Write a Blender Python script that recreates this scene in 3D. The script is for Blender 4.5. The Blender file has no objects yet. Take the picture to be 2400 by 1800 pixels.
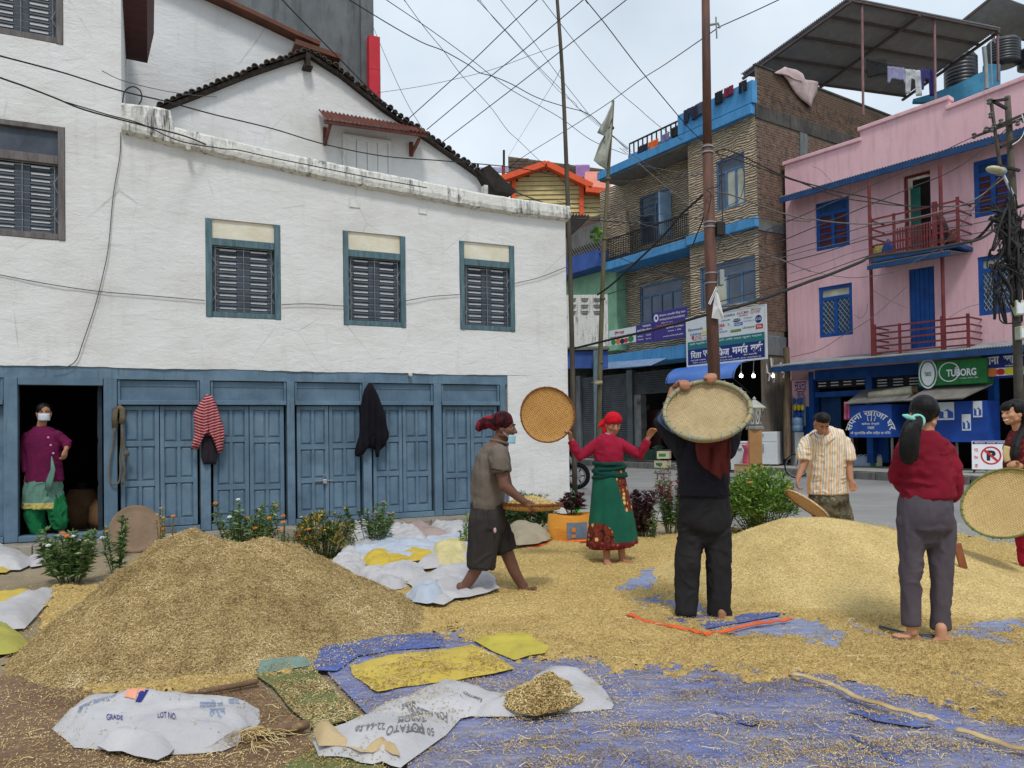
import bpy,bmesh,math,random
import numpy as np
from mathutils import Vector,Matrix,Quaternion,noise
from mathutils.bvhtree import BVHTree
random.seed(7)
RNG=np.random.default_rng(11)
SC=bpy.context.scene
COL=SC.collection
R=math.radians
# camera
CAM_H,FPX,PITCH,ROLL=1.38,1800.0,R(1.0),R(0.85)
SHIFT=0.0342
cam_d=bpy.data.cameras.new("camera")
cam_d.sensor_width=36.0
cam_d.lens=FPX/2400.0*36.0
cam_d.shift_y=SHIFT
cam_d.clip_start,cam_d.clip_end=0.05,900
cam=bpy.data.objects.new("camera",cam_d)
COL.objects.link(cam)
CAMROT=Matrix.Rotation(math.pi/2+PITCH,3,'X')@Matrix.Rotation(-ROLL,3,'Z')
CAMPOS=Vector((0,0,CAM_H))
cam.matrix_world=Matrix.Translation(CAMPOS)@CAMROT.to_4x4()
SC.camera=cam
# sky, sun, exposure
SUN_EL,SUN_AZ=R(58),R(172)
world=bpy.data.worlds.new("World")
SC.world=world
world.use_nodes=True
wn,wl=world.node_tree.nodes,world.node_tree.links
wn.clear()
w_out=wn.new("ShaderNodeOutputWorld")
w_bg=wn.new("ShaderNodeBackground")
w_sky=wn.new("ShaderNodeTexSky")
w_sky.sky_type='NISHITA'
w_sky.sun_disc=False
w_sky.sun_elevation=SUN_EL
w_sky.sun_rotation=SUN_AZ
w_sky.air_density,w_sky.dust_density,w_sky.ozone_density=1.0,1.5,1.5
w_tc=wn.new("ShaderNodeTexCoord")
w_map=wn.new("ShaderNodeMapping")
w_map.inputs['Scale'].default_value=(1.0,1.0,1.7)
w_noise=wn.new("ShaderNodeTexNoise")
w_noise.inputs['Scale'].default_value=1.5
w_noise.inputs['Detail'].default_value=6
w_noise.inputs['Roughness'].default_value=0.5
w_noise.inputs['Distortion'].default_value=0.3
w_ramp=wn.new("ShaderNodeValToRGB")
w_ramp.color_ramp.elements[0].position,w_ramp.color_ramp.elements[0].color=0.34,(0.55,)*3+(1,)
w_ramp.color_ramp.elements[1].position,w_ramp.color_ramp.elements[1].color=0.66,(0.98,)*3+(1,)
w_n2=wn.new("ShaderNodeTexNoise")
w_n2.inputs['Scale'].default_value=2.6
w_n2.inputs['Detail'].default_value=7
w_cloud=wn.new("ShaderNodeValToRGB")
w_cloud.color_ramp.elements[0].position,w_cloud.color_ramp.elements[0].color=0.3,(7.3,8.5,9.8,1)
w_cloud.color_ramp.elements[1].position,w_cloud.color_ramp.elements[1].color=0.68,(8.9,9.9,10.8,1)
w_mix=wn.new("ShaderNodeMix")
w_mix.data_type='RGBA'
wl.new(w_tc.outputs['Generated'],w_map.inputs['Vector'])
wl.new(w_map.outputs[0],w_noise.inputs['Vector'])
wl.new(w_map.outputs[0],w_n2.inputs['Vector'])
wl.new(w_noise.outputs['Fac'],w_ramp.inputs[0])
wl.new(w_n2.outputs['Fac'],w_cloud.inputs[0])
wl.new(w_ramp.outputs[0],w_mix.inputs[0])
wl.new(w_sky.outputs[0],w_mix.inputs[6])
wl.new(w_cloud.outputs[0],w_mix.inputs[7])
wl.new(w_mix.outputs[2],w_bg.inputs['Color'])
w_bg.inputs['Strength'].default_value=0.080
wl.new(w_bg.outputs[0],w_out.inputs[0])
sun_d=bpy.data.lights.new("sun",'SUN')
sun_d.energy=1.5
sun_d.angle=R(11)
sun_d.color=(1.0,0.955,0.89)
sun=bpy.data.objects.new("sun",sun_d)
COL.objects.link(sun)
_sd=Vector((math.sin(SUN_AZ)*math.cos(SUN_EL),math.cos(SUN_AZ)*math.cos(SUN_EL),math.sin(SUN_EL)))
sun.rotation_euler=_sd.to_track_quat('Z','Y').to_euler()
sun.location=(0,-5,20)
SC.view_settings.view_transform='Standard'
SC.view_settings.look='None'
SC.view_settings.gamma=1
SC.view_settings.use_curve_mapping=False
SC.view_settings.exposure=0.28
SC.render.engine='CYCLES'
SC.cycles.max_bounces=6
SC.cycles.diffuse_bounces=3
SC.cycles.glossy_bounces=3
SC.cycles.transmission_bounces=4
SC.cycles.transparent_max_bounces=6
# pixel <-> place
PCY=900+SHIFT*2400
def ray(px,py):
 return CAMROT@Vector(((px-1200)/FPX,-(py-PCY)/FPX,-1.0))
def P(px,py,Y):
 d=ray(px,py)
 return CAMPOS+d*(Y/d.y)
def G(px,py,z=0.0):
 d=ray(px,py)
 t=(z-CAM_H)/d.z
 return CAMPOS+d*t
CAMINV=CAMROT.inverted()
def pix(p):
 v=CAMINV@(Vector(p)-CAMPOS)
 return(1200+FPX*v.x/-v.z,PCY-FPX*v.y/-v.z)
_CI=np.array(CAMINV)
def pix_np(a):
 v=(a-np.array(CAMPOS))@_CI.T
 return 1200+FPX*v[:,0]/-v[:,2],PCY-FPX*v[:,1]/-v[:,2]
MATW={}
class Frame:
 def __init__(s,origin,ang):
  s.M=Matrix.Translation(Vector(origin))@Matrix.Rotation(ang,4,'Z')
  s.I=s.M.inverted()
  s.ang=ang
  s.o=Vector(origin)
 def L(s,px,py,d=0.0):
  a=s.I@CAMPOS
  b=s.I.to_3x3()@ray(px,py)
  t=(d-a.y)/b.y
  q=a+b*t
  return q.x,q.z
 def u(s,px,py=1000,d=0.0):
  return s.L(px,py,d)[0]
 def z(s,px,py,d=0.0):
  return s.L(px,py,d)[1]
 def W(s,u,y,z):
  return s.M@Vector((u,y,z))
  # objects
def props(o,label=None,cat=None,group=None,kind=None):
 if label:o['label']=label
 if cat:o['category']=cat
 if group:o['group']=group
 if kind:o['kind']=kind
 return o
def thing(name,label,cat,loc=(0,0,0),rz=0.0,group=None):
 o=bpy.data.objects.new(name,None)
 o.empty_display_size=0.1
 COL.objects.link(o)
 o.location=loc
 o.rotation_euler=(0,0,rz)
 MATW[o.name]=Matrix.Translation(Vector(loc))@Matrix.Rotation(rz,4,'Z')
 return props(o,label,cat,group)
def link(name,me,parent=None,mat=None,**kw):
 o=bpy.data.objects.new(name,me)
 COL.objects.link(o)
 if parent is not None:o.parent=parent
 if mat is not None and not me.materials:me.materials.append(mat)
 MATW[o.name]=(MATW[parent.name]if parent is not None else Matrix.Identity(4))
 return props(o,**kw)
def dup(o,parent=None,loc=None,rz=None,label=None):
 c=o.copy()
 COL.objects.link(c)
 if parent is not None:c.parent=parent
 if loc is not None:c.location=loc
 if rz is not None:c.rotation_euler=(0,0,rz)
 if label:c['label']=label
 for ch in list(o.children):dup(ch,c)
 return c
def frame_axes(t,side=None):
 t=t.normalized()
 s=side if side is not None else(Vector((0,0,1))if abs(t.z)<0.9 else Vector((1,0,0)))
 a=s-t*s.dot(t)
 if a.length<1e-6:a=t.orthogonal()
 a.normalize()
 return a,t.cross(a)
class MB:
 def __init__(s):s.v,s.f,s.m=[],[],[]
 def add(s,vs,fs,mi=0):
  n=len(s.v)
  s.v+=[tuple(q)for q in vs]
  s.f+=[tuple(i+n for i in f)for f in fs]
  s.m+=[mi]*len(fs)
  return s
 def box(s,x0,x1,y0,y1,z0,z1,mi=0):
  return s.add([(x0,y0,z0),(x1,y0,z0),(x1,y1,z0),(x0,y1,z0),(x0,y0,z1),(x1,y0,z1),(x1,y1,z1),(x0,y1,z1)],[(0,3,2,1),(4,5,6,7),(0,1,5,4),(1,2,6,5),(2,3,7,6),(3,0,4,7)],mi)
 def bar(s,p,q,w,h,side=None,mi=0):
  p,q=Vector(p),Vector(q)
  a,b=frame_axes(q-p,side)
  vs=[]
  for c in(p,q):
   for i,j in((-1,-1),(1,-1),(1,1),(-1,1)):
    vs.append(c+a*(w/2*i)+b*(h/2*j))
  return s.add(vs,[(0,3,2,1),(4,5,6,7),(0,1,5,4),(1,2,6,5),(2,3,7,6),(3,0,4,7)],mi)
 def tube(s,pts,rad,n=8,side=None,cap=True,rnd=False,mi=0):
  pts=[Vector(p)for p in pts]
  k=len(pts)
  if not isinstance(rad,(list,tuple)):rad=[rad]*k
  rad=[(r,r)if not isinstance(r,(tuple,list))else r for r in rad]
  if rnd:
   def capend(p0,p1,r):
    d=(p0-p1)
    d=d.normalized()*min(r)if d.length>1e-7 else Vector((0,0,min(r)))
    return[(p0+d*0.55,(r[0]*0.83,r[1]*0.83)),(p0+d*0.9,(r[0]*0.43,r[1]*0.43))]
   a0=capend(pts[0],pts[1],rad[0])[::-1]
   a1=capend(pts[-1],pts[-2],rad[-1])
   pts=[q[0]for q in a0]+pts+[q[0]for q in a1]
   rad=[q[1]for q in a0]+rad+[q[1]for q in a1]
   k=len(pts)
  vs,fs,a=[],[],None
  for i in range(k):
   t=(pts[min(i+1,k-1)]-pts[max(i-1,0)])
   if t.length<1e-8:t=Vector((0,0,1))
   if side is not None:A,B=frame_axes(t,side)
   elif a is None:A,B=frame_axes(t)
   else:A,B=frame_axes(t,a)
   a=A
   for j in range(n):
    th=2*math.pi*j/n
    vs.append(pts[i]+A*(rad[i][0]*math.cos(th))+B*(rad[i][1]*math.sin(th)))
  for i in range(k-1):
   for j in range(n):
    j2=(j+1)%n
    fs.append((i*n+j,i*n+j2,(i+1)*n+j2,(i+1)*n+j))
  if cap:
   fs.append(tuple(range(n))[::-1])
   fs.append(tuple((k-1)*n+j for j in range(n)))
  return s.add(vs,fs,mi)
 def ell(s,c,rx,ry,rz,rot=None,nu=14,nv=9,mi=0):
  c=Vector(c)
  vs,fs=[],[]
  for i in range(1,nv):
   ph=math.pi*i/nv
   for j in range(nu):
    th=2*math.pi*j/nu
    q=Vector((rx*math.sin(ph)*math.cos(th),ry*math.sin(ph)*math.sin(th),rz*math.cos(ph)))
    vs.append(c+(rot@q if rot is not None else q))
  top,bot=Vector((0,0,rz)),Vector((0,0,-rz))
  vs.append(c+(rot@top if rot is not None else top))
  vs.append(c+(rot@bot if rot is not None else bot))
  T,B=len(vs)-2,len(vs)-1
  for j in range(nu):
   j2=(j+1)%nu
   fs.append((T,j,j2))
   fs.append((B,(nv-2)*nu+j2,(nv-2)*nu+j))
   for i in range(nv-2):
    fs.append((i*nu+j,(i+1)*nu+j,(i+1)*nu+j2,i*nu+j2))
  return s.add(vs,fs,mi)
 def lathe(s,prof,c=(0,0,0),n=20,mi=0):
  c=Vector(c)
  vs,fs=[],[]
  for r,z in prof:
   for j in range(n):
    th=2*math.pi*j/n
    vs.append(c+Vector((r*math.cos(th),r*math.sin(th),z)))
  for i in range(len(prof)-1):
   for j in range(n):
    j2=(j+1)%n
    fs.append((i*n+j,i*n+j2,(i+1)*n+j2,(i+1)*n+j))
  fs.append(tuple(range(n))[::-1])
  fs.append(tuple((len(prof)-1)*n+j for j in range(n)))
  return s.add(vs,fs,mi)
 def grid(s,fn,nu,nv,mi=0):
  vs=[fn(i/nu,j/nv)for j in range(nv+1)for i in range(nu+1)]
  fs=[(j*(nu+1)+i,j*(nu+1)+i+1,(j+1)*(nu+1)+i+1,(j+1)*(nu+1)+i)for j in range(nv)for i in range(nu)]
  return s.add(vs,fs,mi)
 def prism(s,poly,y0,y1,mi=0):
  n=len(poly)
  vs=[(x,y0,z)for x,z in poly]+[(x,y1,z)for x,z in poly]
  fs=[tuple(range(n)),tuple(range(2*n-1,n-1,-1))]
  fs+=[(i,i+n,(i+1)%n+n,(i+1)%n)for i in range(n)]
  return s.add(vs,fs,mi)
 def mesh(s,name,mat=None,smooth=False,M=None,fix=True):
  me=bpy.data.meshes.new(name)
  vs=s.v
  if M is not None:vs=[M@Vector(q)for q in vs]
  me.from_pydata([tuple(q)for q in vs],[],s.f)
  if mat is not None:
   for m_ in(mat if isinstance(mat,(list,tuple))else[mat]):me.materials.append(m_)
  if any(s.m):me.polygons.foreach_set('material_index',s.m)
  if smooth:me.polygons.foreach_set('use_smooth',[True]*len(me.polygons))
  if fix:
   bm=bmesh.new();bm.from_mesh(me)
   bmesh.ops.recalc_face_normals(bm,faces=bm.faces)
   bm.to_mesh(me);bm.free()
  me.update()
  return me
 def obj(s,name,mat,parent=None,smooth=False,world=False,fix=True,bevel=0,**kw):
  M=MATW[parent.name].inverted()if(world and parent is not None)else None
  o=link(name,s.mesh(name,mat,smooth,M,fix),parent,**kw)
  if bevel:
   b=o.modifiers.new("bevel",'BEVEL')
   b.width,b.segments,b.limit_method=bevel,2,'ANGLE'
  return o
def mthing(mb,name,mat,label,cat,group=None,smooth=False,bevel=0,kind=None):
 xs=[q[0]for q in mb.v];ys=[q[1]for q in mb.v];zs=[q[2]for q in mb.v]
 c=Vector(((min(xs)+max(xs))/2,(min(ys)+max(ys))/2,min(zs)))
 me=mb.mesh(name,mat,smooth,Matrix.Translation(-c))
 o=link(name,me,None,label=label,cat=cat,group=group,kind=kind)
 o.location=c
 if bevel:
  b=o.modifiers.new("bevel",'BEVEL')
  b.width,b.segments,b.limit_method=bevel,2,'ANGLE'
 return o
def evaluated(mb,mods,name,mat,smooth=True):
 me=mb.mesh(name,mat,smooth)
 o=bpy.data.objects.new(name,me)
 COL.objects.link(o)
 for typ,st in mods:
  m=o.modifiers.new(typ.lower(),typ)
  for k,val in st.items():setattr(m,k,val)
 dg=bpy.context.evaluated_depsgraph_get()
 dg.update()
 out=bpy.data.meshes.new_from_object(o.evaluated_get(dg),depsgraph=dg)
 out.name=name
 if not out.materials and mat is not None:out.materials.append(mat)
 out.polygons.foreach_set('use_smooth',[smooth]*len(out.polygons))
 bpy.data.objects.remove(o)
 bpy.data.meshes.remove(me)
 return out
def fuse(mb,voxel=0.01,smooth=3,name='m',mat=None):
 return evaluated(mb,[('REMESH',dict(mode='VOXEL',voxel_size=voxel,use_smooth_shade=True)),('SMOOTH',dict(factor=0.5,iterations=smooth))],name,mat)
def co_np(me):
 a=np.empty(len(me.vertices)*3)
 me.vertices.foreach_get('co',a)
 return a.reshape(-1,3)
def set_co(me,a):
 me.vertices.foreach_set('co',np.ascontiguousarray(a).ravel())
 me.update()
def nor_np(me):
 a=np.empty(len(me.vertices)*3)
 me.vertices.foreach_get('normal',a)
 return a.reshape(-1,3)
_perm=RNG.permutation(512)
_perm=np.concatenate([_perm,_perm,_perm])
_vals=RNG.random(512)
def vnoise(x,y,z=0.0):
 x,y=np.asarray(x,float),np.asarray(y,float)
 z=np.zeros_like(x)+z
 xi,yi,zi=np.floor(x).astype(int),np.floor(y).astype(int),np.floor(z).astype(int)
 fx,fy,fz=x-xi,y-yi,z-zi
 fx,fy,fz=(q*q*(3-2*q)for q in(fx,fy,fz))
 def h(a,b,c):return _vals[_perm[_perm[_perm[a&511]+(b&511)]+(c&511)]&511]
 r=0
 for dx in(0,1):
  for dy in(0,1):
   for dz in(0,1):
    w=(fx if dx else 1-fx)*(fy if dy else 1-fy)*(fz if dz else 1-fz)
    r=r+w*h(xi+dx,yi+dy,zi+dz)
 return r
def fbm(x,y,z=0.0,o=4):
 r,a,s,t=0,1.0,1.0,0
 for k in range(o):
  r=r+a*vnoise(np.asarray(x)*s+17.3*k,np.asarray(y)*s+9.1*k,np.asarray(z)*s+3.7*k)
  t+=a;a*=0.5;s*=2.03
 return r/t
def inpoly(px,py,poly):
 px,py=np.asarray(px,float),np.asarray(py,float)
 r=np.zeros(px.shape,bool)
 n=len(poly)
 for i in range(n):
  x0,y0=poly[i];x1,y1=poly[(i+1)%n]
  c=(y0>py)!=(y1>py)
  with np.errstate(divide='ignore',invalid='ignore'):
   r^=c&(px<(x1-x0)*(py-y0)/((y1-y0)if y1!=y0 else 1e-9)+x0)
 return r
def polydist(px,py,poly):
 px,py=np.asarray(px,float),np.asarray(py,float)
 d=np.full(px.shape,1e9)
 n=len(poly)
 for i in range(n):
  x0,y0=poly[i];x1,y1=poly[(i+1)%n]
  vx,vy=x1-x0,y1-y0
  t=np.clip(((px-x0)*vx+(py-y0)*vy)/(vx*vx+vy*vy+1e-9),0,1)
  d=np.minimum(d,np.hypot(px-x0-t*vx,py-y0-t*vy))
 return np.where(inpoly(px,py,poly),-d,d)
 # materials
def S(r,g,b):
 def c(v):
  v/=255.0
  return v/12.92 if v<=0.04045 else((v+0.055)/1.055)**2.4
 return(c(r),c(g),c(b),1.0)
def mul(c,k):return(c[0]*k,c[1]*k,c[2]*k,1.0)
class Nodes:
 def __init__(s,name,rough=0.8,spec=0.3,metal=0.0):
  s.mat=bpy.data.materials.new(name)
  s.mat.use_nodes=True
  s.n,s.l=s.mat.node_tree.nodes,s.mat.node_tree.links
  s.b=s.n['Principled BSDF']
  s.b.inputs['Roughness'].default_value=rough
  s.b.inputs['Specular IOR Level'].default_value=spec
  s.b.inputs['Metallic'].default_value=metal
  s.tc=s.n.new('ShaderNodeTexCoord')
 def vec(s,scale=(1,1,1),rot=(0,0,0),src='Object'):
  m=s.n.new('ShaderNodeMapping')
  m.inputs['Scale'].default_value=scale
  m.inputs['Rotation'].default_value=rot
  s.l.new(s.tc.outputs[src],m.inputs['Vector'])
  return m.outputs[0]
 def noise(s,v,scale=5,detail=4,rough=0.55,dist=0.0):
  t=s.n.new('ShaderNodeTexNoise')
  t.inputs['Scale'].default_value,t.inputs['Detail'].default_value=scale,detail
  t.inputs['Roughness'].default_value,t.inputs['Distortion'].default_value=rough,dist
  s.l.new(v,t.inputs['Vector'])
  return t.outputs['Fac']
 def wave(s,v,scale=5,dist=0,detail=2,direction='X',prof='SIN'):
  t=s.n.new('ShaderNodeTexWave')
  t.bands_direction,t.wave_profile=direction,prof
  t.inputs['Scale'].default_value,t.inputs['Distortion'].default_value,t.inputs['Detail'].default_value=scale,dist,detail
  s.l.new(v,t.inputs['Vector'])
  return t.outputs['Fac']
 def vor(s,v,scale=5,out='Distance',feature='F1'):
  t=s.n.new('ShaderNodeTexVoronoi')
  t.feature=feature
  t.inputs['Scale'].default_value=scale
  s.l.new(v,t.inputs['Vector'])
  return t.outputs[out]
 def brick(s,v,c1,c2,mortar,scale=1,w=0.24,h=0.075,ms=0.01):
  t=s.n.new('ShaderNodeTexBrick')
  t.inputs['Color1'].default_value,t.inputs['Color2'].default_value,t.inputs['Mortar'].default_value=c1,c2,mortar
  t.inputs['Scale'].default_value,t.inputs['Mortar Size'].default_value=scale,ms
  t.inputs['Brick Width'].default_value,t.inputs['Row Height'].default_value=w,h
  s.l.new(v,t.inputs['Vector'])
  return t.outputs['Color'],t.outputs['Fac']
 def ramp(s,f,stops,interp='LINEAR'):
  r=s.n.new('ShaderNodeValToRGB')
  cr=r.color_ramp
  cr.interpolation=interp
  while len(cr.elements)<len(stops):cr.elements.new(0.5)
  for e,(p,c)in zip(cr.elements,stops):
   e.position=p
   e.color=c if not isinstance(c,(int,float))else(c,c,c,1)
  s.l.new(f,r.inputs[0])
  return r.outputs[0]
 def mix(s,f,a,b,mode='MIX'):
  m=s.n.new('ShaderNodeMix')
  m.data_type,m.blend_type='RGBA',mode
  for sock,val in((m.inputs[0],f),(m.inputs[6],a),(m.inputs[7],b)):
   if isinstance(val,(int,float)):sock.default_value=val
   elif isinstance(val,tuple):sock.default_value=val
   else:s.l.new(val,sock)
  return m.outputs[2]
 def math(s,op,a,b=0.0):
  m=s.n.new('ShaderNodeMath')
  m.operation=op
  for sock,val in((m.inputs[0],a),(m.inputs[1],b)):
   if isinstance(val,(int,float)):sock.default_value=val
   else:s.l.new(val,sock)
  return m.outputs[0]
 def sep(s,v,i):
  x=s.n.new('ShaderNodeSeparateXYZ')
  s.l.new(v,x.inputs[0])
  return x.outputs[i]
 def attr(s,name,out='Fac'):
  a=s.n.new('ShaderNodeAttribute')
  a.attribute_name=name
  return a.outputs[out]
 def color(s,c):
  if isinstance(c,tuple):s.b.inputs['Base Color'].default_value=c
  else:s.l.new(c,s.b.inputs['Base Color'])
 def bump(s,h,strength=0.5,dist=0.01):
  b=s.n.new('ShaderNodeBump')
  b.inputs['Strength'].default_value,b.inputs['Distance'].default_value=strength,dist
  s.l.new(h,b.inputs['Height'])
  s.l.new(b.outputs[0],s.b.inputs['Normal'])
 def rough(s,f):s.l.new(f,s.b.inputs['Roughness'])
def M(name,c,c2=None,vs=4,bs=0,bstr=0.4,bd=0.01,rough=0.8,spec=0.3,metal=0.0,stretch=(1,1,1),lo=0.35,hi=0.65,bstretch=None):
 k=Nodes(name,rough,spec,metal)
 v=k.vec(stretch)
 c2=c2 or mul(c,0.8)
 k.color(k.ramp(k.noise(v,vs,5,0.6),[(lo,c),(hi,c2)]))
 if bs:k.bump(k.noise(k.vec(bstretch)if bstretch else v,bs,4,0.6),bstr,bd)
 return k.mat
 # lettering as flat printed shapes
_txt={}
def text_mesh(txt,bold=0.0,res=3):
 key=(txt,bold)
 if key not in _txt:
  cu=bpy.data.curves.new('lettering','FONT')
  cu.body=txt
  cu.size=1.0
  cu.align_x,cu.align_y='LEFT','BOTTOM_BASELINE'
  cu.resolution_u=res
  cu.offset=bold
  o=bpy.data.objects.new('lettering',cu)
  COL.objects.link(o)
  dg=bpy.context.evaluated_depsgraph_get()
  dg.update()
  me=bpy.data.meshes.new_from_object(o.evaluated_get(dg),depsgraph=dg)
  a=co_np(me)[:,:2]if len(me.vertices)else np.zeros((0,2))
  f=[tuple(p.vertices)for p in me.polygons]
  bpy.data.objects.remove(o);bpy.data.meshes.remove(me);bpy.data.curves.remove(cu)
  _txt[key]=(a,f)
 return _txt[key]
def lettering(mb,txt,x0,x1,z0,z1,y,bold=0.0,slant=0.0,mi=0,fn=None):
 a,f=text_mesh(txt,bold)
 if len(a)==0:return
 mn,mx=a.min(0),a.max(0)
 q=(a-mn)/np.maximum(mx-mn,1e-6)
 if fn is None:
  vs=[(x0+(x1-x0)*s+slant*t*(z1-z0),y,z0+(z1-z0)*t)for s,t in q]
 else:vs=[fn(s,t)for s,t in q]
 mb.add(vs,f,mi)
 # materials of the setting
def plaster_mat():
 k=Nodes("whitewashed_plaster",0.9,0.2)
 v=k.vec()
 n1=k.noise(k.vec((1,1,1.6)),0.9,6,0.62)
 n2=k.noise(k.vec((3,3,0.5)),2.2,5,0.6)
 c=k.ramp(n1,[(0.25,S(204,203,198)),(0.5,S(219,219,218)),(0.8,S(226,227,228))])
 c=k.mix(k.ramp(n2,[(0.56,0.0),(0.82,0.40)]),c,S(176,172,160))
 c=k.mix(k.ramp(k.noise(k.vec((9,9,0.7)),1.0,6,0.75),[(0.66,0.0),(0.78,0.22)]),c,S(140,136,126))
 cr=k.vor(k.vec((1,1,1)),0.75,'Distance','DISTANCE_TO_EDGE')
 c=k.mix(k.math('MULTIPLY',k.ramp(cr,[(0.0,1.0),(0.006,0.0)]),k.ramp(k.noise(v,1.3,3),[(0.5,0.0),(0.62,0.4)])),c,S(120,116,110))
 k.color(c)
 h1=k.noise(k.vec((1.0,1.0,2.0)),5.5,4,0.55,0.6)
 h2=k.noise(k.vec((1,1,1.8)),26,3,0.6,0.8)
 h=k.math('ADD',k.math('MULTIPLY',h1,1.0),k.math('MULTIPLY',h2,0.40))
 k.bump(h,0.33,0.035)
 return k.mat
M_PLASTER=plaster_mat()
def grime_mat():
 k=Nodes("grimy_whitewash",0.95,0.15)
 v=k.vec()
 streak=k.noise(k.vec((7,7,0.8)),2.0,6,0.7)
 blot=k.noise(v,1.6,6,0.7)
 f=k.math('MULTIPLY',k.ramp(streak,[(0.47,0),(0.64,1)]),k.ramp(blot,[(0.43,0.05),(0.60,1)]))
 k.color(k.mix(f,k.ramp(blot,[(0.3,S(205,203,195)),(0.7,S(226,226,222))]),S(60,58,54)))
 k.bump(k.noise(v,18,4),0.6,0.03)
 return k.mat
M_GRIME=grime_mat()
M_CREAM=M("cream_plaster",S(226,221,204),S(214,206,184),3,12,0.4,0.02,0.9)
def blue_wood():
 k=Nodes("weathered_blue_paint",0.62,0.3)
 oi=k.n.new('ShaderNodeObjectInfo')
 g=k.noise(k.vec((16,16,1.0)),2.0,5,0.6)
 b=k.noise(k.vec(),2.3,6,0.65)
 c=k.ramp(b,[(0.28,S(74,95,112)),(0.52,S(98,124,144)),(0.75,S(118,142,160))])
 c=k.mix(k.ramp(g,[(0.56,0.0),(0.72,0.6)]),c,S(82,90,96))
 c=k.mix(k.ramp(k.noise(k.vec((5,5,1.4)),3.0,6,0.75),[(0.60,0.0),(0.68,0.75)]),c,S(96,92,86))
 c=k.mix(k.math('MULTIPLY',oi.outputs['Random'],0.5),c,S(84,108,128))
 k.color(c)
 k.bump(k.math('ADD',g,k.math('MULTIPLY',b,0.4)),0.35,0.012)
 return k.mat
M_BLUEWOOD=blue_wood()
M_TEALWOOD=M("weathered_teal_paint",S(96,124,133),S(70,92,100),3,30,0.5,0.01,0.65,stretch=(6,6,1))
M_GREYWOOD=M("bare_grey_wood",S(120,115,114),S(92,87,86),2.4,30,0.5,0.01,0.8,stretch=(6,6,1))
M_SHUTTER=M("dark_slate_paint",S(78,86,98),S(60,67,78),4,0,rough=0.6)
M_SLAT=M("pale_slat",S(232,236,238),S(206,212,216),6,0,rough=0.6)
M_IRON=M("pale_iron",S(150,154,156),S(120,122,124),6,rough=0.5)
M_BLACK=M("black_gap",S(16,17,19),S(12,12,13),4,rough=0.9)
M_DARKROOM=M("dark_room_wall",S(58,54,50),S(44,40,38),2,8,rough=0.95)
M_TILE=M("mossy_roof_tile",S(92,82,74),S(52,48,46),8,20,0.6,0.02,0.9)
M_TILEDARK=M("dark_roof_wood",S(58,50,44),S(40,36,32),6,20,0.5,0.01,0.9)
M_RUST=M("rusty_red_iron",S(112,62,50),S(82,46,40),7,25,0.3,0.005,0.7)
M_CONC=None
def conc_mat(name,a,b,stain,sc=1.0):
 k=Nodes(name,0.92,0.2)
 v=k.vec((sc,sc,sc))
 n1=k.noise(v,0.9,7,0.68)
 n2=k.noise(k.vec((3*sc,3*sc,0.5*sc)),1.6,6,0.7)
 c=k.ramp(n1,[(0.3,a),(0.7,b)])
 c=k.mix(k.ramp(n2,[(0.48,0.0),(0.72,0.75)]),c,stain)
 k.color(c)
 k.bump(k.noise(v,30,4,0.6),0.4,0.01)
 return k.mat
M_GREYBLD=conc_mat("weathered_grey_render",S(92,97,100),S(122,126,128),S(66,70,73))
M_PLINTH=conc_mat("dusty_stone",S(134,128,116),S(160,152,138),S(100,94,84))
M_REDSIGN=M("red_sign_paint",S(206,48,62),S(188,40,52),2,rough=0.5)
# ground, road, pavement
def ground_mat():
 k=Nodes("trodden_earth_and_concrete",0.95,0.15)
 v=k.vec()
 c=k.ramp(k.noise(v,0.8,7,0.65),[(0.3,S(126,112,92)),(0.7,S(158,146,124))])
 c=k.mix(k.ramp(k.noise(v,14,4,0.7),[(0.5,0),(0.75,0.5)]),c,S(176,152,104))
 k.color(c)
 k.bump(k.noise(v,40,4),0.4,0.01)
 return k.mat
def road_mat():
 k=Nodes("dusty_asphalt",0.9,0.25)
 v=k.vec()
 c=k.ramp(k.noise(v,0.45,7,0.6),[(0.3,S(122,122,122)),(0.7,S(152,151,148))])
 c=k.mix(k.ramp(k.noise(k.vec((0.5,2.5,1),(0,0,R(-42))),1.2,6,0.65),[(0.5,0),(0.75,0.55)]),c,S(160,156,148))
 c=k.mix(k.ramp(k.noise(v,90,2,0.5),[(0.55,0),(0.75,0.4)]),c,S(94,94,96))
 k.color(c)
 k.bump(k.noise(v,120,3),0.3,0.006)
 return k.mat
M_PAVE=conc_mat("pavement_concrete",S(150,148,142),S(172,168,160),S(120,117,112))
M_KERB=conc_mat("kerb_stone_grey",S(106,104,102),S(132,130,126),S(70,68,66),2)
def sheet(name,mat,poly,z,kind='structure'):
 mb=MB()
 mb.add([(x,y,z)for x,y in poly],[tuple(range(len(poly)))])
 return mb.obj(name,mat,kind=kind)
sheet("ground",ground_mat(),[(-150,-60),(150,-60),(150,260),(-150,260)],-0.012)
RN0,RN1=G(1331,1186),G(2400,1276)
RF0,RF1=G(1368,1091),G(2342,1140)
dn=(RN1-RN0).normalized();df=(RF1-RF0).normalized()
near=[RN0-dn*60,RN1+dn*40]
far=[RF0-df*60,RF1+df*40]
sheet("road",road_mat(),[near[0][:2],near[1][:2],far[1][:2],far[0][:2]],0.0)
e=Vector((-dn.y,dn.x,0))
if e.y>0:e=-e
ed=[RN0-dn*12,RN1+dn*6]
mb=MB();mb.add([ed[0]+Vector((0,0,.004)),ed[1]+Vector((0,0,.004)),ed[1]+e*0.75+Vector((0,0,.004)),ed[0]+e*0.9+Vector((0,0,.004))],[(0,1,2,3)])
mb.obj("plaza_edging",M_PAVE,kind='structure')
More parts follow.
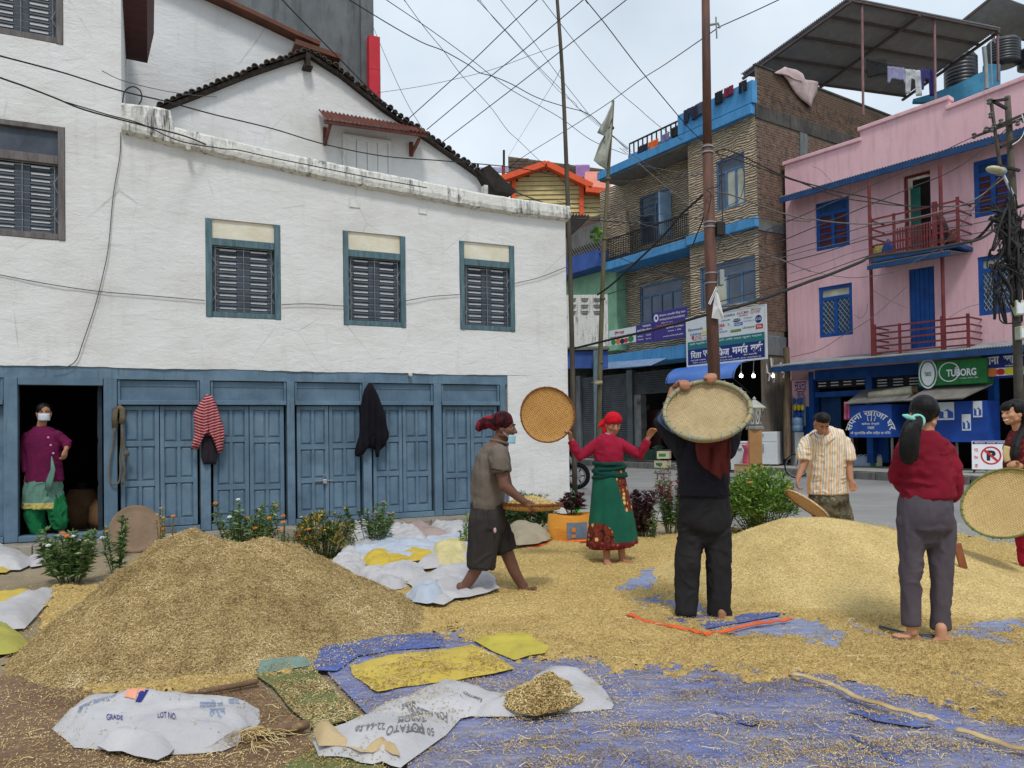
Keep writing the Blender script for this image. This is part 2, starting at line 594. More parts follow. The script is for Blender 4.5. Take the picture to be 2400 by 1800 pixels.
nf=Vector((-df.y,df.x,0))
if nf.y<0:nf=-nf
kerb_h=0.20
pv=MB()
a0,a1=RF0-df*30,RF1+df*25
q=[a0+nf*0.28,a1+nf*0.28,a1+nf*9,a0+nf*9]
pv.add([(p.x,p.y,kerb_h)for p in q],[(0,1,2,3)])
pv.obj("pavement",M_PAVE,kind='structure')
kerb_len=(RF1-RF0).length
KERB=thing("kerb",None,None,RF0,math.atan2(df.y,df.x))
KERB['kind']='structure'
ang=math.atan2(df.y,df.x)
s_=1 if(Matrix.Rotation(ang,3,'Z')@Vector((0,1,0))).dot(nf)>0 else-1
kb=MB();kb.box(-0.29,0.29,0,s_*0.30,0,kerb_h-0.004)
kst=kb.mesh("kerb_stone",M_KERB)
x=-3.0
while x<kerb_len+6:
 o=link("kerb_stone",kst,KERB)
 o.location=(x,random.uniform(-.02,.02),random.uniform(-0.012,0.006))
 o.rotation_euler=(random.uniform(-.01,.01),random.uniform(-.012,.012),random.uniform(-.012,.012))
 o.scale=(random.uniform(.93,1.0),1,1)
 x+=0.6
 # the white house
TH=R(25.3)
FH=Frame((-5.93,9.2,0),TH)
def uH(px,py=1060,d=0.0):return FH.u(px,py,d)
HOUSE=thing("white_house","long whitewashed old house with blue timber shopfront and tiled gable","house",FH.o,TH)
U_END=uH(1331,900)
U_CORN=uH(285,305)
ZL=FH.z(600,868)
U_TF1=uH(1190,900)
U_L=-3.2
corn_bot=[FH.L(*p)for p in((285,307),(345,322),(420,339),(560,373),(700,404),(860,438),(1000,463),(1134,490),(1235,503),(1331,513))]
corn_top=[FH.L(*p)for p in((285,247),(345,253),(400,262),(402,300),(480,319),(700,370),(860,403),(1000,430),(1134,458),(1331,486))]
def interp(pts,x):
 return float(np.interp(x,[p[0]for p in pts],[p[1]for p in pts]))
WINS=[]
for(xa,xb,ya,yb)in((482,658,519,746),(804,951,547,765),(1077,1206,570,775)):
 ua,ub=uH(xa,640),uH(xb,640)
 WINS.append((ua,ub,FH.z((xa+xb)/2,yb),FH.z((xa+xb)/2,ya)))
WINL=[]
for(xa,xb,ya,yb)in((-55,153,291,560),(-55,150,-170,96)):
 ua,ub=uH(xa,420),uH(xb,420)
 WINL.append((ua,ub,FH.z(95,yb),FH.z(95,ya)))
def wall_grid(us,zs,inside,zmap,holes,depth,step=0.09,amp=0.007,seed=0.0):
 def fill(br):
  br=sorted(set(round(b,5)for b in br))
  out=[]
  for a,b in zip(br[:-1],br[1:]):
   n=max(1,int(round((b-a)/step)))
   out+=[a+(b-a)*i/n for i in range(n)]
  return out+[br[-1]]
 U=fill(list(us)+[h[0]for h in holes]+[h[1]for h in holes])
 Z=fill(list(zs)+[h[2]for h in holes]+[h[3]for h in holes])
 nu,nz=len(U),len(Z)
 uu,zz=np.meshgrid(U,Z)
 yy=(fbm(uu*1.6+seed,zz*3.2,0,3)-0.5)*2*amp+(fbm(uu*6+seed,zz*12,3,2)-.5)*amp*1.2
 mb=MB()
 vs=[(uu[j,i],yy[j,i],zmap(uu[j,i],zz[j,i]))for j in range(nz)for i in range(nu)]
 fs=[]
 for j in range(nz-1):
  for i in range(nu-1):
   cu,cz=(U[i]+U[i+1])/2,(Z[j]+Z[j+1])/2
   if any(h[0]<cu<h[1]and h[2]<cz<h[3]for h in holes):continue
   if not inside(cu,cz):continue
   fs.append((j*nu+i,j*nu+i+1,(j+1)*nu+i+1,(j+1)*nu+i))
 mb.add(vs,fs)
 for h in holes:
  iu=[i for i,u in enumerate(U)if h[0]-1e-4<=u<=h[1]+1e-4]
  iz=[j for j,z in enumerate(Z)if h[2]-1e-4<=z<=h[3]+1e-4]
  loop=[(iz[0],i)for i in iu]+[(j,iu[-1])for j in iz[1:]]+[(iz[-1],i)for i in iu[::-1][1:]]+[(j,iu[0])for j in iz[::-1][1:]]
  pts=[Vector(vs[j*nu+i])for j,i in loop]
  n=len(pts)
  mb.add(pts+[Vector((p.x,depth,p.z))for p in pts],[(k,(k+1)%n,(k+1)%n+n,k+n)for k in range(n)])
 return mb
Z_TOPL=FH.z(140,-260)
zc0=3.6
def zmapR(u,z):
 top=interp(corn_bot,u)
 lim=max(w[3]for w in WINS)+0.12
 t=(z-lim)/(zc0+1.0-lim)if z>lim else None
 ref=zc0+1.0
 if t is not None:
  w3=lim
  if top<lim+0.1:top=lim+0.1
  return w3+(top-w3)*(z-lim)/(ref-lim)
 return z+(0.006*math.sin(u*3.1)+0.012*(noise.noise(Vector((u*6,3,1))))if z<=ZL+1e-4 else 0)
DRW=0.13
wr=wall_grid([U_CORN,U_END],[ZL,zc0+1.0],lambda u,z:True,zmapR,WINS,DRW,0.08,0.009)
wr2=wall_grid([U_TF1,U_END],[-0.02,ZL],lambda u,z:True,lambda u,z:z,[],DRW,0.08,0.009)
wr.add(wr2.v,wr2.f)
wr.add([(U_TF1,0,0),(U_TF1,.3,0),(U_TF1,.3,ZL),(U_TF1,0,ZL)],[(0,1,2,3)])
ztop=interp(corn_bot,U_END)
ns=10
wr.grid(lambda a,b:(U_END+0.03*(1-math.exp(-a*30))-0.03,a*7,b*ztop),ns,12)
wr.obj("wall",M_PLASTER,HOUSE,smooth=True,fix=False)
wl_=wall_grid([U_L,U_CORN],[ZL,Z_TOPL],lambda u,z:True,lambda u,z:z+(0.006*math.sin(u*3.1)+0.012*(noise.noise(Vector((u*6,3,1))))if z<=ZL+1e-4 else 0),WINL,DRW,0.09,0.009)
zb=FH.z(285,300)
wl_.grid(lambda a,b:(U_CORN-0.0,a*3.6,zb-0.5+b*(Z_TOPL-zb+.5)),8,10)
wl_.obj("wall",M_PLASTER,HOUSE,smooth=True,fix=False)
cb=MB()
uu=np.linspace(corn_bot[0][0],U_END+0.04,150)
def corn_ring(u):
 zb_,zt_=interp(corn_bot,u),interp(corn_top,u)
 if zt_<zb_+0.08:zt_=zb_+0.08
 n=(fbm(np.array([u*5]),np.array([2.0]),0,3)[0]-.5)
 n2=(fbm(np.array([u*9]),np.array([7.0]),0,3)[0]-.5)
 o=-0.10+n*0.010
 return[(u,0.02,zb_-0.05+n2*.03),(u,o,zb_-0.012+n2*0.025),(u,o-0.012,zb_+0.05+n*.03),(u,o+0.006,zt_-0.03),(u,o+0.03,zt_+n2*0.02),(u,0.22,zt_+n*0.03),(u,0.25,zb_-0.1)]
rings=[corn_ring(u)for u in uu]
k=len(rings[0])
vs=[p for r in rings for p in r]
fs=[(i*k+j,(i+1)*k+j,(i+1)*k+j+1,i*k+j+1)for i in range(len(rings)-1)for j in range(k-1)]
fs+=[tuple(range(k)),tuple((len(rings)-1)*k+j for j in range(k))[::-1]]
cb.add(vs,fs)
cb.obj("parapet",M_GRIME,HOUSE,fix=True)
mb=MB();mb.add([(U_CORN,.2,interp(corn_bot,U_CORN)-.1),(U_END,.2,ztop-.1),(U_END,2.2,ztop-.1),(U_CORN,2.2,interp(corn_bot,U_CORN)-.1)],[(0,1,2,3)])
mb.obj("roof_slab",M_GRIME,HOUSE)
mb=MB();u,z=FH.L(440,350);mb.tube([(u,.05,z+.02),(u,-.17,z-.03)],0.03,10);mb.obj("waterspout",M_GRIME,HOUSE)
for(xa,xb,ya,yb)in((818,843,467,483),(981,1000,487,499)):
 u0,z0=FH.L(xa,yb);u1,z1=FH.L(xb,ya)
 mb=MB()
 mb.box(u0,u1,-0.012,0.01,z0-.012,z0);mb.box(u0,u0+.012,-0.012,0.01,z0+.001,z1);mb.box(u1-.012,u1,-.01,.01,z0+.001,z1)
 mb.obj("putlog_brick",M_GRIME,HOUSE)
u,z=FH.L(960,878)
mb=MB();mb.tube([(u,.0,z),(u,-.05,z),(u,-.055,z)],[.028,.03,.012],14);mb.obj("insulator",M("porcelain",S(214,210,200),rough=.3,spec=.5),HOUSE)
# shuttered windows
slat_cache={}
def shutter_window(par,u0,u1,z0,z1,wood,head=0.195,rows=10,grey=False):
 W,H=u1-u0,z1-z0
 fr=MB()
 jw=W*0.085
 yb=0.10
 zh=z1-H*head
 fr.box(u0+.004,u0+jw,-0.012,yb,z0+.002,z1-.004)
 fr.box(u1-jw,u1-.004,-0.012,yb,z0+.002,z1-.004)
 fr.box(u0+jw+.001,u1-jw-.001,-0.004,yb,z0+.003,z0+0.055*H)
 fr.box(u0+jw+.001,u1-jw-.001,-0.004,yb,zh-0.075*H,zh)
 if grey:
  fr.box(u0+jw+.001,u1-jw-.001,-0.008,yb,z1-0.045*H,z1-.006)
 w=fr.obj("window",wood,par,bevel=0.006)
 hp=MB();hp.box(u0+jw,u1-jw,0.045 if grey else 0.03,yb+.01,zh+.002,z1-.003)
 hp.obj("head_panel",M_SHUTTER if grey else M_CREAM,w)
 b=MB();b.box(u0-.02,u1+.02,yb+.05,yb+.06,z0-.02,z1+.02);b.obj("backing",M_BLACK,w)
 a0,a1,c0,c1=u0+jw+.006,u1-jw-.006,z0+0.06*H,zh-0.082*H
 mid=(a0+a1)/2
 for s0,s1 in((a0,mid-.004),(mid+.004,a1)):
  sm=MB();sw=(s1-s0)
  yf=0.062
  sm.box(s0,s0+sw*.2,yf,yf+.03,c0,c1);sm.box(s1-sw*.2,s1,yf,yf+.03,c0,c1)
  sm.box(s0+sw*.2+.001,s1-sw*.2-.001,yf+.018,yf+.028,c0+.002,c1-.002)
  rh=(c1-c0)/rows
  for r in range(rows):
   zb_=c0+rh*r
   sm.add([(s0+sw*.2,yf+.004,zb_+rh*.08),(s1-sw*.2,yf+.004,zb_+rh*.08),(s1-sw*.2,yf+.017,zb_+rh*.52),(s0+sw*.2,yf+.017,zb_+rh*.52)],[(0,1,2,3)])
  sh=sm.obj("shutter",M_SHUTTER,w)
  key=(round(sw,3),round(rh,3))
  if key not in slat_cache:
   t=MB();t.add([(-sw*.27,0,-rh*.13),(sw*.27,0,-rh*.13),(sw*.27,-.004,rh*.10),(-sw*.27,-.004,rh*.10),(-sw*.27,.012,-rh*.13),(sw*.27,.012,-rh*.13),(sw*.27,.012,rh*.1),(-sw*.27,.012,rh*.1)],[(0,1,2,3),(0,3,7,4),(1,5,6,2),(3,2,6,7),(0,4,5,1)])
   slat_cache[key]=t.mesh("slat",M_SLAT)
  for r in range(rows):
   o=link("slat",slat_cache[key],w)
   o.location=((s0+s1)/2,yf+.004,c0+rh*(r+.66))
   o.rotation_euler=(0,random.uniform(-.012,.012),0)
 g=MB();yg=0.03
 rh=(c1-c0)/rows
 for x in(a0+.035*W,mid,a1-.035*W):g.tube([(x,yg,c0),(x,yg,c1)],.0045,6)
 for r in range(rows):g.tube([(a0+.035*W,yg-.006,c0+rh*(r+.62)),(a1-.035*W,yg-.006,c0+rh*(r+.62))],.0032,5)
 g.tube([(a0,yg,c1),(a1,yg,c1)],.0045,6)
 for sx,xx in((1,a0),(-1,a1)):
  for zz in(c0+(c1-c0)*.28,c0+(c1-c0)*.72):
   g.tube([(xx-sx*.0,yg,zz-.10),(xx+sx*.022,yg,zz-.05),(xx+sx*.05,yg,zz),(xx+sx*.022,yg,zz+.05),(xx,yg,zz+.10)],.004,5)
 g.obj("grille",M_IRON,w)
 return w
for(a,b,c,d)in WINS:shutter_window(HOUSE,a,b,c,d,M_TEALWOOD)
shutter_window(HOUSE,*WINL[0],M_GREYWOOD,0.26,10,True)
shutter_window(HOUSE,*WINL[1],M_GREYWOOD,0.26,10,True)
# timber shopfront
ZB=0.15
zt=ZL+0.035
zbeam=FH.z(600,893)
ztr0,ztr1=FH.z(560,949),FH.z(560,939)
lb=MB()
n=60
lb.grid(lambda a,b:(U_L+(U_TF1-U_L)*a,0.015+.006*math.sin(a*40),zbeam+(zt-zbeam)*b),n,1)
lb.box(U_L,U_TF1,0.022,0.2,zbeam,zt)
lb.obj("lintel_beam",M_BLUEWOOD,HOUSE)
posts=[(-60,-46),(8,41),(243,275),(470,494),(674,692),(852,872),(1019,1037),(1175,1188)]
for xa,xb in posts:
 m_=MB();m_.box(uH(xa),uH(xb),0.01,0.16,ZB,zbeam-.001)
 m_.obj("post",M_BLUEWOOD,HOUSE,bevel=0.008)
bays=[(-45,7,0),(276,469,2),(495,673,2),(693,851,2),(873,1018,2),(1038,1174,2)]
def door_leaf(u0,u1,z0,z1,yd,rows):
 w=u1-u0
 m_=MB()
 m_.box(u0,u1,yd+.028,yd+.045,z0,z1)
 st=w*.115
 m_.box(u0,u0+st,yd,yd+.03,z0,z1)
 m_.box(u1-st,u1,yd,yd+.03,z0,z1)
 cm=(u0+u1)/2
 edges=[z0]+rows+[z1]
 rails=[(z0,z0+.10)]
 for r in rows:rails.append((r-.035,r+.035))
 rails.append((z1-.055,z1))
 for a,b in rails:m_.box(u0+st+.001,u1-st-.001,yd+.004,yd+.03,a,b)
 for(a,b),(c,d)in zip(rails[:-1],rails[1:]):
  m_.box(cm-w*.045,cm+w*.045,yd+.007,yd+.03,b+.001,c-.001)
 o=m_.obj("door",M_BLUEWOOD,HOUSE,bevel=0.004)
 for(a,b),(c,d)in zip(rails[:-1],rails[1:]):
  for p0,p1 in((u0+st,cm-w*.045),(cm+w*.045,u1-st)):
   g=0.006;q=MB()
   x0,x1,y0,y1=p0+g,p1-g,b+g,c-g
   i=min(.022,(x1-x0)*.25)
   q.add([(x0,yd+.027,y0),(x1,yd+.027,y0),(x1,yd+.027,y1),(x0,yd+.027,y1),(x0+i,yd+.012,y0+i),(x1-i,yd+.012,y0+i),(x1-i,yd+.012,y1-i),(x0+i,yd+.012,y1-i)],[(0,1,5,4),(1,2,6,5),(2,3,7,6),(3,0,4,7),(4,5,6,7)])
   q.obj("panel",M_BLUEWOOD,o)
 return o
rowset=[[.33,.66],[.37,.68],[.30,.70],[.34,.64],[.36,.69],[.33,.67]]
for bi,(xa,xb,nl)in enumerate(bays):
 ua,ub=uH(xa),uH(xb)
 back=MB();back.box(ua,ub,0.14,0.15,ZB,zbeam);back.obj("bay_backing",M_BLACK,HOUSE)
 rl=MB();rl.box(ua+.002,ub-.002,0.0,0.13,ztr0,ztr1);rl.obj("rail",M_BLUEWOOD,HOUSE,bevel=.005)
 tp=MB()
 tp.box(ua+.03,ub-.03,0.07,0.09,ztr1,zbeam-.01)
 zm=ztr1+(zbeam-ztr1)*.66
 tp.box(ua+.028,ub-.028,0.062,0.09,zm+.006,zbeam-.012)
 tp.box(ua+.002,ua+.028,0.03,0.1,ztr1+.001,zbeam-.003);tp.box(ub-.028,ub-.002,.03,.1,ztr1+.001,zbeam-.003)
 tp.obj("transom_panel",M_BLUEWOOD,HOUSE)
 sill=MB();sill.box(ua+.002,ub-.002,.01,.14,ZB+.001,ZB+.075);sill.obj("sill",M_BLUEWOOD,HOUSE,bevel=.005)
 if nl:
  mid=(ua+ub)/2
  for li,(a,b)in enumerate(((ua+.03,mid-.005),(mid+.005,ub-.03))):
   z0,z1=ZB+.085,ztr0-.012
   rs=[z0+(z1-z0)*(f+random.uniform(-.012,.012))for f in rowset[bi]]
   d=door_leaf(a,b,z0,z1,0.062+random.uniform(0,.012),rs)
 else:
  m_=MB();m_.box(ua,ub,.09,.12,ZB+.08,ztr0-.01);m_.obj("door",M_BLUEWOOD,HOUSE)
ud0,ud1=uH(42),uH(242)
tr=MB();tr.box(ud0+.001,ud1-.001,0.0,0.16,FH.z(140,902),zbeam-.001);tr.obj("rail",M_BLUEWOOD,HOUSE)
th_=MB();th_.box(ud0+.001,ud1-.001,-0.02,0.18,ZB+.001,ZB+.07);th_.obj("threshold",M_BLUEWOOD,HOUSE,bevel=.008)
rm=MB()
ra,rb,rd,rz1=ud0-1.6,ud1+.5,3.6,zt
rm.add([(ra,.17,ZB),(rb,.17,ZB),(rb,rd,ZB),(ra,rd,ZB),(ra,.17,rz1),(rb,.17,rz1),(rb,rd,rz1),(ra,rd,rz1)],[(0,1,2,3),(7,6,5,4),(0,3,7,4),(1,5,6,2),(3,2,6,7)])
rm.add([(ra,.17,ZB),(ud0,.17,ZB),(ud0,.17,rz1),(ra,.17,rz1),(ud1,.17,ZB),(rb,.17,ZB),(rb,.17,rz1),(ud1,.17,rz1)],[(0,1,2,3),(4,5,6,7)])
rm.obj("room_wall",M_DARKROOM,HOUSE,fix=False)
ol=MB()
hx=ud1-.02
ol.box(hx-.045,hx,.17,.82,ZB+.08,zbeam-.06)
for(a,b)in((ZB+.16,ZB+.62),(ZB+.70,ZB+1.16),(ZB+1.24,zbeam-.14)):
 for(c,d)in((.24,.46),(.53,.75)):ol.box(hx-.057,hx-.046,c,d,a,b)
ol.obj("door",M("dark_blue_door",S(52,66,78),S(40,50,60),4,20,rough=.7),HOUSE)
for k_,(du,dy,w_,h_,lb_)in enumerate(((.62,1.5,.5,.55,"brown sack standing in the dim room behind the doorway"),(.95,1.1,.4,.42,"small brown sack nearest the open door leaf inside the room"))):
 t_=thing("grain_sack",lb_,"sack",FH.W(ud0+du*(ud1-ud0),dy,ZB),TH)
 m_=MB();m_.lathe([(w_*.42,0),(w_*.5,h_*.25),(w_*.48,h_*.7),(w_*.3,h_*.95)],n=14);m_.obj("sack_body",M("brown_jute_sack%d"%k_,S(150,116,80),S(122,92,62),5,14),t_,smooth=True)
 m_=MB();m_.lathe([(w_*.1,h_*.951),(w_*.16,h_*1.1)],n=10);m_.obj("tied_neck",M_DARKROOM,t_)
st=MB();n=26
ustep=np.linspace(U_L,U_TF1+.1,n+1)
for i in range(n):
 st.box(ustep[i]+.004,ustep[i+1]-.004,-0.34+random.uniform(-.015,.015),0.3,-0.02,ZB+random.uniform(-.008,0))
st.obj("step",M_PLINTH,HOUSE,bevel=.01)
PL=thing("padlock","steel padlock with hasp on the blue folding doors below the black jacket","padlock",FH.W(*(lambda q:(q[0],0.04,q[1]))(FH.L(763,1128))),TH)
mb=MB();mb.box(-.028,.028,-.018,.012,-.035,.03);mb.obj("body",M("padlock_steel",S(205,205,200),S(170,170,168),8,rough=.35,metal=.6),PL,bevel=.008)
mb=MB();mb.tube([(-.018,-.004,.03),(-.018,-.004,.075),(-.009,-.004,.093),(.009,-.004,.093),(.018,-.004,.075),(.018,-.004,.03)],.006,8);mb.obj("shackle",M_IRON,PL,smooth=True)
mb=MB();mb.box(-.13,.12,.006,.018,.0,.016);mb.obj("hasp",M_IRON,PL)
# gable behind the parapet
YG=2.0
gp=[FH.L(x,y,YG)for x,y in((375,262),(455,230),(590,175),(722,132),(800,180),(900,262),(1000,330),(1100,400),(1190,452))]
gap_z=FH.z(700,560,YG)
gm=MB()
us_=np.linspace(gp[0][0]-1.2,gp[-1][0],90)
gtop=lambda u:interp(gp,u)if u>gp[0][0]else gp[0][1]-(gp[0][0]-u)*.1
cols=26
vs=[]
for i,u in enumerate(us_):
 for j in range(cols):
  z=gap_z+(max(gtop(u),gap_z+.05)-gap_z)*j/(cols-1)
  vs.append((u,YG+(fbm(np.array([u*1.7]),np.array([z*3.3]),5,3)[0]-.5)*.02,z))
gm.add(vs,[(i*cols+j,(i+1)*cols+j,(i+1)*cols+j+1,i*cols+j+1)for i in range(len(us_)-1)for j in range(cols-1)])
gm.obj("gable_wall",M_PLASTER,HOUSE,smooth=True,fix=False)
tile=MB()
nn=7
prof=[(math.cos(math.pi*i/(nn-1)),math.sin(math.pi*i/(nn-1)))for i in range(nn)]
for(ya,yb,r)in((-.14,.42,.055),):
 vs=[(r*c*.95,ya,r*s*1.0)for c,s in prof]+[(r*c,yb,r*s)for c,s in prof]+[(r*.72*c,ya,r*.72*s)for c,s in prof]
 fs=[(i,i+1,nn+i+1,nn+i)for i in range(nn-1)]+[(i,2*nn+i,2*nn+i+1,i+1)for i in range(nn-1)]
 tile.add(vs,fs)
 tile.add([(r*.72*c,ya+.03,r*.72*s)for c,s in prof],[tuple(range(nn))])
tile_me=tile.mesh("roof_tile",M_TILE)
LEFTV=[FH.L(x,y,YG-.1)for x,y in((375,250),(455,220),(590,166),(716,124))]
RIGHTV=[FH.L(x,y,YG-.1)for x,y in((728,124),(800,170),(900,250),(1000,318),(1100,388),(1190,455))]
def along(pts,step):
 out,acc=[],0
 for a,b in zip(pts[:-1],pts[1:]):
  a,b=Vector(a),Vector(b);L=(b-a).length
  while acc<L:
   out.append((a+(b-a)*acc/L,math.atan2(b.y-a.y,b.x-a.x)));acc+=step
  acc-=L
 return out
for pts,sg in((LEFTV,1),(RIGHTV,-1)):
 vb=MB()
 for a,b in zip(pts[:-1],pts[1:]):
  vb.bar((a[0],YG+.1,a[1]-.035),(b[0],YG+.1,b[1]-.035),.42,.05,Vector((0,1,0)))
  vb.bar((a[0],YG+2.2,a[1]+.035),(b[0],YG+2.2,b[1]+.035),4.2,.03,Vector((0,1,0)))
 vb.obj("verge_board",M_TILEDARK,HOUSE)
 for(p,an)in along(pts,0.108):
  o=link("roof_tile",tile_me,HOUSE)
  o.location=(p.x,YG-.02+random.uniform(-.025,.02),p.y+.005+random.uniform(-.012,.012))
  o.rotation_euler=(R(random.uniform(-3,3)),-an+R(random.uniform(-7,7)),R(random.uniform(-5,5)))
  s0=random.uniform(.9,1.15);o.scale=(s0,1,s0)
u,z=FH.L(722,150,YG-.15)
mb=MB();mb.box(u-.035,u+.035,YG-.2,YG+.3,z-.05,z+.17);mb.box(u-.075,u+.075,YG-.17,YG+.2,z-.06,z-.02);mb.obj("ridge_beam",M_TILEDARK,HOUSE)
e0,e1,e2=FH.L(1130,400,YG),FH.L(1195,462,YG),FH.L(1160,462,YG)
mb=MB();mb.prism([FH.L(1118,404,YG-.1),FH.L(1135,396,YG-.1),FH.L(1198,458,YG-.1),FH.L(1188,464,YG-.1),FH.L(1145,455,YG-.1)],YG-.35,YG+2.4);mb.obj("eave",M_TILEDARK,HOUSE)
mb=MB();u0,z0=FH.L(1133,455,1.6);u1,z1=FH.L(1141,436,1.6);mb.box(u0,u1,1.55,1.68,z0-.3,z1);mb.obj("chimney_stub",M_GRIME,HOUSE)
a0=FH.L(810,420,YG);a1=FH.L(908,330,YG)
mb=MB();w0,w1=a0[0],a1[0];h0,h1=FH.z(860,405,YG),FH.z(860,332,YG)
mb.box(w0-.05,w0,YG-.05,YG+.05,h0-.2,h1);mb.box(w1,w1+.05,YG-.05,YG+.05,h0-.2,h1);mb.box(w0-.049,w1+.049,YG-.052,YG+.05,h1,h1+.06)
wn_=mb.obj("window",M_PLASTER,HOUSE)
for i in range(4):
 q=MB();s0=w0+(w1-w0)*i/4;q.box(s0+.006,s0+(w1-w0)/4-.006,YG-.03,YG+.02,h0-.2,h1-.005);q.obj("board",M_PLASTER,wn_)
AWN=MB()
A=[FH.L(758,283,YG-.45),FH.L(1002,317,YG-.45)]
ztopw=[FH.z(785,272,YG-.02),FH.z(985,306,YG-.02)]
nc=130
vs=[]
for i in range(nc+1):
 f=i/nc
 u=A[0][0]+(A[1][0]-A[0][0])*f
 zf=A[0][1]+(A[1][1]-A[0][1])*f
 zk=ztopw[0]+(ztopw[1]-ztopw[0])*f+.05
 wv=.017*math.sin(i*2*math.pi/5)
 vs+=[(u,YG-.55,zf+wv),(u,YG-.05,zk+wv)]
AWN.add(vs,[(2*i,2*i+2,2*i+3,2*i+1)for i in range(nc)])
aw=AWN.obj("awning",M_RUST,HOUSE,fix=False)
mb=MB()
mb.bar((A[0][0],YG-.50,A[0][1]-.03),(A[1][0],YG-.50,A[1][1]-.03),.05,.05);mb.obj("front_batten",M_RUST,aw)
for(x,y0,y1)in((764,290,337),(967,325,363)):
 u,z=FH.L(x,y1,YG-.1);zz=FH.z(x,y0,YG-.4)
 mb=MB();mb.bar((u,YG-.03,z),(u,YG-.03,zz+.08),.06,.06);mb.bar((u,YG-.03,z+.03),(u,YG-.46,zz-.02),.045,.045);mb.obj("bracket",M_RUST,aw)
 # taller white range behind, with its brown sheet-roof edge
YU=3.5
roofl=[FH.L(x,y,YU)for x,y in((285,-90),(470,-4),(580,46),(690,98),(745,122))]
mb=MB()
zlow=FH.z(500,330,YU)
us_=np.linspace(roofl[0][0]-1.0,roofl[-1][0],60);cols=22
vs=[]
for u in us_:
 t=interp(roofl,u)
 for j in range(cols):
  z=zlow+(t-zlow)*j/(cols-1)
  vs.append((u,YU+(fbm(np.array([u*1.5]),np.array([z*2.5]),9,3)[0]-.5)*.02,z))
mb.add(vs,[(i*cols+j,(i+1)*cols+j,(i+1)*cols+j+1,i*cols+j+1)for i in range(len(us_)-1)for j in range(cols-1)])
mb.obj("upper_wall",M_PLASTER,HOUSE,smooth=True,fix=False)
M_BROWNSHEET=M("brown_roof_sheet",S(112,66,46),S(88,52,38),5,rough=.6)
mb=MB()
for a,b in zip(roofl[:-1],roofl[1:]):mb.bar((a[0],YU+1.2,a[1]+.05),(b[0],YU+1.2,b[1]+.05),2.9,.07,Vector((0,1,0)))
a,b=FH.L(690,100,YU-.3),FH.L(797,136,YU-.3)
mb.bar((a[0],YU+1.1,a[1]-.02),(b[0],YU+1.1,b[1]-.02),3.0,.09,Vector((0,1,0)))
mb.obj("sheet_roof",M_BROWNSHEET,HOUSE)
mb=MB()
pa,pb=FH.L(287,34,1.2),FH.L(345,47,1.2)
pc=FH.L(362,-30,1.2)
mb.prism([pa,pb,pc,(pa[0],pc[1])],0.15,2.6)
mb.obj("eave_soffit",M("dark_red_wood",S(86,46,42),S(64,36,34),4,rough=.7,stretch=(1,8,1)),HOUSE)
M_WIRE=M("black_cable",S(50,47,47),S(38,36,36),3,rough=.6)
M_WIREG=M("grey_wire",S(92,88,84),S(74,70,68),3,rough=.6)
def spline(pts,k=6):
 p=[Vector(q)for q in pts]
 p=[p[0]*2-p[1]]+p+[p[-1]*2-p[-2]]
 out=[]
 for i in range(1,len(p)-2):
  for s in range(k):
   t=s/k
   a,b,c,d=p[i-1],p[i],p[i+1],p[i+2]
   out.append(.5*((2*b)+(c-a)*t+(2*a-5*b+4*c-d)*t*t+(3*b-a-3*c+d)*t**3))
 out.append(p[-2])
 return out
def cable(pts,r,label,mat=None,name="overhead_cable",group=None,cat="cable"):
 mb=MB();mb.tube(spline(pts),r,6)
 return mthing(mb,name,mat or M_WIRE,label,cat,group,smooth=True)
def wallpts(pl,d=-0.03):
 out=[]
 for x,y in pl:
  u,z=FH.L(x,y,d);out.append(FH.W(u,d,z))
 return out
cable(wallpts([(-60,632),(20,648),(110,665),(225,682),(340,692),(480,704)],-.02),.005,"slack grey wire clipped along the white wall left of the windows",M_WIREG,"wall_wire")
cable(wallpts([(660,714),(720,712),(805,717)],-.03),.005,"short grey wire between the first and second white house windows",M_WIREG,"wall_wire")
cable(wallpts([(950,705),(1010,695),(1077,690)],-.03),.005,"short grey wire between the second and third white house windows",M_WIREG,"wall_wire")
cable(wallpts([(1207,664),(1265,650),(1331,624)],-.03),.005,"short grey wire from the third window to the house corner",M_WIREG,"wall_wire")
cable(wallpts([(283,310),(281,365),(268,440),(262,490),(254,580),(240,650),(222,720),(195,800),(178,845),(150,862),(120,865)],-.03),.006,"loose wire hanging down the white wall from the parapet corner",M_WIREG,"wall_wire")
cable(wallpts([(287,243),(292,215),(310,203),(328,212),(332,232),(322,250)],-.06),.009,"loop of bent wire standing on the parapet corner",M_WIRE,"wall_wire")
# the grey building behind, and the red blade sign
pR=P(873,120,19.0)
FG=Frame((pR.x,pR.y,0),TH)
GB=thing("grey_building","tall bare grey rendered building rising behind the white house","building",FG.o,TH)
mb=MB()
mb.grid(lambda a,b:(-14+14*a,0,17*b),14,17)
mb.grid(lambda a,b:(0,6*a,17*b),6,17)
mb.obj("wall",M_GREYBLD,GB)
mb=MB();mb.box(-.32,.0,-.14,-.001,0,17);mb.obj("corner_pier",M_GREYBLD,GB)
zt_,zb_=FG.z(868,88,-.3),FG.z(868,232,-.3)
RS=thing("blade_sign","tall narrow red sign on the corner of the grey building","sign",FG.W(-.02,-.3,zb_),TH)
w_=FG.u(881,150,-.3)-FG.u(855,150,-.3)
h_=zt_-zb_
for a,b in((0,h_*.455),(h_*.46,h_)):
 q=MB();q.box(-w_*.65,w_*.35,-.12,.1,a,b);q.obj("panel",M_REDSIGN,RS)
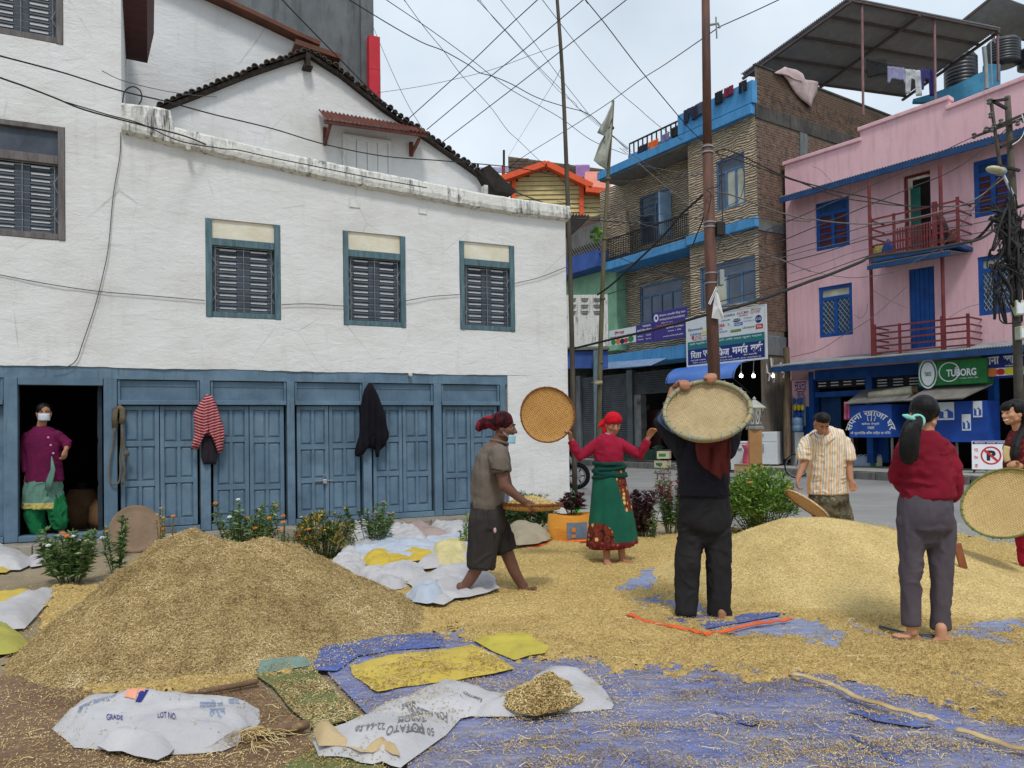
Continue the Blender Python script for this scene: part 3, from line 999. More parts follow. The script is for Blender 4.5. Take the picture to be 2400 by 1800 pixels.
 # right-hand row: materials
def cladding_mat():
 k=Nodes("wavy_stone_cladding",0.75,0.3)
 v=k.vec((1,1,1))
 nz=k.noise(k.vec((4.6,4.6,13)),1.0,3,0.5,0.8)
 wv=k.wave(k.vec((0.55,0.55,1)),3.9,7.0,2,'Z')
 h=k.math('ADD',k.math('MULTIPLY',wv,0.75),k.math('MULTIPLY',nz,0.6))
 c=k.ramp(h,[(0.25,S(104,86,68)),(0.55,S(166,146,122)),(0.85,S(212,194,166))])
 c=k.mix(k.ramp(k.noise(v,0.9,5),[(0.4,0),(0.75,0.45)]),c,S(120,100,82))
 k.color(c)
 k.bump(h,1.0,0.06)
 return k.mat
M_CLAD=cladding_mat()
M_BRICK=M("old_red_brick",S(128,104,90),S(92,78,70),5,30,0.5,0.01,0.9)
M_BRICK2=M("darkened_brick",S(112,92,78),S(76,64,56),4,30,0.5,0.01,0.9)
M_MORTAR=conc_mat("dark_mortar",S(104,96,86),S(128,118,106),S(62,58,54),2)
M_BLACKCONC=conc_mat("blackened_concrete",S(62,60,58),S(96,92,88),S(34,33,32),1.5)
M_SKYBLUE=conc_mat("sky_blue_paint",S(74,142,196),S(92,158,208),S(66,110,146),1.2)
M_DEEPBLUE=M("deep_blue_paint",S(24,84,160),S(18,64,128),2.5,14,.2,.005,0.55)
M_MIDBLUE=M("faded_royal_blue_paint",S(64,96,168),S(50,78,140),2,12,.2,.005,.7)
M_NAVYBLUE=M("eave_blue_paint",S(34,74,122),S(26,58,98),3,rough=.6)
M_PINK=None
def pink_mat():
 k=Nodes("pink_render",0.9,0.2)
 v=k.vec()
 c=k.ramp(k.noise(v,0.7,6,0.6),[(0.3,S(224,178,186)),(0.7,S(232,190,196))])
 c=k.mix(k.ramp(k.noise(k.vec((4,4,0.5)),1.3,6,0.7),[(0.48,0),(0.78,0.65)]),c,S(176,140,146))
 k.color(c)
 k.bump(k.noise(v,9,4),0.3,0.015)
 return k.mat
M_PINK=pink_mat()
M_MAROON=M("maroon_iron_paint",S(126,54,56),S(98,42,44),4,rough=.6)
M_BALUSTER=M("black_iron",S(46,42,40),S(34,32,30),4,rough=.6)
def glass_mat(name,tint):
 k=Nodes(name,0.08,0.6)
 k.color(k.ramp(k.noise(k.vec(),1.6,3),[(0.35,tint),(0.65,mul(tint,1.8))]))
 return k.mat
M_GLASS=glass_mat("dark_window_glass",S(58,68,84))
M_GLASS2=glass_mat("curtained_window_glass",S(148,148,132))
M_BLUEFRAME=M("blue_grey_frame_paint",S(92,124,158),S(72,100,134),4,rough=.55)
def corr_mat(name,a,b):
 k=Nodes(name,0.55,0.4)
 k.color(k.ramp(k.noise(k.vec((2,2,2)),1.4,6,.65),[(0.35,a),(0.7,b)]))
 k.bump(k.noise(k.vec(),20,3),.15,.005)
 return k.mat
M_CORR=corr_mat("galvanised_sheet",S(150,156,160),S(112,112,110))
M_CORRUNDER=corr_mat("weathered_zinc_sheet",S(128,132,138),S(150,152,156))
M_SHUT=M("grey_roller_shutter",S(92,96,100),S(72,75,78),2,rough=.55)
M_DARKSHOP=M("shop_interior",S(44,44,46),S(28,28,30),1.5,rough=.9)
M_WHITEP=M("white_enamel",S(216,220,222),S(202,206,208),2,rough=.35,spec=.5)
M_GREYP=M("grey_enamel",S(150,156,158),S(132,138,140),2,rough=.4)
M_DKBLUEP=M("dark_blue_enamel",S(40,58,72),S(34,48,60),2,rough=.35,spec=.5)
M_CARD=M("cardboard",S(176,146,108),S(158,128,92),3,rough=.9)
def ink(name,c,rough=.6):return M(name,c,mul(c,.92),6,rough=rough)
INK_WHITE,INK_NAVY,INK_RED,INK_BLACK=ink("white_print",S(232,232,236)),ink("navy_print",S(36,44,118)),ink("red_print",S(196,44,48)),ink("black_print",S(34,34,38))
INK_TEAL,INK_PURPLE,INK_PALE,INK_GREEN,INK_YELLOW,INK_ORANGE,INK_BLUE=ink("teal_print",S(34,118,122)),ink("purple_print",S(66,52,134)),ink("pale_print",S(218,224,226)),ink("green_print",S(44,132,66)),ink("yellow_print",S(222,208,60)),ink("orange_print",S(220,120,60)),ink("blue_print",S(50,92,172))
# helpers used on both facades
def flat_wall(us,zs,holes,depth,step=1.2):
 return wall_grid(us,zs,lambda u,z:True,lambda u,z:z,holes,depth,step,0.0)
def casement(par,u0,u1,z0,z1,y,frame,glass,cols=2,top=0.28,fw=.07,bars=0,name="window",grille=None,deep=.06):
 m=MB()
 m.box(u0,u0+fw,y-.012,y+deep,z0,z1);m.box(u1-fw,u1,y-.012,y+deep,z0,z1)
 m.box(u0+fw+.001,u1-fw-.001,y-.012,y+deep,z0,z0+fw);m.box(u0+fw+.001,u1-fw-.001,y-.012,y+deep,z1-fw,z1)
 zt=z1-(z1-z0)*top if top else z1-fw
 if top:m.box(u0+fw+.001,u1-fw-.001,y-.008,y+deep,zt-fw/2,zt+fw/2)
 for i in range(1,cols):
  x=u0+(u1-u0)*i/cols
  m.box(x-fw/2,x+fw/2,y-.010,y+deep,z0+fw+.001,zt-fw/2-.001)
 w=m.obj(name,frame,par,bevel=0)
 b=MB();b.box(u0+.01,u1-.01,y+deep+.01,y+deep+.03,z0+.01,z1-.01);b.obj("backing",M_DARKSHOP,w)
 gl=glass if isinstance(glass,list)else[glass]*(cols+1)
 for i in range(cols):
  x0,x1=u0+(u1-u0)*i/cols+fw*.6,u0+(u1-u0)*(i+1)/cols-fw*.6
  p=MB();p.box(x0,x1,y+.02,y+.03,z0+fw+.002,zt-fw/2-.002);p.obj("pane",gl[i%len(gl)],w)
  for r in range(bars):
   zz=z0+fw+(zt-z0-fw)*(r+1)/(bars+1)
   q=MB();q.box(x0,x1,y-.004,y+.018,zz-.022,zz+.022);q.obj("glazing_bar",frame,w)
  if grille:
   q=MB();nx,nz=3,6
   for a in range(nx+nz):
    for sg in(1,-1):
     t0=Vector((0,0));pts=[]
     for s in np.linspace(0,1,40):
      X=s;Z=(a-nx*(s if sg>0 else 1-s))/nz*1.0
      if 0<=Z<=1:pts.append((x0+(x1-x0)*X,y+.006,z0+fw+(zt-z0-fw)*Z))
     if len(pts)>1:q.tube([pts[0],pts[-1]],.007,4)
   q.obj("lattice",grille,w)
 if top:
  p=MB();p.box(u0+fw+.002,u1-fw-.002,y+.02,y+.03,zt+fw/2+.002,z1-fw-.002);p.obj("pane",gl[-1],w)
 return w
def corrugated(mb,fa,fb,n_waves,amp,sub=5):
 n=n_waves*sub
 vs=[]
 for i in range(n+1):
  t=i/n
  w=Vector((0,0,amp*math.sin(2*math.pi*i/sub)))
  vs+=[Vector(fa(t))+w,Vector(fb(t))+w]
 mb.add(vs,[(2*i,2*i+2,2*i+3,2*i+1)for i in range(n)])
def lerp(a,b):
 a,b=Vector(a),Vector(b)
 return lambda t:a+(b-a)*t
_bk={}
def bricks_on(par,put,L,H,singles,mat=M_BRICK,bl=.235,bh=.072,g=.012,skip=lambda s,z:False,name="brick",other=None):
 key=mat.name
 if key not in _bk:
  m=MB();m.box(-bl/2,bl/2,-.012,.03,0,bh);_bk[key]=m.mesh(name,mat)
 rest=MB();cnt=0
 rows=int(H/(bh+g))
 for r in range(rows)[::-1]:
  z=r*(bh+g)
  off=(bl+g)/2 if r%2 else 0
  for c in range(int((L+.001)/(bl+g))):
   s=c*(bl+g)+off+bl/2
   if s+bl/2>L or skip(s,z):continue
   p,rz=put(s,z)
   if cnt<singles:
    o=link(name,_bk[key],par);o.location=p;o.rotation_euler=(R(random.uniform(-1,1)),0,rz+R(random.uniform(-2,2)))
    cnt+=1
   else:
    m=Matrix.Translation(Vector(p))@Matrix.Rotation(rz+R(random.uniform(-2.5,2.5)),4,'Z')
    dy=random.uniform(-.008,.006)
    vs=[m@Vector(q)for q in[(-bl/2,-.012+dy,0),(bl/2,-.012+dy,0),(bl/2,.02,0),(-bl/2,.02,0),(-bl/2,-.012+dy,bh),(bl/2,-.012+dy,bh),(bl/2,.02,bh),(-bl/2,.02,bh)]]
    rest.add(vs,[(4,5,6,7),(0,1,5,4),(1,2,6,5),(3,0,4,7),(0,3,2,1)])
 if rest.f:rest.obj("brickwork",other or mat,par,kind='stuff',fix=False)
 # the tiled building
B0=P(1786,1000,24.5)
AB=math.atan2(-.834,.552)
FB=Frame((B0.x,B0.y,0),AB)
TB=thing("tiled_building","three storey building clad in wavy tan stone with sky blue ledges","building",FB.o,AB)
def uB(px,py=600,d=0.0):return FB.u(px,py,d)
def zB(px,py,d=0.0):return FB.z(px,py,d)
DREC=1.0
ub0,ubm=uB(1424,640),uB(1616,560)
ub0r=FB.u(1424,640,DREC)
Z1,Z2,Z3=zB(1690,806),zB(1700,553),zB(1700,300)
wA=(uB(1678,420),uB(1746,420),zB(1712,487),zB(1712,366))
wB=(uB(1640,660),uB(1771,660),zB(1705,716),zB(1705,612))
m=flat_wall([ubm,0],[Z1-.2,Z3+.1],[wA,wB],.14)
m.add([(ubm,0,Z1-.2),(ubm,DREC,Z1-.2),(ubm,DREC,Z3+.1),(ubm,0,Z3+.1)],[(0,1,2,3)])
m.obj("wall",M_CLAD,TB,fix=False)
wC=(FB.u(1501,500,DREC),FB.u(1571,500,DREC),FB.z(1536,566,DREC),FB.z(1536,450,DREC))
wD=(FB.u(1500,700,DREC),FB.u(1599,700,DREC),FB.z(1550,752,DREC),FB.z(1550,660,DREC))
ubl=FB.u(1408,560,DREC)
m=wall_grid([ubl,ubm],[Z1-.2,Z3+.1],lambda u,z:True,lambda u,z:z,[wC,wD],DREC+.14,1.2,0)
m.v=[(x,y+DREC if y<.5 else y,z)for x,y,z in m.v]
m.add([(ubl,DREC,Z1-.2),(ubl,DREC+5,Z1-.2),(ubl,DREC+5,Z3+.1),(ubl,DREC,Z3+.1)],[(0,1,2,3)])
m.obj("wall",M_CLAD,TB,fix=False)
casement(TB,*wA,.05,M_BLUEFRAME,[M_GLASS,M_GLASS2,M_GLASS2,M_GLASS],3,.26)
casement(TB,*wB,.05,M_BLUEFRAME,[M_GLASS,M_GLASS2,M_GLASS,M_GLASS],4,.3)
casement(TB,*wD,DREC+.05,M_BLUEFRAME,M_GLASS,4,.3)
w=casement(TB,*wC,DREC+.05,M_BLUEFRAME,M_GLASS,2,.22,name="balcony_door")
q=MB();a,b=FB.L(1557,540,DREC-.35),FB.L(1568,448,DREC-.35)
q.box(a[0],a[0]+.06,DREC-.62,DREC-.02,wC[2],b[1]);q.obj("open_leaf",M("light_blue_leaf",S(150,184,212),S(130,166,198),3,rough=.5),w)
q=MB()
for i in range(8):
 x=wC[0]+(wC[1]-wC[0])*.55*i/8;q.box(x,x+.012,DREC-.02,DREC-.008,wC[2],wC[3])
for i in range(9):
 z=wC[2]+(wC[3]-wC[2])*i/9;q.box(wC[0],wC[0]+(wC[1]-wC[0])*.52,DREC-.034,DREC-.021,z,z+.012)
q.obj("grille",M_DKBLUEP,w)
def slab(name,u0,u1,y0,y1,za,zb,mat):
 m=MB();m.box(u0,u1,y0,y1,za,zb);return m.obj(name,mat,TB,bevel=.02)
zr0,zr1=zB(1690,305),zB(1690,283)
slab("roof_slab",uB(1408,418),-.02,-.20,2.2,Z3+.02,Z3+.34,M_SKYBLUE)
q=MB();q.box(ubl,-.03,2.21,9,Z3+.02,Z3+.34);q.obj("roof_slab",M_BLACKCONC,TB)
q=MB();q.box(uB(1408,418)+.05,ubm,-.1,2.5,Z3-.03,Z3+.01);q.obj("soffit",conc_mat("stained_soffit",S(150,146,138),S(124,120,114),S(90,86,82)),TB)
slab("ledge",uB(1417,625),ubm-.01,-.12,DREC-.01,Z2-.06,Z2+.26,M_SKYBLUE)
slab("ledge",ubm,.05,-.20,-.001,Z2-.02,Z2+.3,M_SKYBLUE)
slab("ledge",uB(1425,830),.02,-.25,DREC,Z1-.36,Z1+.12,M_SKYBLUE)
upm=uB(1596,290)
zpt=zB(1690,228)
slab("parapet",upm,.04,-.18,.05,Z3+.36,zpt,M_SKYBLUE)
slab("parapet",uB(1476,352),upm-.01,-.10,.08,Z3+.36,Z3+.52,M_SKYBLUE)
m=MB()
zz=zB(1540,318)
zz1=Z3+.95
for i in range(12):
 x=uB(1476,352)+(upm-uB(1476,352))*i/11
 m.box(x-.02,x+.02,-.03,.01,Z3+.52,zz1)
m.box(uB(1476,352),upm,-.035,.015,zz1,zz1+.05);m.obj("roof_rail",M_BALUSTER,TB)
ur0,ur1=uB(1419,580),ubm-.03
zr=zB(1516,527)
m=MB();m.box(ur0,ur1,-.06,-.02,Z2+.30,Z2+.34);m.box(ur0,ur0+.04,-.06,-.02,Z2+.341,Z2+1.119);m.box(ur0,ur1,-.07,-.01,Z2+1.12,Z2+1.17)
rl=m.obj("balcony_railing",M_BALUSTER,TB,kind=None)
bm_=MB();bm_.box(-.012,.012,-.012,.012,Z2+.341,Z2+1.119);bme=bm_.mesh("baluster",M_BALUSTER)
nb=46
for i in range(nb):
 o=link("baluster",bme,rl);o.location=(ur0+(ur1-ur0)*(i+.5)/nb,-.04,0)
m=MB();m.add([(0,0,0),(0,14,0),(0,14,Z3+1.6),(0,0,Z3+1.6)],[(0,1,2,3)]);m.obj("flank_wall",M_MORTAR,TB,fix=False)
HP=1.25
bricks_on(TB,lambda s,z:((.001,s+.1,Z3+.36+z),R(90)),12.5,HP,240,M_BRICK2)
bricks_on(TB,lambda s,z:((.001,s+.02,Z1+.3+z),R(90)),6.0,Z3-Z1-.45,0,M_BRICK,skip=lambda s,z:2.1<s<2.65 or abs(z-(Z2-Z1-.2))<.16)
for(a,b,za,zb)in((-.02,13,Z3-.1,Z3+.35),(2.2,2.6,0,Z3-.11),(-.02,2.19,Z2-.1,Z2+.16),(-.03,3,Z1-.5,Z1+.1)):
 q=MB();q.box(-.005,.045,a,b,za,zb);q.obj("concrete_beam",M_BLACKCONC if za>Z3-.2 else M_GREYBLD,TB)
q=MB();q.box(-.08,.05,-.0,12.6,Z3+.36+HP,Z3+.42+HP);q.obj("coping",M_BLACKCONC,TB)
gz=kerb_h
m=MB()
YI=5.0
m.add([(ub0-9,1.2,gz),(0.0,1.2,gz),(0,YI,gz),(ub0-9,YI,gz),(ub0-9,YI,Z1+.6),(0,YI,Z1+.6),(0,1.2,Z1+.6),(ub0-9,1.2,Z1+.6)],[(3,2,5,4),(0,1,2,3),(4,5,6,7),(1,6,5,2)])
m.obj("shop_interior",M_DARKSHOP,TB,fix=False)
def shutter(u0,u1,z0,z1,y):
 m=MB();n=int((z1-z0)/.085)
 for i in range(n):
  a=z0+(z1-z0)*i/n;b=z0+(z1-z0)*(i+1)/n
  m.add([(u0,y,a),(u1,y,a),(u1,y-.028,(a+b)/2),(u0,y-.028,(a+b)/2),(u1,y,b-.004),(u0,y,b-.004)],[(0,1,2,3),(3,2,4,5)])
 return m.obj("roller_shutter",M_SHUT,TB,fix=False)
DS=1.3
ushs=[(1366,1408),(1412,1475),(1487,1618)]
for(xa,xb),zlo in zip(ushs,(gz,gz,None)):
 u0,u1=FB.u(xa,950,DS),FB.u(xb,950,DS)
 z0=gz if zlo is not None else FB.z(1550,921,DS)
 shutter(u0,u1,z0,Z1-.5,DS)
for xa,xb in((1474,1487),(1355,1365),(1408,1412)):
 q=MB();q.box(FB.u(xa,950,DS),FB.u(xb,950,DS),DS-.12,DS+.3,gz,Z1-.4);q.obj("pier",M_GREYBLD,TB)
q=MB();q.box(FB.u(1489,1000,DS),FB.u(1505,1000,DS),DS-.05,DS+.25,gz,FB.z(1497,925,DS));pr=q.obj("notice_pier",M("pale_notice",S(150,150,146),S(116,116,114),3),TB)
m_=MB()
c_,z_=FB.L(1497,943,DS-.06);r_=.10
for dx,dz,w_,h_ in((0,0,r_,.016),(0,0,.016,r_),(r_,r_/2,.016,r_/2),(-r_,-r_/2,.016,r_/2),(-r_/2,r_,r_/2,.016),(r_/2,-r_,r_/2,.016)):
 m_.add([(c_+dx-w_,DS-.054,z_+dz-h_),(c_+dx+w_,DS-.054,z_+dz-h_),(c_+dx+w_,DS-.054,z_+dz+h_),(c_+dx-w_,DS-.054,z_+dz+h_)],[(0,1,2,3)])
m_.obj("painted_emblem",INK_BLACK,pr)
for(xa,xb,za,zb,nm,mt)in((1517,1548,960,1075,"notice_board",M("maroon_board",S(82,44,44),S(64,36,36),3)),(1506,1517,950,1075,"side_panel",M_GREYBLD)):
 u0,z0=FB.L(xa,zb,DS+.5);u1,z1=FB.L(xb,za,DS+.5)
 q=MB();q.box(u0,u1,DS+.5,DS+.6,gz,z1);q.obj(nm,mt,TB)
m=MB()
a=[FB.L(1409,866,-1.0),FB.L(1526,856,-1.0)];b=[FB.L(1428,848,-.2),FB.L(1566,838,-.2)]
corrugated(m,lerp((a[0][0],-1.0,a[0][1]),(a[1][0],-1.0,a[1][1])),lerp((b[0][0],-.2,b[0][1]),(b[1][0],-.2,b[1][1])),46,.015)
m.obj("sheet_awning",corr_mat("pale_blue_sheet",S(128,152,184),S(108,128,156)),TB,fix=False)
AWB=thing("curved_awning","bright blue curved fibreglass awning over the appliance shop front","awning",FB.W(*(lambda q:(q[0],-.7,q[1]))(FB.L(1650,893,-.7))),AB)
ua,ub_=FB.u(1567,893,-.9),FB.u(1738,880,-.7)
zlo_,zhi_=FB.z(1640,893,-.95),FB.z(1640,858,-.3)
q=MB();npf=12
def awn(s,t):
 th=t*math.pi/2
 y=-.30-.75*math.sin(th)
 z=zhi_-(zhi_-zlo_)*(1-math.cos(th))
 return FB.W(ua+(ub_-ua)*s,y,z)
q.grid(awn,14,npf);
M_AWN=M("blue_awning_sheet",S(70,110,190),S(84,128,204),1.5,rough=.35,spec=.5)
o=q.obj("sheet",M_AWN,AWB,smooth=True,world=True,fix=False)
q=MB()
for s in(0.02,.98):
 q.tube([awn(s,t/8)+Vector((0,0,-.02))for t in range(9)],.02,6)
 q.tube([awn(s,1),FB.W(ua+(ub_-ua)*s,-.26,zlo_-.45)],.015,6)
q.obj("bracket",M_BALUSTER,AWB,world=True)
# signboards
def board(name,label,F,x0,x1,ytop,ybot,d,mat,thick=.05,group=None,cat="signboard"):
 xm=(x0+x1)/2
 u0,u1=F.u(x0,(ytop+ybot)/2,d),F.u(x1,(ytop+ybot)/2,d)
 z0,z1=F.z(xm,ybot,d),F.z(xm,ytop,d)
 t=thing(name,label,cat,F.W(u0,d,z0),F.ang,group)
 W,H=u1-u0,z1-z0
 m=MB();m.box(0,W,0,thick,0,H);m.obj("panel",mat,t)
 return t,W,H
def prints(t,W,H,items,y=-.004):
 by={}
 for it in items:
  by.setdefault(it[0].name,(it[0],[]))[1].append(it[1:])
 for mat,its in by.values():
  m=MB();shapes=MB()
  for it in its:
   if it[0]=='T':
    _,tx,x0,x1,z0,z1=it[:6]
    lettering(m,tx,x0*W,x1*W,z0*H,z1*H,y-.004,it[6]if len(it)>6 else 0.012,it[7]if len(it)>7 else 0)
   elif it[0]=='R':
    _,x0,x1,z0,z1=it[:5];yy=y+(it[5]if len(it)>5 else 0)
    shapes.add([(x0*W,yy,z0*H),(x1*W,yy,z0*H),(x1*W,yy,z1*H),(x0*W,yy,z1*H)],[(0,1,2,3)])
   elif it[0]=='O':
    _,cx,cz,rx,rz,inner=it[:6];yy=y+(it[6]if len(it)>6 else-.002);n=28
    vs=[(cx*W+rx*math.cos(2*math.pi*i/n),yy,cz*H+rz*math.sin(2*math.pi*i/n))for i in range(n)]
    if inner>0:
     vs+=[(cx*W+rx*inner*math.cos(2*math.pi*i/n),yy,cz*H+rz*inner*math.sin(2*math.pi*i/n))for i in range(n)]
     shapes.add(vs,[(i,(i+1)%n,(i+1)%n+n,i+n)for i in range(n)])
    else:shapes.add(vs,[tuple(range(n))])
   elif it[0]=='L':
    _,pts,w=it[:3]
    for p,q in zip(pts[:-1],pts[1:]):
     a=Vector((p[0]*W,0,p[1]*H));b=Vector((q[0]*W,0,q[1]*H));n=(b-a).cross(Vector((0,1,0))).normalized()*w/2
     yy=Vector((0,y-.006,0))
     shapes.add([a-n+yy,b-n+yy,b+n+yy,a+n+yy],[(0,1,2,3)])
  if shapes.f:shapes.obj("printed_shapes",mat,t,fix=False)
  if m.f:m.obj("lettering",mat,t,fix=False)
T_,W_,H_=board("signboard","large white and navy appliance repair signboard behind the steel pole",FB,1610,1794,731,849,-.40,INK_PALE)
it=[(INK_NAVY,'R',.01,.99,.02,.34),(INK_TEAL,'R',.01,.99,.34,.50),(INK_WHITE,'T',"िरता",.05,.20,.15,.31,.03),(INK_WHITE,'T',"एण्ड",.22,.36,.15,.29,.03),(INK_WHITE,'T',"िफज",.40,.565,.14,.32,.03),(INK_WHITE,'T',"ममत",.60,.795,.14,.28,.03),(INK_WHITE,'T',"वक",.825,.97,.14,.28,.03),(INK_WHITE,'L',[(.735,.285),(.745,.32),(.76,.31)],.03),(INK_WHITE,'L',[(.925,.285),(.935,.32),(.95,.31)],.03),(INK_WHITE,'L',[(.475,.20),(.455,.155)],.03),(INK_WHITE,'T',"यहाँ सबै तरहका",.05,.26,.09,.125),(INK_WHITE,'T',"फोन ९८४६०",.08,.27,.04,.075),(INK_WHITE,'T',"। पसले गाई",.42,.60,.085,.125),(INK_WHITE,'T',"होम सर्भिस",.74,.90,.085,.125),(INK_WHITE,'T',"गाउँ घरमै बनाइदिने सेवा उपलब्ध छ",.40,.95,.03,.065),(INK_PALE,'T',"एसी फ्रिज वाशिङ मेशिन टिभी राइस कुकर मर्मत",.04,.96,.42,.475),(INK_NAVY,'T',"Skyworth",.02,.22,.71,.78),(INK_BLUE,'T',"DAIKIN",.05,.20,.625,.675),(INK_RED,'O',.085,.585,.055,.07,0),(INK_BLACK,'T',"LG",.115,.16,.57,.605),(INK_RED,'O',.185,.59,.05,.05,.55),(INK_NAVY,'T',"GODREJ",.215,.32,.575,.615),(INK_RED,'T',"BALTRA",.09,.22,.52,.555),(INK_BLUE,'T',"CG",.235,.28,.52,.555),(INK_YELLOW,'R',.205,.285,.64,.69),(INK_BLACK,'T',"KONKA",.505,.645,.90,.945),(INK_RED,'T',"AUCMA",.665,.815,.905,.955),(INK_RED,'T',"Gree",.83,.94,.88,.955,.0,.2),(INK_GREEN,'L',[(.84,.965),(.96,.945)],.02),(INK_BLACK,'T',"SANSUI",.69,.80,.86,.89,0),(INK_NAVY,'T',"yasuda",.47,.585,.815,.855),(INK_BLACK,'O',.665,.80,.16,.055,0),(INK_WHITE,'T',"SAMSUNG",.605,.725,.79,.815,0),(INK_BLUE,'T',"Whirlpool",.745,.87,.735,.77,0),(INK_BLACK,'T',"Haier",.755,.86,.80,.83,0),(INK_NAVY,'O',.925,.76,.125,.125,0),(INK_WHITE,'T',"CG",.895,.955,.738,.785),(INK_RED,'T',"MIDEA",.38,.515,.715,.775,.03),(INK_GREEN,'L',[(.555,.77),(.57,.72)],.025),(INK_BLUE,'R',.63,.735,.69,.75),(INK_WHITE,'T',"Haier",.64,.725,.70,.74),(INK_BLUE,'T',"NOKIA",.41,.485,.655,.69,0),(INK_PURPLE,'T',"PHILIPS",.445,.545,.60,.63),(INK_GREEN,'R',.585,.715,.575,.625),(INK_YELLOW,'T',"Bajaj Aruj",.595,.705,.59,.615),(INK_BLACK,'T',"HITACHI",.735,.875,.61,.645),(INK_RED,'R',.89,.975,.57,.66),(INK_WHITE,'T',"TCL",.90,.965,.595,.635,.03)]
prints(T_,W_,H_,it)
q=MB()
for a,b,c,d in((-.03,0,-.03,H_+.03),(W_,W_+.03,-.03,H_+.03)):q.box(a,b,-.012,.06,c,d)
q.box(.001,W_-.001,-.012,.06,-.03,-.001);q.box(.001,W_-.001,-.012,.06,H_+.001,H_+.03);q.obj("frame",M_WHITEP,T_)
T_,W_,H_=board("signboard","tall purple school signboard with white lettering beside the appliance sign",FB,1531,1609,726,795,-.33,INK_PURPLE)
prints(T_,W_,H_,[(INK_WHITE,'O',.10,.80,.12,.14,.5),(INK_WHITE,'T',"िशवराज आवासीय िशशु सदन",.20,.98,.80,.90),(INK_WHITE,'T',"SHIVARAJ SIDDHARTHA BOARDING",.20,.96,.66,.75),(INK_ORANGE,'T',"भर्ना खुला छ हामी कहाँ",.1,.9,.47,.55),(INK_WHITE,'T',"सुनौलो भविष्य",.40,.92,.36,.43),(INK_WHITE,'T',"कक्षा १ देिख",.45,.85,.25,.31),(INK_WHITE,'T',"www.school.edu",.30,.90,.10,.15),(INK_WHITE,'T',"फोन नं ०६१",.25,.6,.57,.62)])
T_,W_,H_=board("signboard","small purple signboard with white print between banner and school sign",FB,1491,1530,759,802,-.33,INK_PURPLE)
prints(T_,W_,H_,[(INK_WHITE,'T',"हाम्रो सेवा केन्द्र",.06,.94,.55,.75,.02),(INK_WHITE,'T',"पसल",.4,.9,.82,.92),(INK_WHITE,'T',"सिलाई",.1,.4,.3,.4),(INK_WHITE,'T',"कटाई",.6,.9,.32,.42),(INK_WHITE,'T',"सम्पर्क",.1,.45,.12,.2),(INK_WHITE,'T',"९८५६",.6,.9,.12,.2)])
T_,W_,H_=board("banner","white food banner with red heading at the left end of the ledge",FB,1428,1490,770,806,-.33,INK_PALE,cat="banner")
prints(T_,W_,H_,[(INK_RED,'T',"िवशाल",.22,.58,.66,.90,.03),(INK_BLACK,'T',"खाजा घर ममचौ तथा",.03,.95,.46,.60,.01),(INK_GREEN,'O',.16,.2,.14,.1,0),(INK_ORANGE,'O',.34,.22,.13,.11,0),(INK_BLACK,'O',.50,.18,.13,.1,0),(INK_RED,'O',.64,.2,.12,.09,0),(INK_GREEN,'O',.82,.24,.16,.12,0)])
k=Nodes("lit_bulb",.4);k.b.inputs['Emission Color'].default_value=(1,.97,.9,1);k.b.inputs['Emission Strength'].default_value=14.0;k.color(S(240,238,230))
for(x,y,dd),lb_ in zip(((1737,881,.2),(1766,881,.3),(1811,881,.6)),("lit bulb hanging nearest the blue curved awning","middle lit bulb of three hanging in the appliance shop","lit bulb with white bracket nearest the wooden post")):
 u,z=FB.L(x,y,dd)
 T_=thing("light_bulb",lb_,"bulb",FB.W(u,dd,z),AB,"bulbs of the appliance shop")
 q=MB();q.ell((0,0,0),.055,.055,.06);q.obj("bulb",k.mat,T_,smooth=True)
 q=MB();q.tube([(0,0,.06),(0,0,.14)],.025,8);q.tube([(0,0,.14),(.02,0,.5),(-.05,0,.8)],.012,6);q.obj("holder",M_WHITEP,T_)
for x,dd,h in((1795,.3,.7),(1807,.4,.8),(1830,.8,.5)):
 u,z=FB.L(x,868,dd)
 q=MB();q.tube([(u,dd,z+h*.5),(u+.05,dd,z-h*.1),(u+.16,dd,z-h*.2),(u+.1,dd,z-h*.5)],.03,6);q.obj("hanging_bracket",M_WHITEP,TB)
mb=MB();mb.tube([P(1845,1075,24.2),P(1844,950,24.2),P(1846,880,24.2),P(1843,815,24.2)],[.11,.10,.09,.1],9)
mthing(mb,"wooden_post",M("split_wood",S(132,112,88),S(92,78,62),3,18,.6,.03,stretch=(6,6,.6)),"rough wooden post between the appliance shop and the pink house","post")
# goods on the pavement before the shop
def at_pave(px,pyb):return G(px,pyb,kerb_h)
def fridge(px0,px1,pyt,pyb,label,mat,name="refrigerator",cat="refrigerator",split=.65,lid=False,depth=.6,rz=R(-35)):
 p=at_pave((px0+px1)/2,pyb)
 w=abs(px1-px0)*p.y/FPX;h=(pyb-pyt)*p.y/FPX
 t=thing(name,label,cat,p,rz)
 m=MB();m.box(-w/2,w/2,.04,depth,.04,h);m.obj("body",mat,t,bevel=.02)
 if lid:
  m=MB();m.box(-w/2-.01,w/2+.01,.03,depth+.01,h+.002,h+.06);m.obj("lid",mat,t,bevel=.015)
  m=MB();m.box(-w*.1,w*.1,.01,.039,h*.8,h*.84);m.obj("handle",M_GREYP,t)
 else:
  for a,b in((.05,h*split-.006),(h*split+.006,h-.01)):
   m=MB();m.box(-w/2+.004,w/2-.004,0,.038,a,b);d=m.obj("door",mat,t,bevel=.012)
   m=MB();m.box(-w/2+.04,-w/2+.07,-.03,-.001,a+(b-a)*.55,b-.05);m.obj("handle",M_GREYP,d)
 m=MB()
 for sx in(-1,1):m.box(sx*w*.4-.03,sx*w*.4+.03,.1,depth-.1,0,.039)
 m.obj("foot",M_BLACK,t)
 return t
fridge(1702,1764,1040,1106,"white chest freezer standing just left of the lamp pillar",M_WHITEP,"chest_freezer","freezer",lid=True)
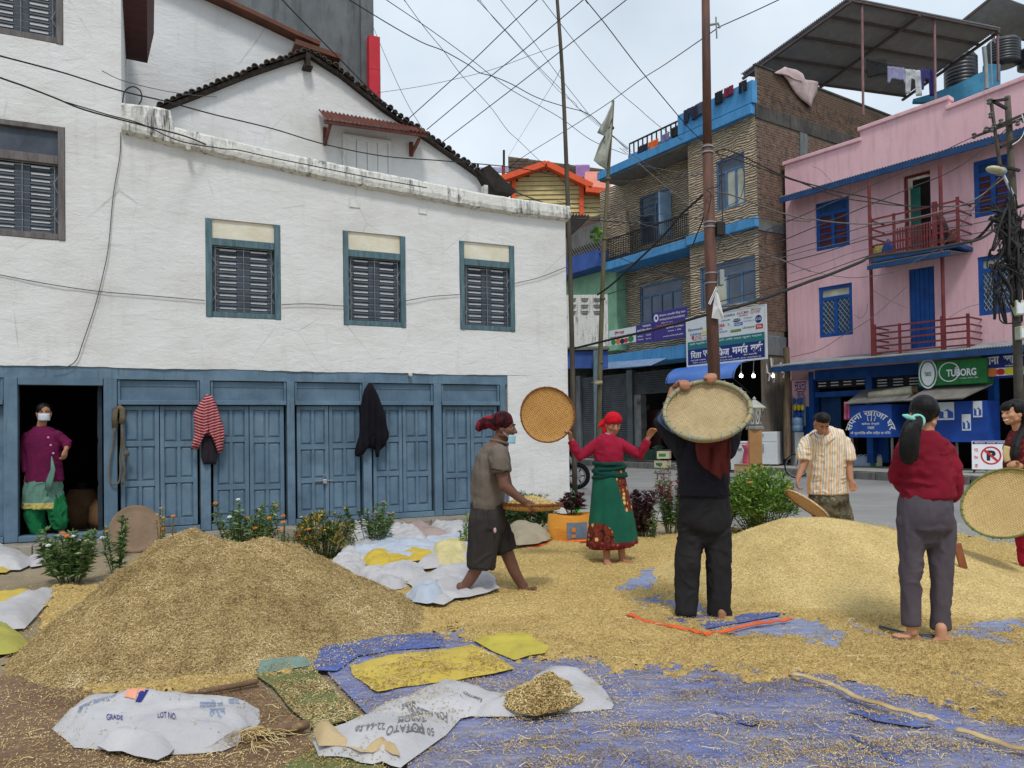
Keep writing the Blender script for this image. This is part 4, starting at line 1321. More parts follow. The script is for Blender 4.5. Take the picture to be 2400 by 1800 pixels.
fridge(1786,1822,1012,1092,"white refrigerator with black base right of the lamp pillar",M_WHITEP,split=.7)
fridge(1785,1818,944,1090,"tall dark blue refrigerator at the back of the shop front",M_DKBLUEP,depth=.65).location.y+=1.4
fridge(1822,1858,988,1078,"grey washing machine beside the rough wooden post",M_GREYP,"washing_machine","washing machine",lid=True)
fridge(1700,1730,1012,1085,"small white refrigerator behind the chest freezer",M_WHITEP).location.y+=1.0
p=at_pave(1826,988);
T_=thing("carton","white appliance carton with dark printed panel on the washing machine","carton",Vector((*at_pave(1832,1078)[:2],1.55)),R(-35))
p=T_.location;zt_=P(1832,935,p.y).z-p.z;zb0=P(1832,986,p.y).z
T_.location.z=zb0;hh=P(1832,935,p.y).z-zb0
m=MB();m.box(-.24,.24,.03,.5,0,hh);m.obj("box",M_WHITEP,T_)
m=MB();m.box(-.16,.0,.024,.029,hh*.25,hh*.85);m.box(.1,.2,.024,.029,hh*.4,hh*.6);m.obj("printed_panel",INK_BLACK,T_)
m=MB();m.box(-.2,-.05,.024,.029,hh*.06,hh*.16);m.obj("printed_panel",INK_RED,T_)
T_.location.z=zb0
p=at_pave(1760,1108);T_=thing("bag","pink plastic bag standing beside the lamp pillar","bag",p,0)
m=MB();m.lathe([(.12,0),(.2,.08),(.22,.35),(.17,.62),(.24,.75)],n=14);o=m.obj("sack_body",M("pink_plastic",S(214,92,118),S(190,76,100),4,9,.5,.03,.5),T_,smooth=True)
m=MB();m.tube([(-.1,0,.72),(-.05,0,.86),(.05,0,.86),(.1,0,.72)],.018,6);m.obj("handle",o.data.materials[0],T_)
p=at_pave(1727,1108);T_=thing("carton","small brown carton on the pavement before the chest freezer","carton",p+Vector((0,-.4,0)),R(-30))
m=MB();m.box(-.18,.18,0,.3,0,.24);m.obj("box",M_CARD,T_);m=MB();m.box(-.18,.18,-.02,.29,.241,.25);m.obj("flap",M_CARD,T_)
for i,(x0,x1,yt,yb,lb_)in enumerate(((1532,1560,1080,1096,"flat cream carton lying on the kerb, lower of two"),(1540,1568,1063,1080,"cream carton tilted on top of another on the kerb"))):
 p=at_pave((x0+x1)/2,1096);w=(x1-x0)*p.y/FPX;h=(yb-yt)*p.y/FPX
 T_=thing("carton",lb_,"carton",Vector((p.x,p.y,kerb_h+i*.28)),R(-40+18*i),"cartons on the kerb")
 m=MB();m.box(-w/2,w/2,0,.4,0,h);m.obj("box",M("cream_carton%d"%i,S(206,196,166),S(184,172,142),3),T_)
 m=MB();m.box(-w/3,w/4,-.004,-.001,h*.3,h*.7);m.obj("printed_label",INK_GREEN,T_)
p0,p1=at_pave(1450,1080),at_pave(1560,1084)
T_=thing("market_bench","low dark bench of goods under a green net outside the shutters","bench",(p0+p1)/2,math.atan2(p1.y-p0.y,p1.x-p0.x))
L_=(p1-p0).length
m=MB();m.box(-L_/2,L_/2,-.3,.3,.42,.48);m.obj("top",M_GREYWOOD,T_)
for sx in(-1,1):
 for sy in(-1,1):
  m=MB();m.box(sx*L_*.47-.04,sx*L_*.47+.04,sy*.25-.03,sy*.25+.03,0,.419);m.obj("leg",M_GREYWOOD,T_)
m=MB();m.grid(lambda a,b:(-L_/2+L_*a,-.34-.02*math.sin(a*30),.47-.40*b),40,4);m.grid(lambda a,b:(-L_/2+L_*a,-.33+.66*b,.50+.12*math.sin(a*9)*math.sin(b*3)**2+.03*math.sin(a*31)),40,8)
m.obj("net_cover",M("dark_green_net",S(44,72,58),S(30,48,42),6,40,.6,.02),T_,fix=False)
# washing along the tiled building's roof edge
def cmat(name,c,c2=None,sc=4):return M(name,c,c2 or mul(c,.78),sc,14,.4,.02,.9)
def hung(label,F,x0,x1,yt,yb,d,mat,name="hung_garment",group=None,shape=None,cat="garment"):
 xm=(x0+x1)/2
 u0,u1=F.u(x0,yt,d),F.u(x1,yt,d)
 z1,z0=F.z(xm,yt,d),F.z(xm,yb,d)
 W,H=u1-u0,z1-z0
 t=random.random()*9
 m=MB()
 def fn(a,b):
  wv=.03*math.sin(a*9+t)*(.3+.7*(1-b))+.015*math.sin(a*23+2*t)
  lo=0.0 if shape is None else shape(a)
  return F.W(u0+W*a,d+wv-.02*(1-b),z0+H*(lo+(1-lo)*b))
 m.grid(fn,16,8)
 o=mthing(m,name,mat,label,cat,group,smooth=True)
 s=o.modifiers.new("thickness",'SOLIDIFY');s.thickness=.012
 return o
GW="washing on the tiled building's roof edge"
trouser=lambda a:.0 if(a<.42 or a>.58)else .55
hung("navy trousers hung on the blue parapet farthest left",FB,1601,1634,252,285,-.24,cmat("navy_cloth",S(44,44,66)),group=GW,shape=trouser)
hung("grey blue shirt hung beside the navy trousers",FB,1633,1656,238,268,-.24,cmat("greyblue_cloth",S(74,78,100)),group=GW)
hung("black shirt hung right of the steel pole on the parapet",FB,1674,1694,214,244,-.24,cmat("black_cloth",S(34,34,38)),group=GW)
hung("maroon cloth on the parapet right of the black shirt",FB,1697,1718,203,226,-.24,cmat("maroon_cloth",S(122,40,66)),group=GW)
hung("black trousers at the right end of the parapet",FB,1731,1751,190,216,-.24,cmat("black_cloth2",S(40,38,44)),group=GW,shape=trouser)
hung("orange cloth on the roof rail of the tiled building",FB,1519,1543,329,350,-.14,cmat("orange_cloth",S(226,104,40)),group=GW)
hung("lavender grey shirt on the roof rail right of the orange cloth",FB,1549,1569,313,333,-.14,cmat("lavender_cloth",S(120,118,150)),group=GW)
hung("dark shirt on the roof rail left of the orange cloth",FB,1493,1517,340,358,-.14,cmat("dark_cloth",S(44,44,56)),group=GW)
hung("black cloth on the roof rail beside the blue parapet",FB,1574,1594,296,320,-.14,cmat("black_cloth3",S(38,38,36)),group=GW)
FSd=Frame(FB.o,AB+R(90))
bl=[(1816,170),(1842,155),(1865,163),(1885,172),(1890,185),(1919,192),(1915,218),(1902,252),(1880,232),(1862,210),(1848,190),(1835,176)]
m=MB()
pts=[FSd.L(x,y,-.12)for x,y in bl]
cx=sum(p[0]for p in pts)/len(pts);cz=sum(p[1]for p in pts)/len(pts)
ring=[]
nseg=60
per=[]
for i in range(len(pts)):
 a,b=pts[i],pts[(i+1)%len(pts)]
 for k_ in range(5):per.append((a[0]+(b[0]-a[0])*k_/5,a[1]+(b[1]-a[1])*k_/5))
vs=[];nr=7
for r in range(nr+1):
 f=r/nr
 for(x,z)in per:
  X,Z=cx+(x-cx)*f,cz+(z-cz)*f
  y=-.10-.09*(1-f**3)+.05*math.sin(X*7+Z*4)*(1-f*.5)
  vs.append(FSd.W(X,y,Z))
n=len(per)
m.add(vs,[(r*n+i,r*n+(i+1)%n,(r+1)*n+(i+1)%n,(r+1)*n+i)for r in range(nr)for i in range(n)])
o=mthing(m,"blanket",cmat("dusty_pink_blanket",S(198,178,176),S(170,150,150)),"dusty pink blanket thrown over the brick parapet","blanket",smooth=True)
s=o.modifiers.new("thickness",'SOLIDIFY');s.thickness=.03
# rooftop shed above the flank
M_SHEDBEAM=M("dull_brown_steel",S(92,80,80),S(72,64,64),4,rough=.65)
SH=thing("rooftop_shed","open rooftop shelter of zinc sheets on thin posts above the brick flank","shelter",P(1900,235,28.5))
cL,cN,cR,cF=P(1736,174,29.5),P(1990,-8,26.3),P(2345,64,28.3),P(2118,226,32.5)
m=MB()
corrugated(m,lerp(cL,cN),lerp(cF,cR),60,.035)
m.obj("roof_sheet",M_CORRUNDER,SH,world=True,fix=False)
for f in(.03,.28,.55,.8,.985):
 a,b=lerp(cL,cN)(f),lerp(cF,cR)(f);q=MB();q.bar(a-Vector((0,0,.08)),b-Vector((0,0,.08)),.06,.09);q.obj("purlin",M_SHEDBEAM,SH,world=True)
for f in(.01,.45,.99):
 a,b=lerp(cL,cF)(f),lerp(cN,cR)(f);q=MB();q.bar(a-Vector((0,0,.17)),b-Vector((0,0,.17)),.08,.1);q.obj("rafter",M_SHEDBEAM,SH,world=True)
M_POSTP=M("pinkish_steel_post",S(150,112,112),S(122,90,90),4,rough=.6)
for x,yt,yb,Y in((2020,0,271,26.6),(2190,38,240,27.6),(2338,66,190,28.4)):
 q=MB();q.tube([P(x+(yb-yt)*.012,yb,Y),P(x,yt,Y)],.045,8);q.obj("post",M_POSTP,SH,world=True)
SH2=thing("rooftop_shed","second zinc roof shelter at the top right corner of the skyline","shelter",P(2330,150,34))
cL,cN,cR,cF=P(2240,62,34),P(2335,-14,33),P(2480,40,33),P(2440,100,35)
m=MB();corrugated(m,lerp(cL,cN),lerp(cF,cR),24,.04);m.obj("roof_sheet",M_CORRUNDER,SH2,world=True,fix=False)
q=MB();q.bar(cL,cN,.1,.1);q.bar(cL,cF,.1,.1);q.obj("rafter",M_SHEDBEAM,SH2,world=True)
q=MB();q.tube([P(2328,250,34),P(2328,4,34)],.07,8);q.obj("post",M_POSTP,SH2,world=True)
FSH=Frame((P(2020,160,27.2).x,P(2020,160,27.2).y,0),R(12))
GS="washing under the rooftop shelter"
hung("black cloth hung under the rooftop shelter beside its post",FSH,2030,2080,138,186,0,cmat("black_cloth4",S(36,36,38)),group=GS,shape=lambda a:.0+a*.35)
hung("lavender shirt hung under the rooftop shelter",FSH,2080,2120,157,196,0,cmat("lilac_cloth",S(146,146,180)),group=GS,shape=lambda a:.0 if a<.15 or a>.88 else .25)
hung("white and black trousers hung under the rooftop shelter",FSH,2121,2158,163,224,0,cmat("white_cloth",S(200,204,208),S(150,152,156)),group=GS,shape=lambda a:.06 if a<.3 else(.0 if a>.68 else .62))
hung("deep blue trousers hung under the rooftop shelter",FSH,2157,2190,162,224,0,cmat("deepblue_cloth",S(58,56,112)),group=GS,shape=lambda a:.2 if a<.25 else(.0 if a>.62 else .6))
a,b=P(2028,137,27.2),P(2196,163,27.6);
cable([a,(a+b)/2-Vector((0,0,.05)),b],.01,"clothes line between the rooftop shelter posts",M_WIREG,"clothes_line")
q=MB()
p0,p1=P(2140,238,30),P(2345,200,30)
prof=[(2140,238),(2140,232),(2176,222),(2240,198),(2306,166),(2306,150),(2345,150),(2345,202),(2345,240)]
vs0=[P(x,y,30)for x,y in prof]
q.add(vs0+[v+Vector((.1,.25,0))for v in vs0],[tuple(range(len(vs0)))]+[(i,(i+1)%len(vs0),(i+1)%len(vs0)+len(vs0),i+len(vs0))for i in range(len(vs0))])
mthing(q,"roof_wall",M("turquoise_blue_paint",S(72,142,176),S(56,116,150),2,10,.3,.02),"broken turquoise wall on the pink house's roof below the tanks","wall")
M_TANK=M("black_polythene",S(52,56,62),S(40,42,48),3,rough=.4,spec=.5)
for(x0,x1,yt,yb,lb_)in((2217,2288,124,205,"black ribbed water tank under the rooftop shelter"),(2315,2388,90,152,"black ribbed water tank beneath the second zinc roof"),(2388,2440,112,160,"black water tank cut by the right edge")):
 Y=31.0;r=(x1-x0)/2*Y/FPX;h=(yb-yt)*Y/FPX;c=P((x0+x1)/2,yb,Y)
 T_=thing("water_tank",lb_,"water tank",c,0,"rooftop water tanks")
 pf=[(r*.98,0)]
 for i in range(8):pf+=[(r*.96,h*.82*(i+.05)/8),(r,h*.82*(i+.25)/8),(r,h*.82*(i+.75)/8),(r*.96,h*.82*(i+.95)/8)]
 pf+=[(r*.85,h*.9),(r*.45,h*.98)]
 q=MB();q.lathe(pf,n=28);q.obj("tank_body",M_TANK,T_,smooth=True)
 q=MB();q.lathe([(r*.3,h*.985),(r*.3,h*1.03),(r*.1,h*1.05)],n=18);q.obj("lid",M_TANK,T_)
q=MB();q.tube([P(2312,208,27),P(2310,150,27),P(2306,110,27)],.07,8);q.tube([P(2325,200,27),P(2322,100,27),P(2328,90,27),P(2332,100,27)],.025,6)
mthing(q,"water_pipe",M_GREYP,"grey upright water pipe before the turquoise roof wall","pipe")
# the pink house
PK0=P(1852,1000,25.0)
AP=math.atan2(-.777,.629)
FPK=Frame((PK0.x,PK0.y,0),AP)
PH=thing("pink_house","three storey pink house with blue windows and maroon balconies","house",FPK.o,AP)
def uP(px,py=650,d=0.0):return FPK.u(px,py,d)
def zP(px,py,d=0.0):return FPK.z(px,py,d)
UE=uP(2520,500)
steps=[(1839,381),(2016,324),(2016,300),(2223,226),(2223,249),(2420,172),(2520,140)]
ptop=[FPK.L(*s_)for s_ in steps]
holes=[]
for(xa,xb,yt,yb)in((1912,1991,468,582),(1919,1998,668,788),(2282,2372,368,503),(2292,2380,596,736),(2119,2182,405,588),(2131,2191,627,815)):
 xm=(xa+xb)/2
 holes.append((uP(xa,(yt+yb)/2),uP(xb,(yt+yb)/2),zP(xm,yb),zP(xm,yt)))
zg=zP(2000,852)
zue=zP(2100,388)
m=flat_wall([0,UE],[zg-.4,zue+.6],holes,.16,1.0)
cols=[]
zb_=zue+.6
lastu=None
vs=[];fs=[]
for(u,z)in ptop:vs+=[(u,0,zb_),(u,0,z),(u,.25,z)]
for i in range(len(ptop)-1):
 fs+=[(3*i,3*i+3,3*i+4,3*i+1),(3*i+1,3*i+4,3*i+5,3*i+2)]
m.add(vs,fs)
m.add([(0,0,0),(0,9,0),(0,9,ptop[0][1]),(0,0,ptop[0][1])],[(0,1,2,3)])
m.obj("wall",M_PINK,PH,fix=False)
q=MB()
for(a,b)in zip(ptop[:-1],ptop[1:]):
 if abs(a[0]-b[0])>.1:q.bar((a[0]-.06,.1,a[1]-.04),(b[0]+.04,.1,b[1]-.04),.34,.12,Vector((0,1,0)))
q.obj("coping",M_PINK,PH,bevel=.02)
M_MAROONW=M("dark_maroon_shutter",S(92,40,46),S(72,32,38),4,rough=.7)
M_LATT=M("pale_lattice",S(150,168,190),S(120,140,165),6,rough=.5)
casement(PH,*holes[0],.05,M_DEEPBLUE,[M_MAROONW,M_MAROONW,M_NAVYBLUE],2,.26,.11,bars=4)
casement(PH,*holes[1],.05,M_DEEPBLUE,[M_GLASS,M_GLASS,M_GLASS2],2,.24,.11,grille=M_LATT)
casement(PH,*holes[2],.05,M_DEEPBLUE,[M_MAROONW,M_MAROONW,M_NAVYBLUE],2,.26,.12,bars=4)
casement(PH,*holes[3],.05,M_DEEPBLUE,[M_GLASS,M_GLASS,M_GLASS2],2,.24,.12,grille=M_LATT)
h=holes[4]
q=MB();q.box(h[0],h[1],.6,.62,h[2]-.3,h[3]);q.obj("doorway_dark",M_DARKSHOP,PH)
q=MB();q.box(h[0]+.02,h[0]+.06,.04,.16,h[2],h[3]-.02);q.box(h[0]+.061,h[1],.05,.16,h[3]-.06,h[3]-.01);q.obj("door_frame",M_MAROON,PH)
q=MB();q.box(h[0]+.10,h[0]+.36,.2,.24,h[2],h[3]-.35);q.obj("curtain",cmat("green_curtain",S(50,110,100)),PH)
h=holes[5]
q=MB();q.box(h[0]+.004,h[1]-.004,.06,.1,h[2],h[3]-.004);d_=q.obj("door",M_DEEPBLUE,PH)
for i in range(5):
 q=MB();a=h[0]+.03+(h[1]-h[0]-.06)*i/5;q.box(a+.006,a+(h[1]-h[0]-.06)/5-.006,.045,.059,h[2],h[3]-.03);q.obj("plank",M_DEEPBLUE,d_)
def eave(name,xA,yA,xB,yB,out,rise,zoff=0,nw=90,under=True):
 a,b=FPK.L(xA,yA,-out),FPK.L(xB,yB,-out)
 m=MB()
 corrugated(m,lerp((a[0],-out,a[1]+.1),(b[0],-out,b[1]+.1)),lerp((a[0]+.05,.02,a[1]+rise),(b[0],.02,b[1]+rise)),nw,.018)
 o=m.obj(name,M_CORR,PH,fix=False)
 q=MB();q.bar((a[0],-out+.03,a[1]),(b[0],-out+.03,b[1]),.05,.16,Vector((0,1,0)));q.obj("fascia",M_NAVYBLUE,o)
 q=MB()
 n=12
 for i in range(n):
  t=(i+.5)/n;u=a[0]+(b[0]-a[0])*t;z=a[1]+(b[1]-a[1])*t
  q.bar((u,-out+.06,z+.02),(u,0,z+rise-.12),.06,.08)
 q.obj("rafter",M_NAVYBLUE,o)
 return o
eave("upper_eave",1826,470,2440,296,.75,.30)
lowe=eave("lower_eave",1806,867,2460,812,1.25,.34,nw=110)
def balcony(xa,xb,zf_px,zr_px,d,floor_h,kind):
 uA,uB_=uP(xa,700,-d),uP(xb,700,-d)
 xm=(xa+xb)/2
 z0,z1=FPK.z(xm,zf_px,-d),FPK.z(xm,zr_px,-d)
 m=MB();m.box(uA,uB_,-d,.0,z0-floor_h,z0);f=m.obj("balcony_floor",M_NAVYBLUE if kind else M_PLINTH,PH)
 r=MB()
 um=uA+(uB_-uA)*.28;un=uA+(uB_-uA)*.72
 r.box(uA,uA+.07,-d-.01,-d+.06,z0+.001,z1+.05)
 rl=r.obj("balcony_railing",M_MAROON,PH)
 for a,b,e_ in((uB_-.07,uB_,.05),(um,um+.06,0),(un,un+.12,.06)):
  q=MB();q.box(a,b,-d-.006,-d+.056,z0+.001,z1+e_);q.obj("upright",M_MAROON,rl)
 n=5
 for i in range(n):
  z=z0+.12+(z1-z0-.16)*i/(n-1)
  q=MB()
  q.box(uA+.071,uB_-.071,-d+.008,-d+.04,z-.022,z+.022)
  for uu in(uA,uB_-.05):q.box(uu+.01,uu+.04,-d+.065,-.01,z-.02,z+.02)
  q.obj("rail",M_MAROON,rl)
 return uA,uB_,z0,z1
bu=balcony(2040,2252,588,488,.9,.10,1)
bl2=balcony(2044,2270,828,752,.9,.12,0)
uA,uB_,z0,z1=bu
q=MB()
for i in range(14):
 u=uA+(uB_-uA)*(.30+.42*i/14);q.box(u,u+.04,-.93,-.905,z0+.02,z0+(z1-z0)*.62)
q.obj("upright",M_MAROON,PH)
m=MB();a,b=FPK.L(2032,622,-1.25),FPK.L(2225,596,-1.25)
corrugated(m,lerp((a[0],-1.25,z0-.22),(b[0],-1.25,z0-.22)),lerp((a[0],0,z0-.12),(b[0],0,z0-.12)),34,.018);o=m.obj("balcony_apron",M_CORR,PH,fix=False)
q=MB();q.box(a[0],b[0],-1.25,-1.19,z0-.36,z0-.25);q.obj("fascia",M_NAVYBLUE,o)
for x,yt,yb in((2039,425,834),(2207,385,828)):
 u=uP(x,640,-.92);q=MB();q.tube([(u,-.86,FPK.z(x,yb,-.92)),(u,-.86,FPK.z(x,yt,-.92))],.05,8);q.obj("post",M_MAROON,PH)
for(xx,lb_,mt,r,hh)in((2055,"yellowish bundle on the upper balcony's left end",M("yellow_bundle",S(176,164,96),S(140,128,76),6,20),.17,.45),(2080,"blue bag on the upper balcony rail",M("blue_bag",S(60,96,160),S(46,74,128),5),.16,.5),(2202,"dark helmet and coat heap on the upper balcony post",M("dark_heap",S(70,56,58),S(48,40,42),6,20),.2,.9),(2232,"brown plant pot on the upper balcony's right end",M("brown_pot",S(122,76,66),S(92,58,52),5),.16,.42)):
 u=uP(xx,560,-.6)
 T_=thing("bundle",lb_,"bundle",FPK.W(u,-.55,z0+.002),AP)
 q=MB();q.lathe([(r*.8,0),(r,hh*.3),(r*1.05,hh*.6),(r*.6,hh*.92),(r*.2,hh)],n=14);q.obj("sack_body",mt,T_,smooth=True)
 q=MB();q.tube([(-r*.5,0,hh*.9),(0,-.02,hh*1.1),(r*.5,0,hh*.9)],.02,6);q.obj("tie",mt,T_)
GZ=kerb_h
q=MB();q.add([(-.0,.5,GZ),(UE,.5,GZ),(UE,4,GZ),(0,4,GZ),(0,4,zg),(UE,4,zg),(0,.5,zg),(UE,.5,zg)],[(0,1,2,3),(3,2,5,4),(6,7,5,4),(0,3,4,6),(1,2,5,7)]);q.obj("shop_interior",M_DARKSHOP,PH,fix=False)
def fp(xa,xb,yt,yb,y0,y1,mat,name,d=0.0,par=None,bevel=0):
 xm=(xa+xb)/2
 u0,u1=uP(xa,(yt+yb)/2,d),uP(xb,(yt+yb)/2,d)
 z0_,z1_=zP(xm,yb,d),zP(xm,yt,d)
 q=MB();q.box(u0,u1,y0,y1,z0_,z1_);return q.obj(name,mat,par or PH,bevel=bevel)
fp(1856,1896,862,953,0,.4,M_PINK,"pier")
fp(1857,1897,954,1085,0.002,.4,M_DEEPBLUE,"pier")
fp(1898,1909,872,1085,-.03,.3,M_DEEPBLUE,"door_post")
fp(2031,2046,868,1085,-.03,.3,M_DEEPBLUE,"door_post")
fp(2161,2172,868,1085,-.03,.3,M_DEEPBLUE,"door_post")
fp(2318,2334,868,1110,-.03,.3,M_DEEPBLUE,"door_post")
fp(1910,2318,853,880,-.02,.3,M_DEEPBLUE,"shop_beam")
fp(1910,2318,909,922,-.025,.3,M_DEEPBLUE,"shop_beam")
fp(1912,1958,924,1085,.35,.4,M_NAVYBLUE,"door")
fp(2047,2070,924,1085,.3,.35,M_DEEPBLUE,"door")
for(xa,xb,nc)in((1910,2030,4),(2047,2160,3)):
 v=fp(xa,xb,881,908,.1,.14,M_BALUSTER,"vent")
 u0,u1=uP(xa,895),uP(xb,895);zm0,zm1=zP((xa+xb)/2,908),zP((xa+xb)/2,881)
 for c in range(nc):
  for r in range(3):
   q=MB();a=u0+(u1-u0)*(c+.2)/nc;b=u0+(u1-u0)*(c+.8)/nc;z=zm0+(zm1-zm0)*(r+.75)/4
   q.box(a,b,.06,.09,z,z+.03);q.obj("slat",M_SLAT,v)
def paint_words(F,items,name,par,mat,d):
 m=MB()
 for tx,xa,xb,yt,yb in items:
  xm=(xa+xb)/2
  lettering(m,tx,F.u(xa,(yt+yb)/2,d),F.u(xb,(yt+yb)/2,d),F.z(xm,yb,d),F.z(xm,yt,d),d,.01)
 m.obj(name,mat,par,fix=False)
paint_words(FPK,[("सपना",1862,1890,894,912),("खाजा",1868,1886,916,930),("घर",1872,1882,932,938),("भट्टी",1870,1886,939,950)],"lettering",PH,INK_NAVY,-.004)
q=MB();pts=[FPK.L(x,y,-.006)for x,y in((1863,916),(1870,912),(1880,911),(1889,914))]
for a,b in zip(pts[:-1],pts[1:]):q.bar((a[0],-.006,a[1]),(b[0],-.006,b[1]),.004,.03,Vector((0,1,0)))
q.obj("painted_line",INK_NAVY,PH)
CD=-1.15
u0,u1=uP(1990,985,CD),uP(2090,985,CD);zc0_,zc1_=zP(2040,1025,CD),zP(2040,949,CD)
TC=thing("tea_counter","blue tea stall counter painted with an arch of white lettering","counter",FPK.W(u0,CD,GZ),AP)
W_,H0,H1=u1-u0,zc0_-GZ,zc1_-GZ
q=MB();q.box(0,W_,0,.03,H0,H1);q.box(.001,.03,.031,1.0,H0,H1);q.box(W_-.03,W_-.001,.031,1.1,H0,H1);q.obj("panel",M("bright_blue_panel",S(40,84,172),S(30,66,140),2,rough=.5),TC)
q=MB()
for sx in(.03,W_-.06):q.box(sx,sx+.05,.04,.09,0,H0-.001);
q.obj("leg",M_GREYWOOD,TC)
q=MB();q.add([(-.05,-.12,H1+.03),(W_*1.35,-.12,H1+.06),(W_*1.35,.9,H1+.50),(-.02,.9,H1+.46)],[(0,1,2,3)]);o=q.obj("flap_roof",M("dull_grey_sheet",S(122,120,116),S(96,94,92),3),TC);s=o.modifiers.new("t",'SOLIDIFY');s.thickness=.03
mw=MB()
def arc(tx,a0,a1,r,cz,hh,cx=.5):
 a_,f_=text_mesh(tx,.015)
 mn,mx=a_.min(0),a_.max(0);qn=(a_-mn)/(mx-mn)
 vs=[]
 for s,t in qn:
  th=R(a0+(a1-a0)*s);rr=r+hh*t
  vs.append((W_*cx+rr*math.cos(th)*1.12,-.006,H0+cz+rr*math.sin(th)))
 mw.add(vs,f_)
Hc=H1-H0
arc("सपना खाजा घर",172,8,.40*W_,.12,.13*W_)
lettering(mw,"चमेना टेम्पो",W_*.3,W_*.72,H0+Hc*.36,H0+Hc*.46,-.006,.01)
lettering(mw,"पसल",W_*.44,W_*.6,H0+Hc*.25,H0+Hc*.33,-.006,.01)
lettering(mw,"मो भुटनदेिख वियर सिहत छ चिया",W_*.03,W_*.97,H0+Hc*.07,H0+Hc*.19,-.006,.01)
for x in(-.05,.02,.09):mw.add([(W_*(.5+x),-.006,H0+Hc*.5),(W_*(.52+x),-.006,H0+Hc*.5),(W_*(.52+x*1.5),-.006,H0+Hc*.68),(W_*(.51+x*1.5),-.006,H0+Hc*.68)],[(0,1,2,3)])
mw.obj("lettering",INK_PALE,TC,fix=False)
pm=FPK.W(uP(2070,930,CD-.1),CD+.25,zP(2070,935,CD-.1))
T_=thing("rolled_mat","rolled pale mat lying on the tea counter's flap roof","mat",pm,AP)
q=MB();q.tube([(-.55,0,.1),(.6,.1,.22)],.13,12);q.obj("roll",M("pale_mat",S(178,172,150),S(150,144,124),5,14),T_,smooth=True)
q=MB();q.tube([(.61,.1,.22),(.75,.12,.235)],[.08,.11],12);q.obj("end",M("brown_end",S(122,96,66),S(92,72,50),5),T_)
fpk=hung("pink cloth hanging at the tea counter's corner",FPK,1978,1992,942,984,CD+.02,cmat("pink_rag",S(190,92,122)),name="hung_cloth",cat="cloth")
LD=-1.0
u0,u1=uP(2152,872,LD),uP(2312,872,LD);z0_,z1_=zP(2232,902,LD),zP(2232,843,LD)
LBX=thing("awning_sign","green beer sign box with white lettering above the grey flap","sign",FPK.W(u0,LD,z0_),AP)
W_,H_=u1-u0,z1_-z0_
q=MB();q.prism([(0,0),(W_,0),(W_,H_),(0,H_)],0,.5);q.obj("box",M("green_vinyl",S(40,122,60),S(30,100,48),2,rough=.45),LBX,bevel=.02)
q=MB();q.box(.28*W_,.285*W_,-.006,-.001,.03,H_-.03);q.box(.62*W_,.624*W_,-.006,-.001,.03,H_-.03);q.box(.80*W_,.804*W_,-.006,-.001,.03,H_-.03);q.obj("seam",M_BALUSTER,LBX)
prints(LBX,W_,H_,[(INK_WHITE,'T',"TUBORG",.43,.86,.33,.62,.03),(INK_WHITE,'O',.47,.52,.26,.26,.90),(INK_WHITE,'T',"CLASSIC SINCE 1880",.62,.88,.22,.27,0),(INK_PALE,'O',.15,.5,.24,.40,.88),(INK_WHITE,'O',.15,.5,.17,.32,.0),(INK_WHITE,'L',[(.56,.66),(.59,.66)],.03)])
prints(LBX,W_,H_,[(INK_GREEN,'T',"TUBORG",.10,.205,.40,.58,.02)],y=-.012)
fl=MB();a0_,a1_=uP(2165,925,-.9),uP(2311,918,-.9)
zt_=zP(2240,906,-.8);zb_=zP(2240,936,-1.5)
fl.add([(a0_+.1,-.75,zt_),(a1_+.1,-.75,zt_),(a1_-.35,-1.5,zb_),(a0_-.25,-1.5,zb_)],[(0,1,2,3)]);o=fl.obj("flap",M("grey_flap",S(128,124,116),S(106,102,96),3),PH,fix=False);s=o.modifiers.new("t",'SOLIDIFY');s.thickness=.03
u0,u1=uP(2166,985,-.95),uP(2312,985,-.95);z0_,z1_=zP(2240,1036,-.95),zP(2240,941,-.95)
RC=thing("shop_counter","plain blue shop counter with posters under the beer sign","counter",FPK.W(u0,-.95,GZ),AP)
W_,H0,H1=u1-u0,z0_-GZ,z1_-GZ
q=MB();q.box(0,W_,0,.03,H0,H1);q.box(.001,.03,.031,.9,H0,H1);q.box(W_-.03,W_-.001,.031,.9,H0,H1);q.box(.031,W_-.031,.031,.9,H1-.04,H1-.001);q.obj("panel",M("bright_blue_panel2",S(36,78,166),S(28,62,136),2,rough=.5),RC)
for sx in(.02,W_*.5,W_-.07):
 q=MB();q.box(sx,sx+.05,.04,.09,0,H0-.001);q.obj("leg",M_GREYWOOD,RC)
def poster(x0,x1,z0,z1):
 q=MB();q.box(x0*W_,x1*W_,-.008,-.001,H0+(H1-H0)*z0,H0+(H1-H0)*z1);p=q.obj("poster",INK_PALE,RC)
 w,h=(x1-x0)*W_,(z1-z0)*(H1-H0);bx,bz=x0*W_,H0+z0*(H1-H0)
 q=MB();q.add([(bx+.02,-.012,bz+h*.1),(bx+w-.02,-.012,bz+h*.1),(bx+w-.02,-.012,bz+h*.42),(bx+w*.6,-.012,bz+h*.62),(bx+w*.35,-.012,bz+h*.45),(bx+.02,-.012,bz+h*.6)],[(0,1,2,3,4,5)]);q.obj("printed_shapes",INK_BLUE,p,fix=False)
 q=MB();q.box(bx+w*.4,bx+w*.62,-.016,-.0125,bz+h*.12,bz+h*.5);q.obj("printed_shapes",INK_WHITE,p)
poster(.22,.50,.55,.99);poster(.80,.94,.60,.99);poster(.62,.76,.28,.68)
T_,W_,H_=board("signboard","navy eatery signboard with food pictures at the right edge",FPK,2300,2470,826,884,-.85,INK_NAVY)
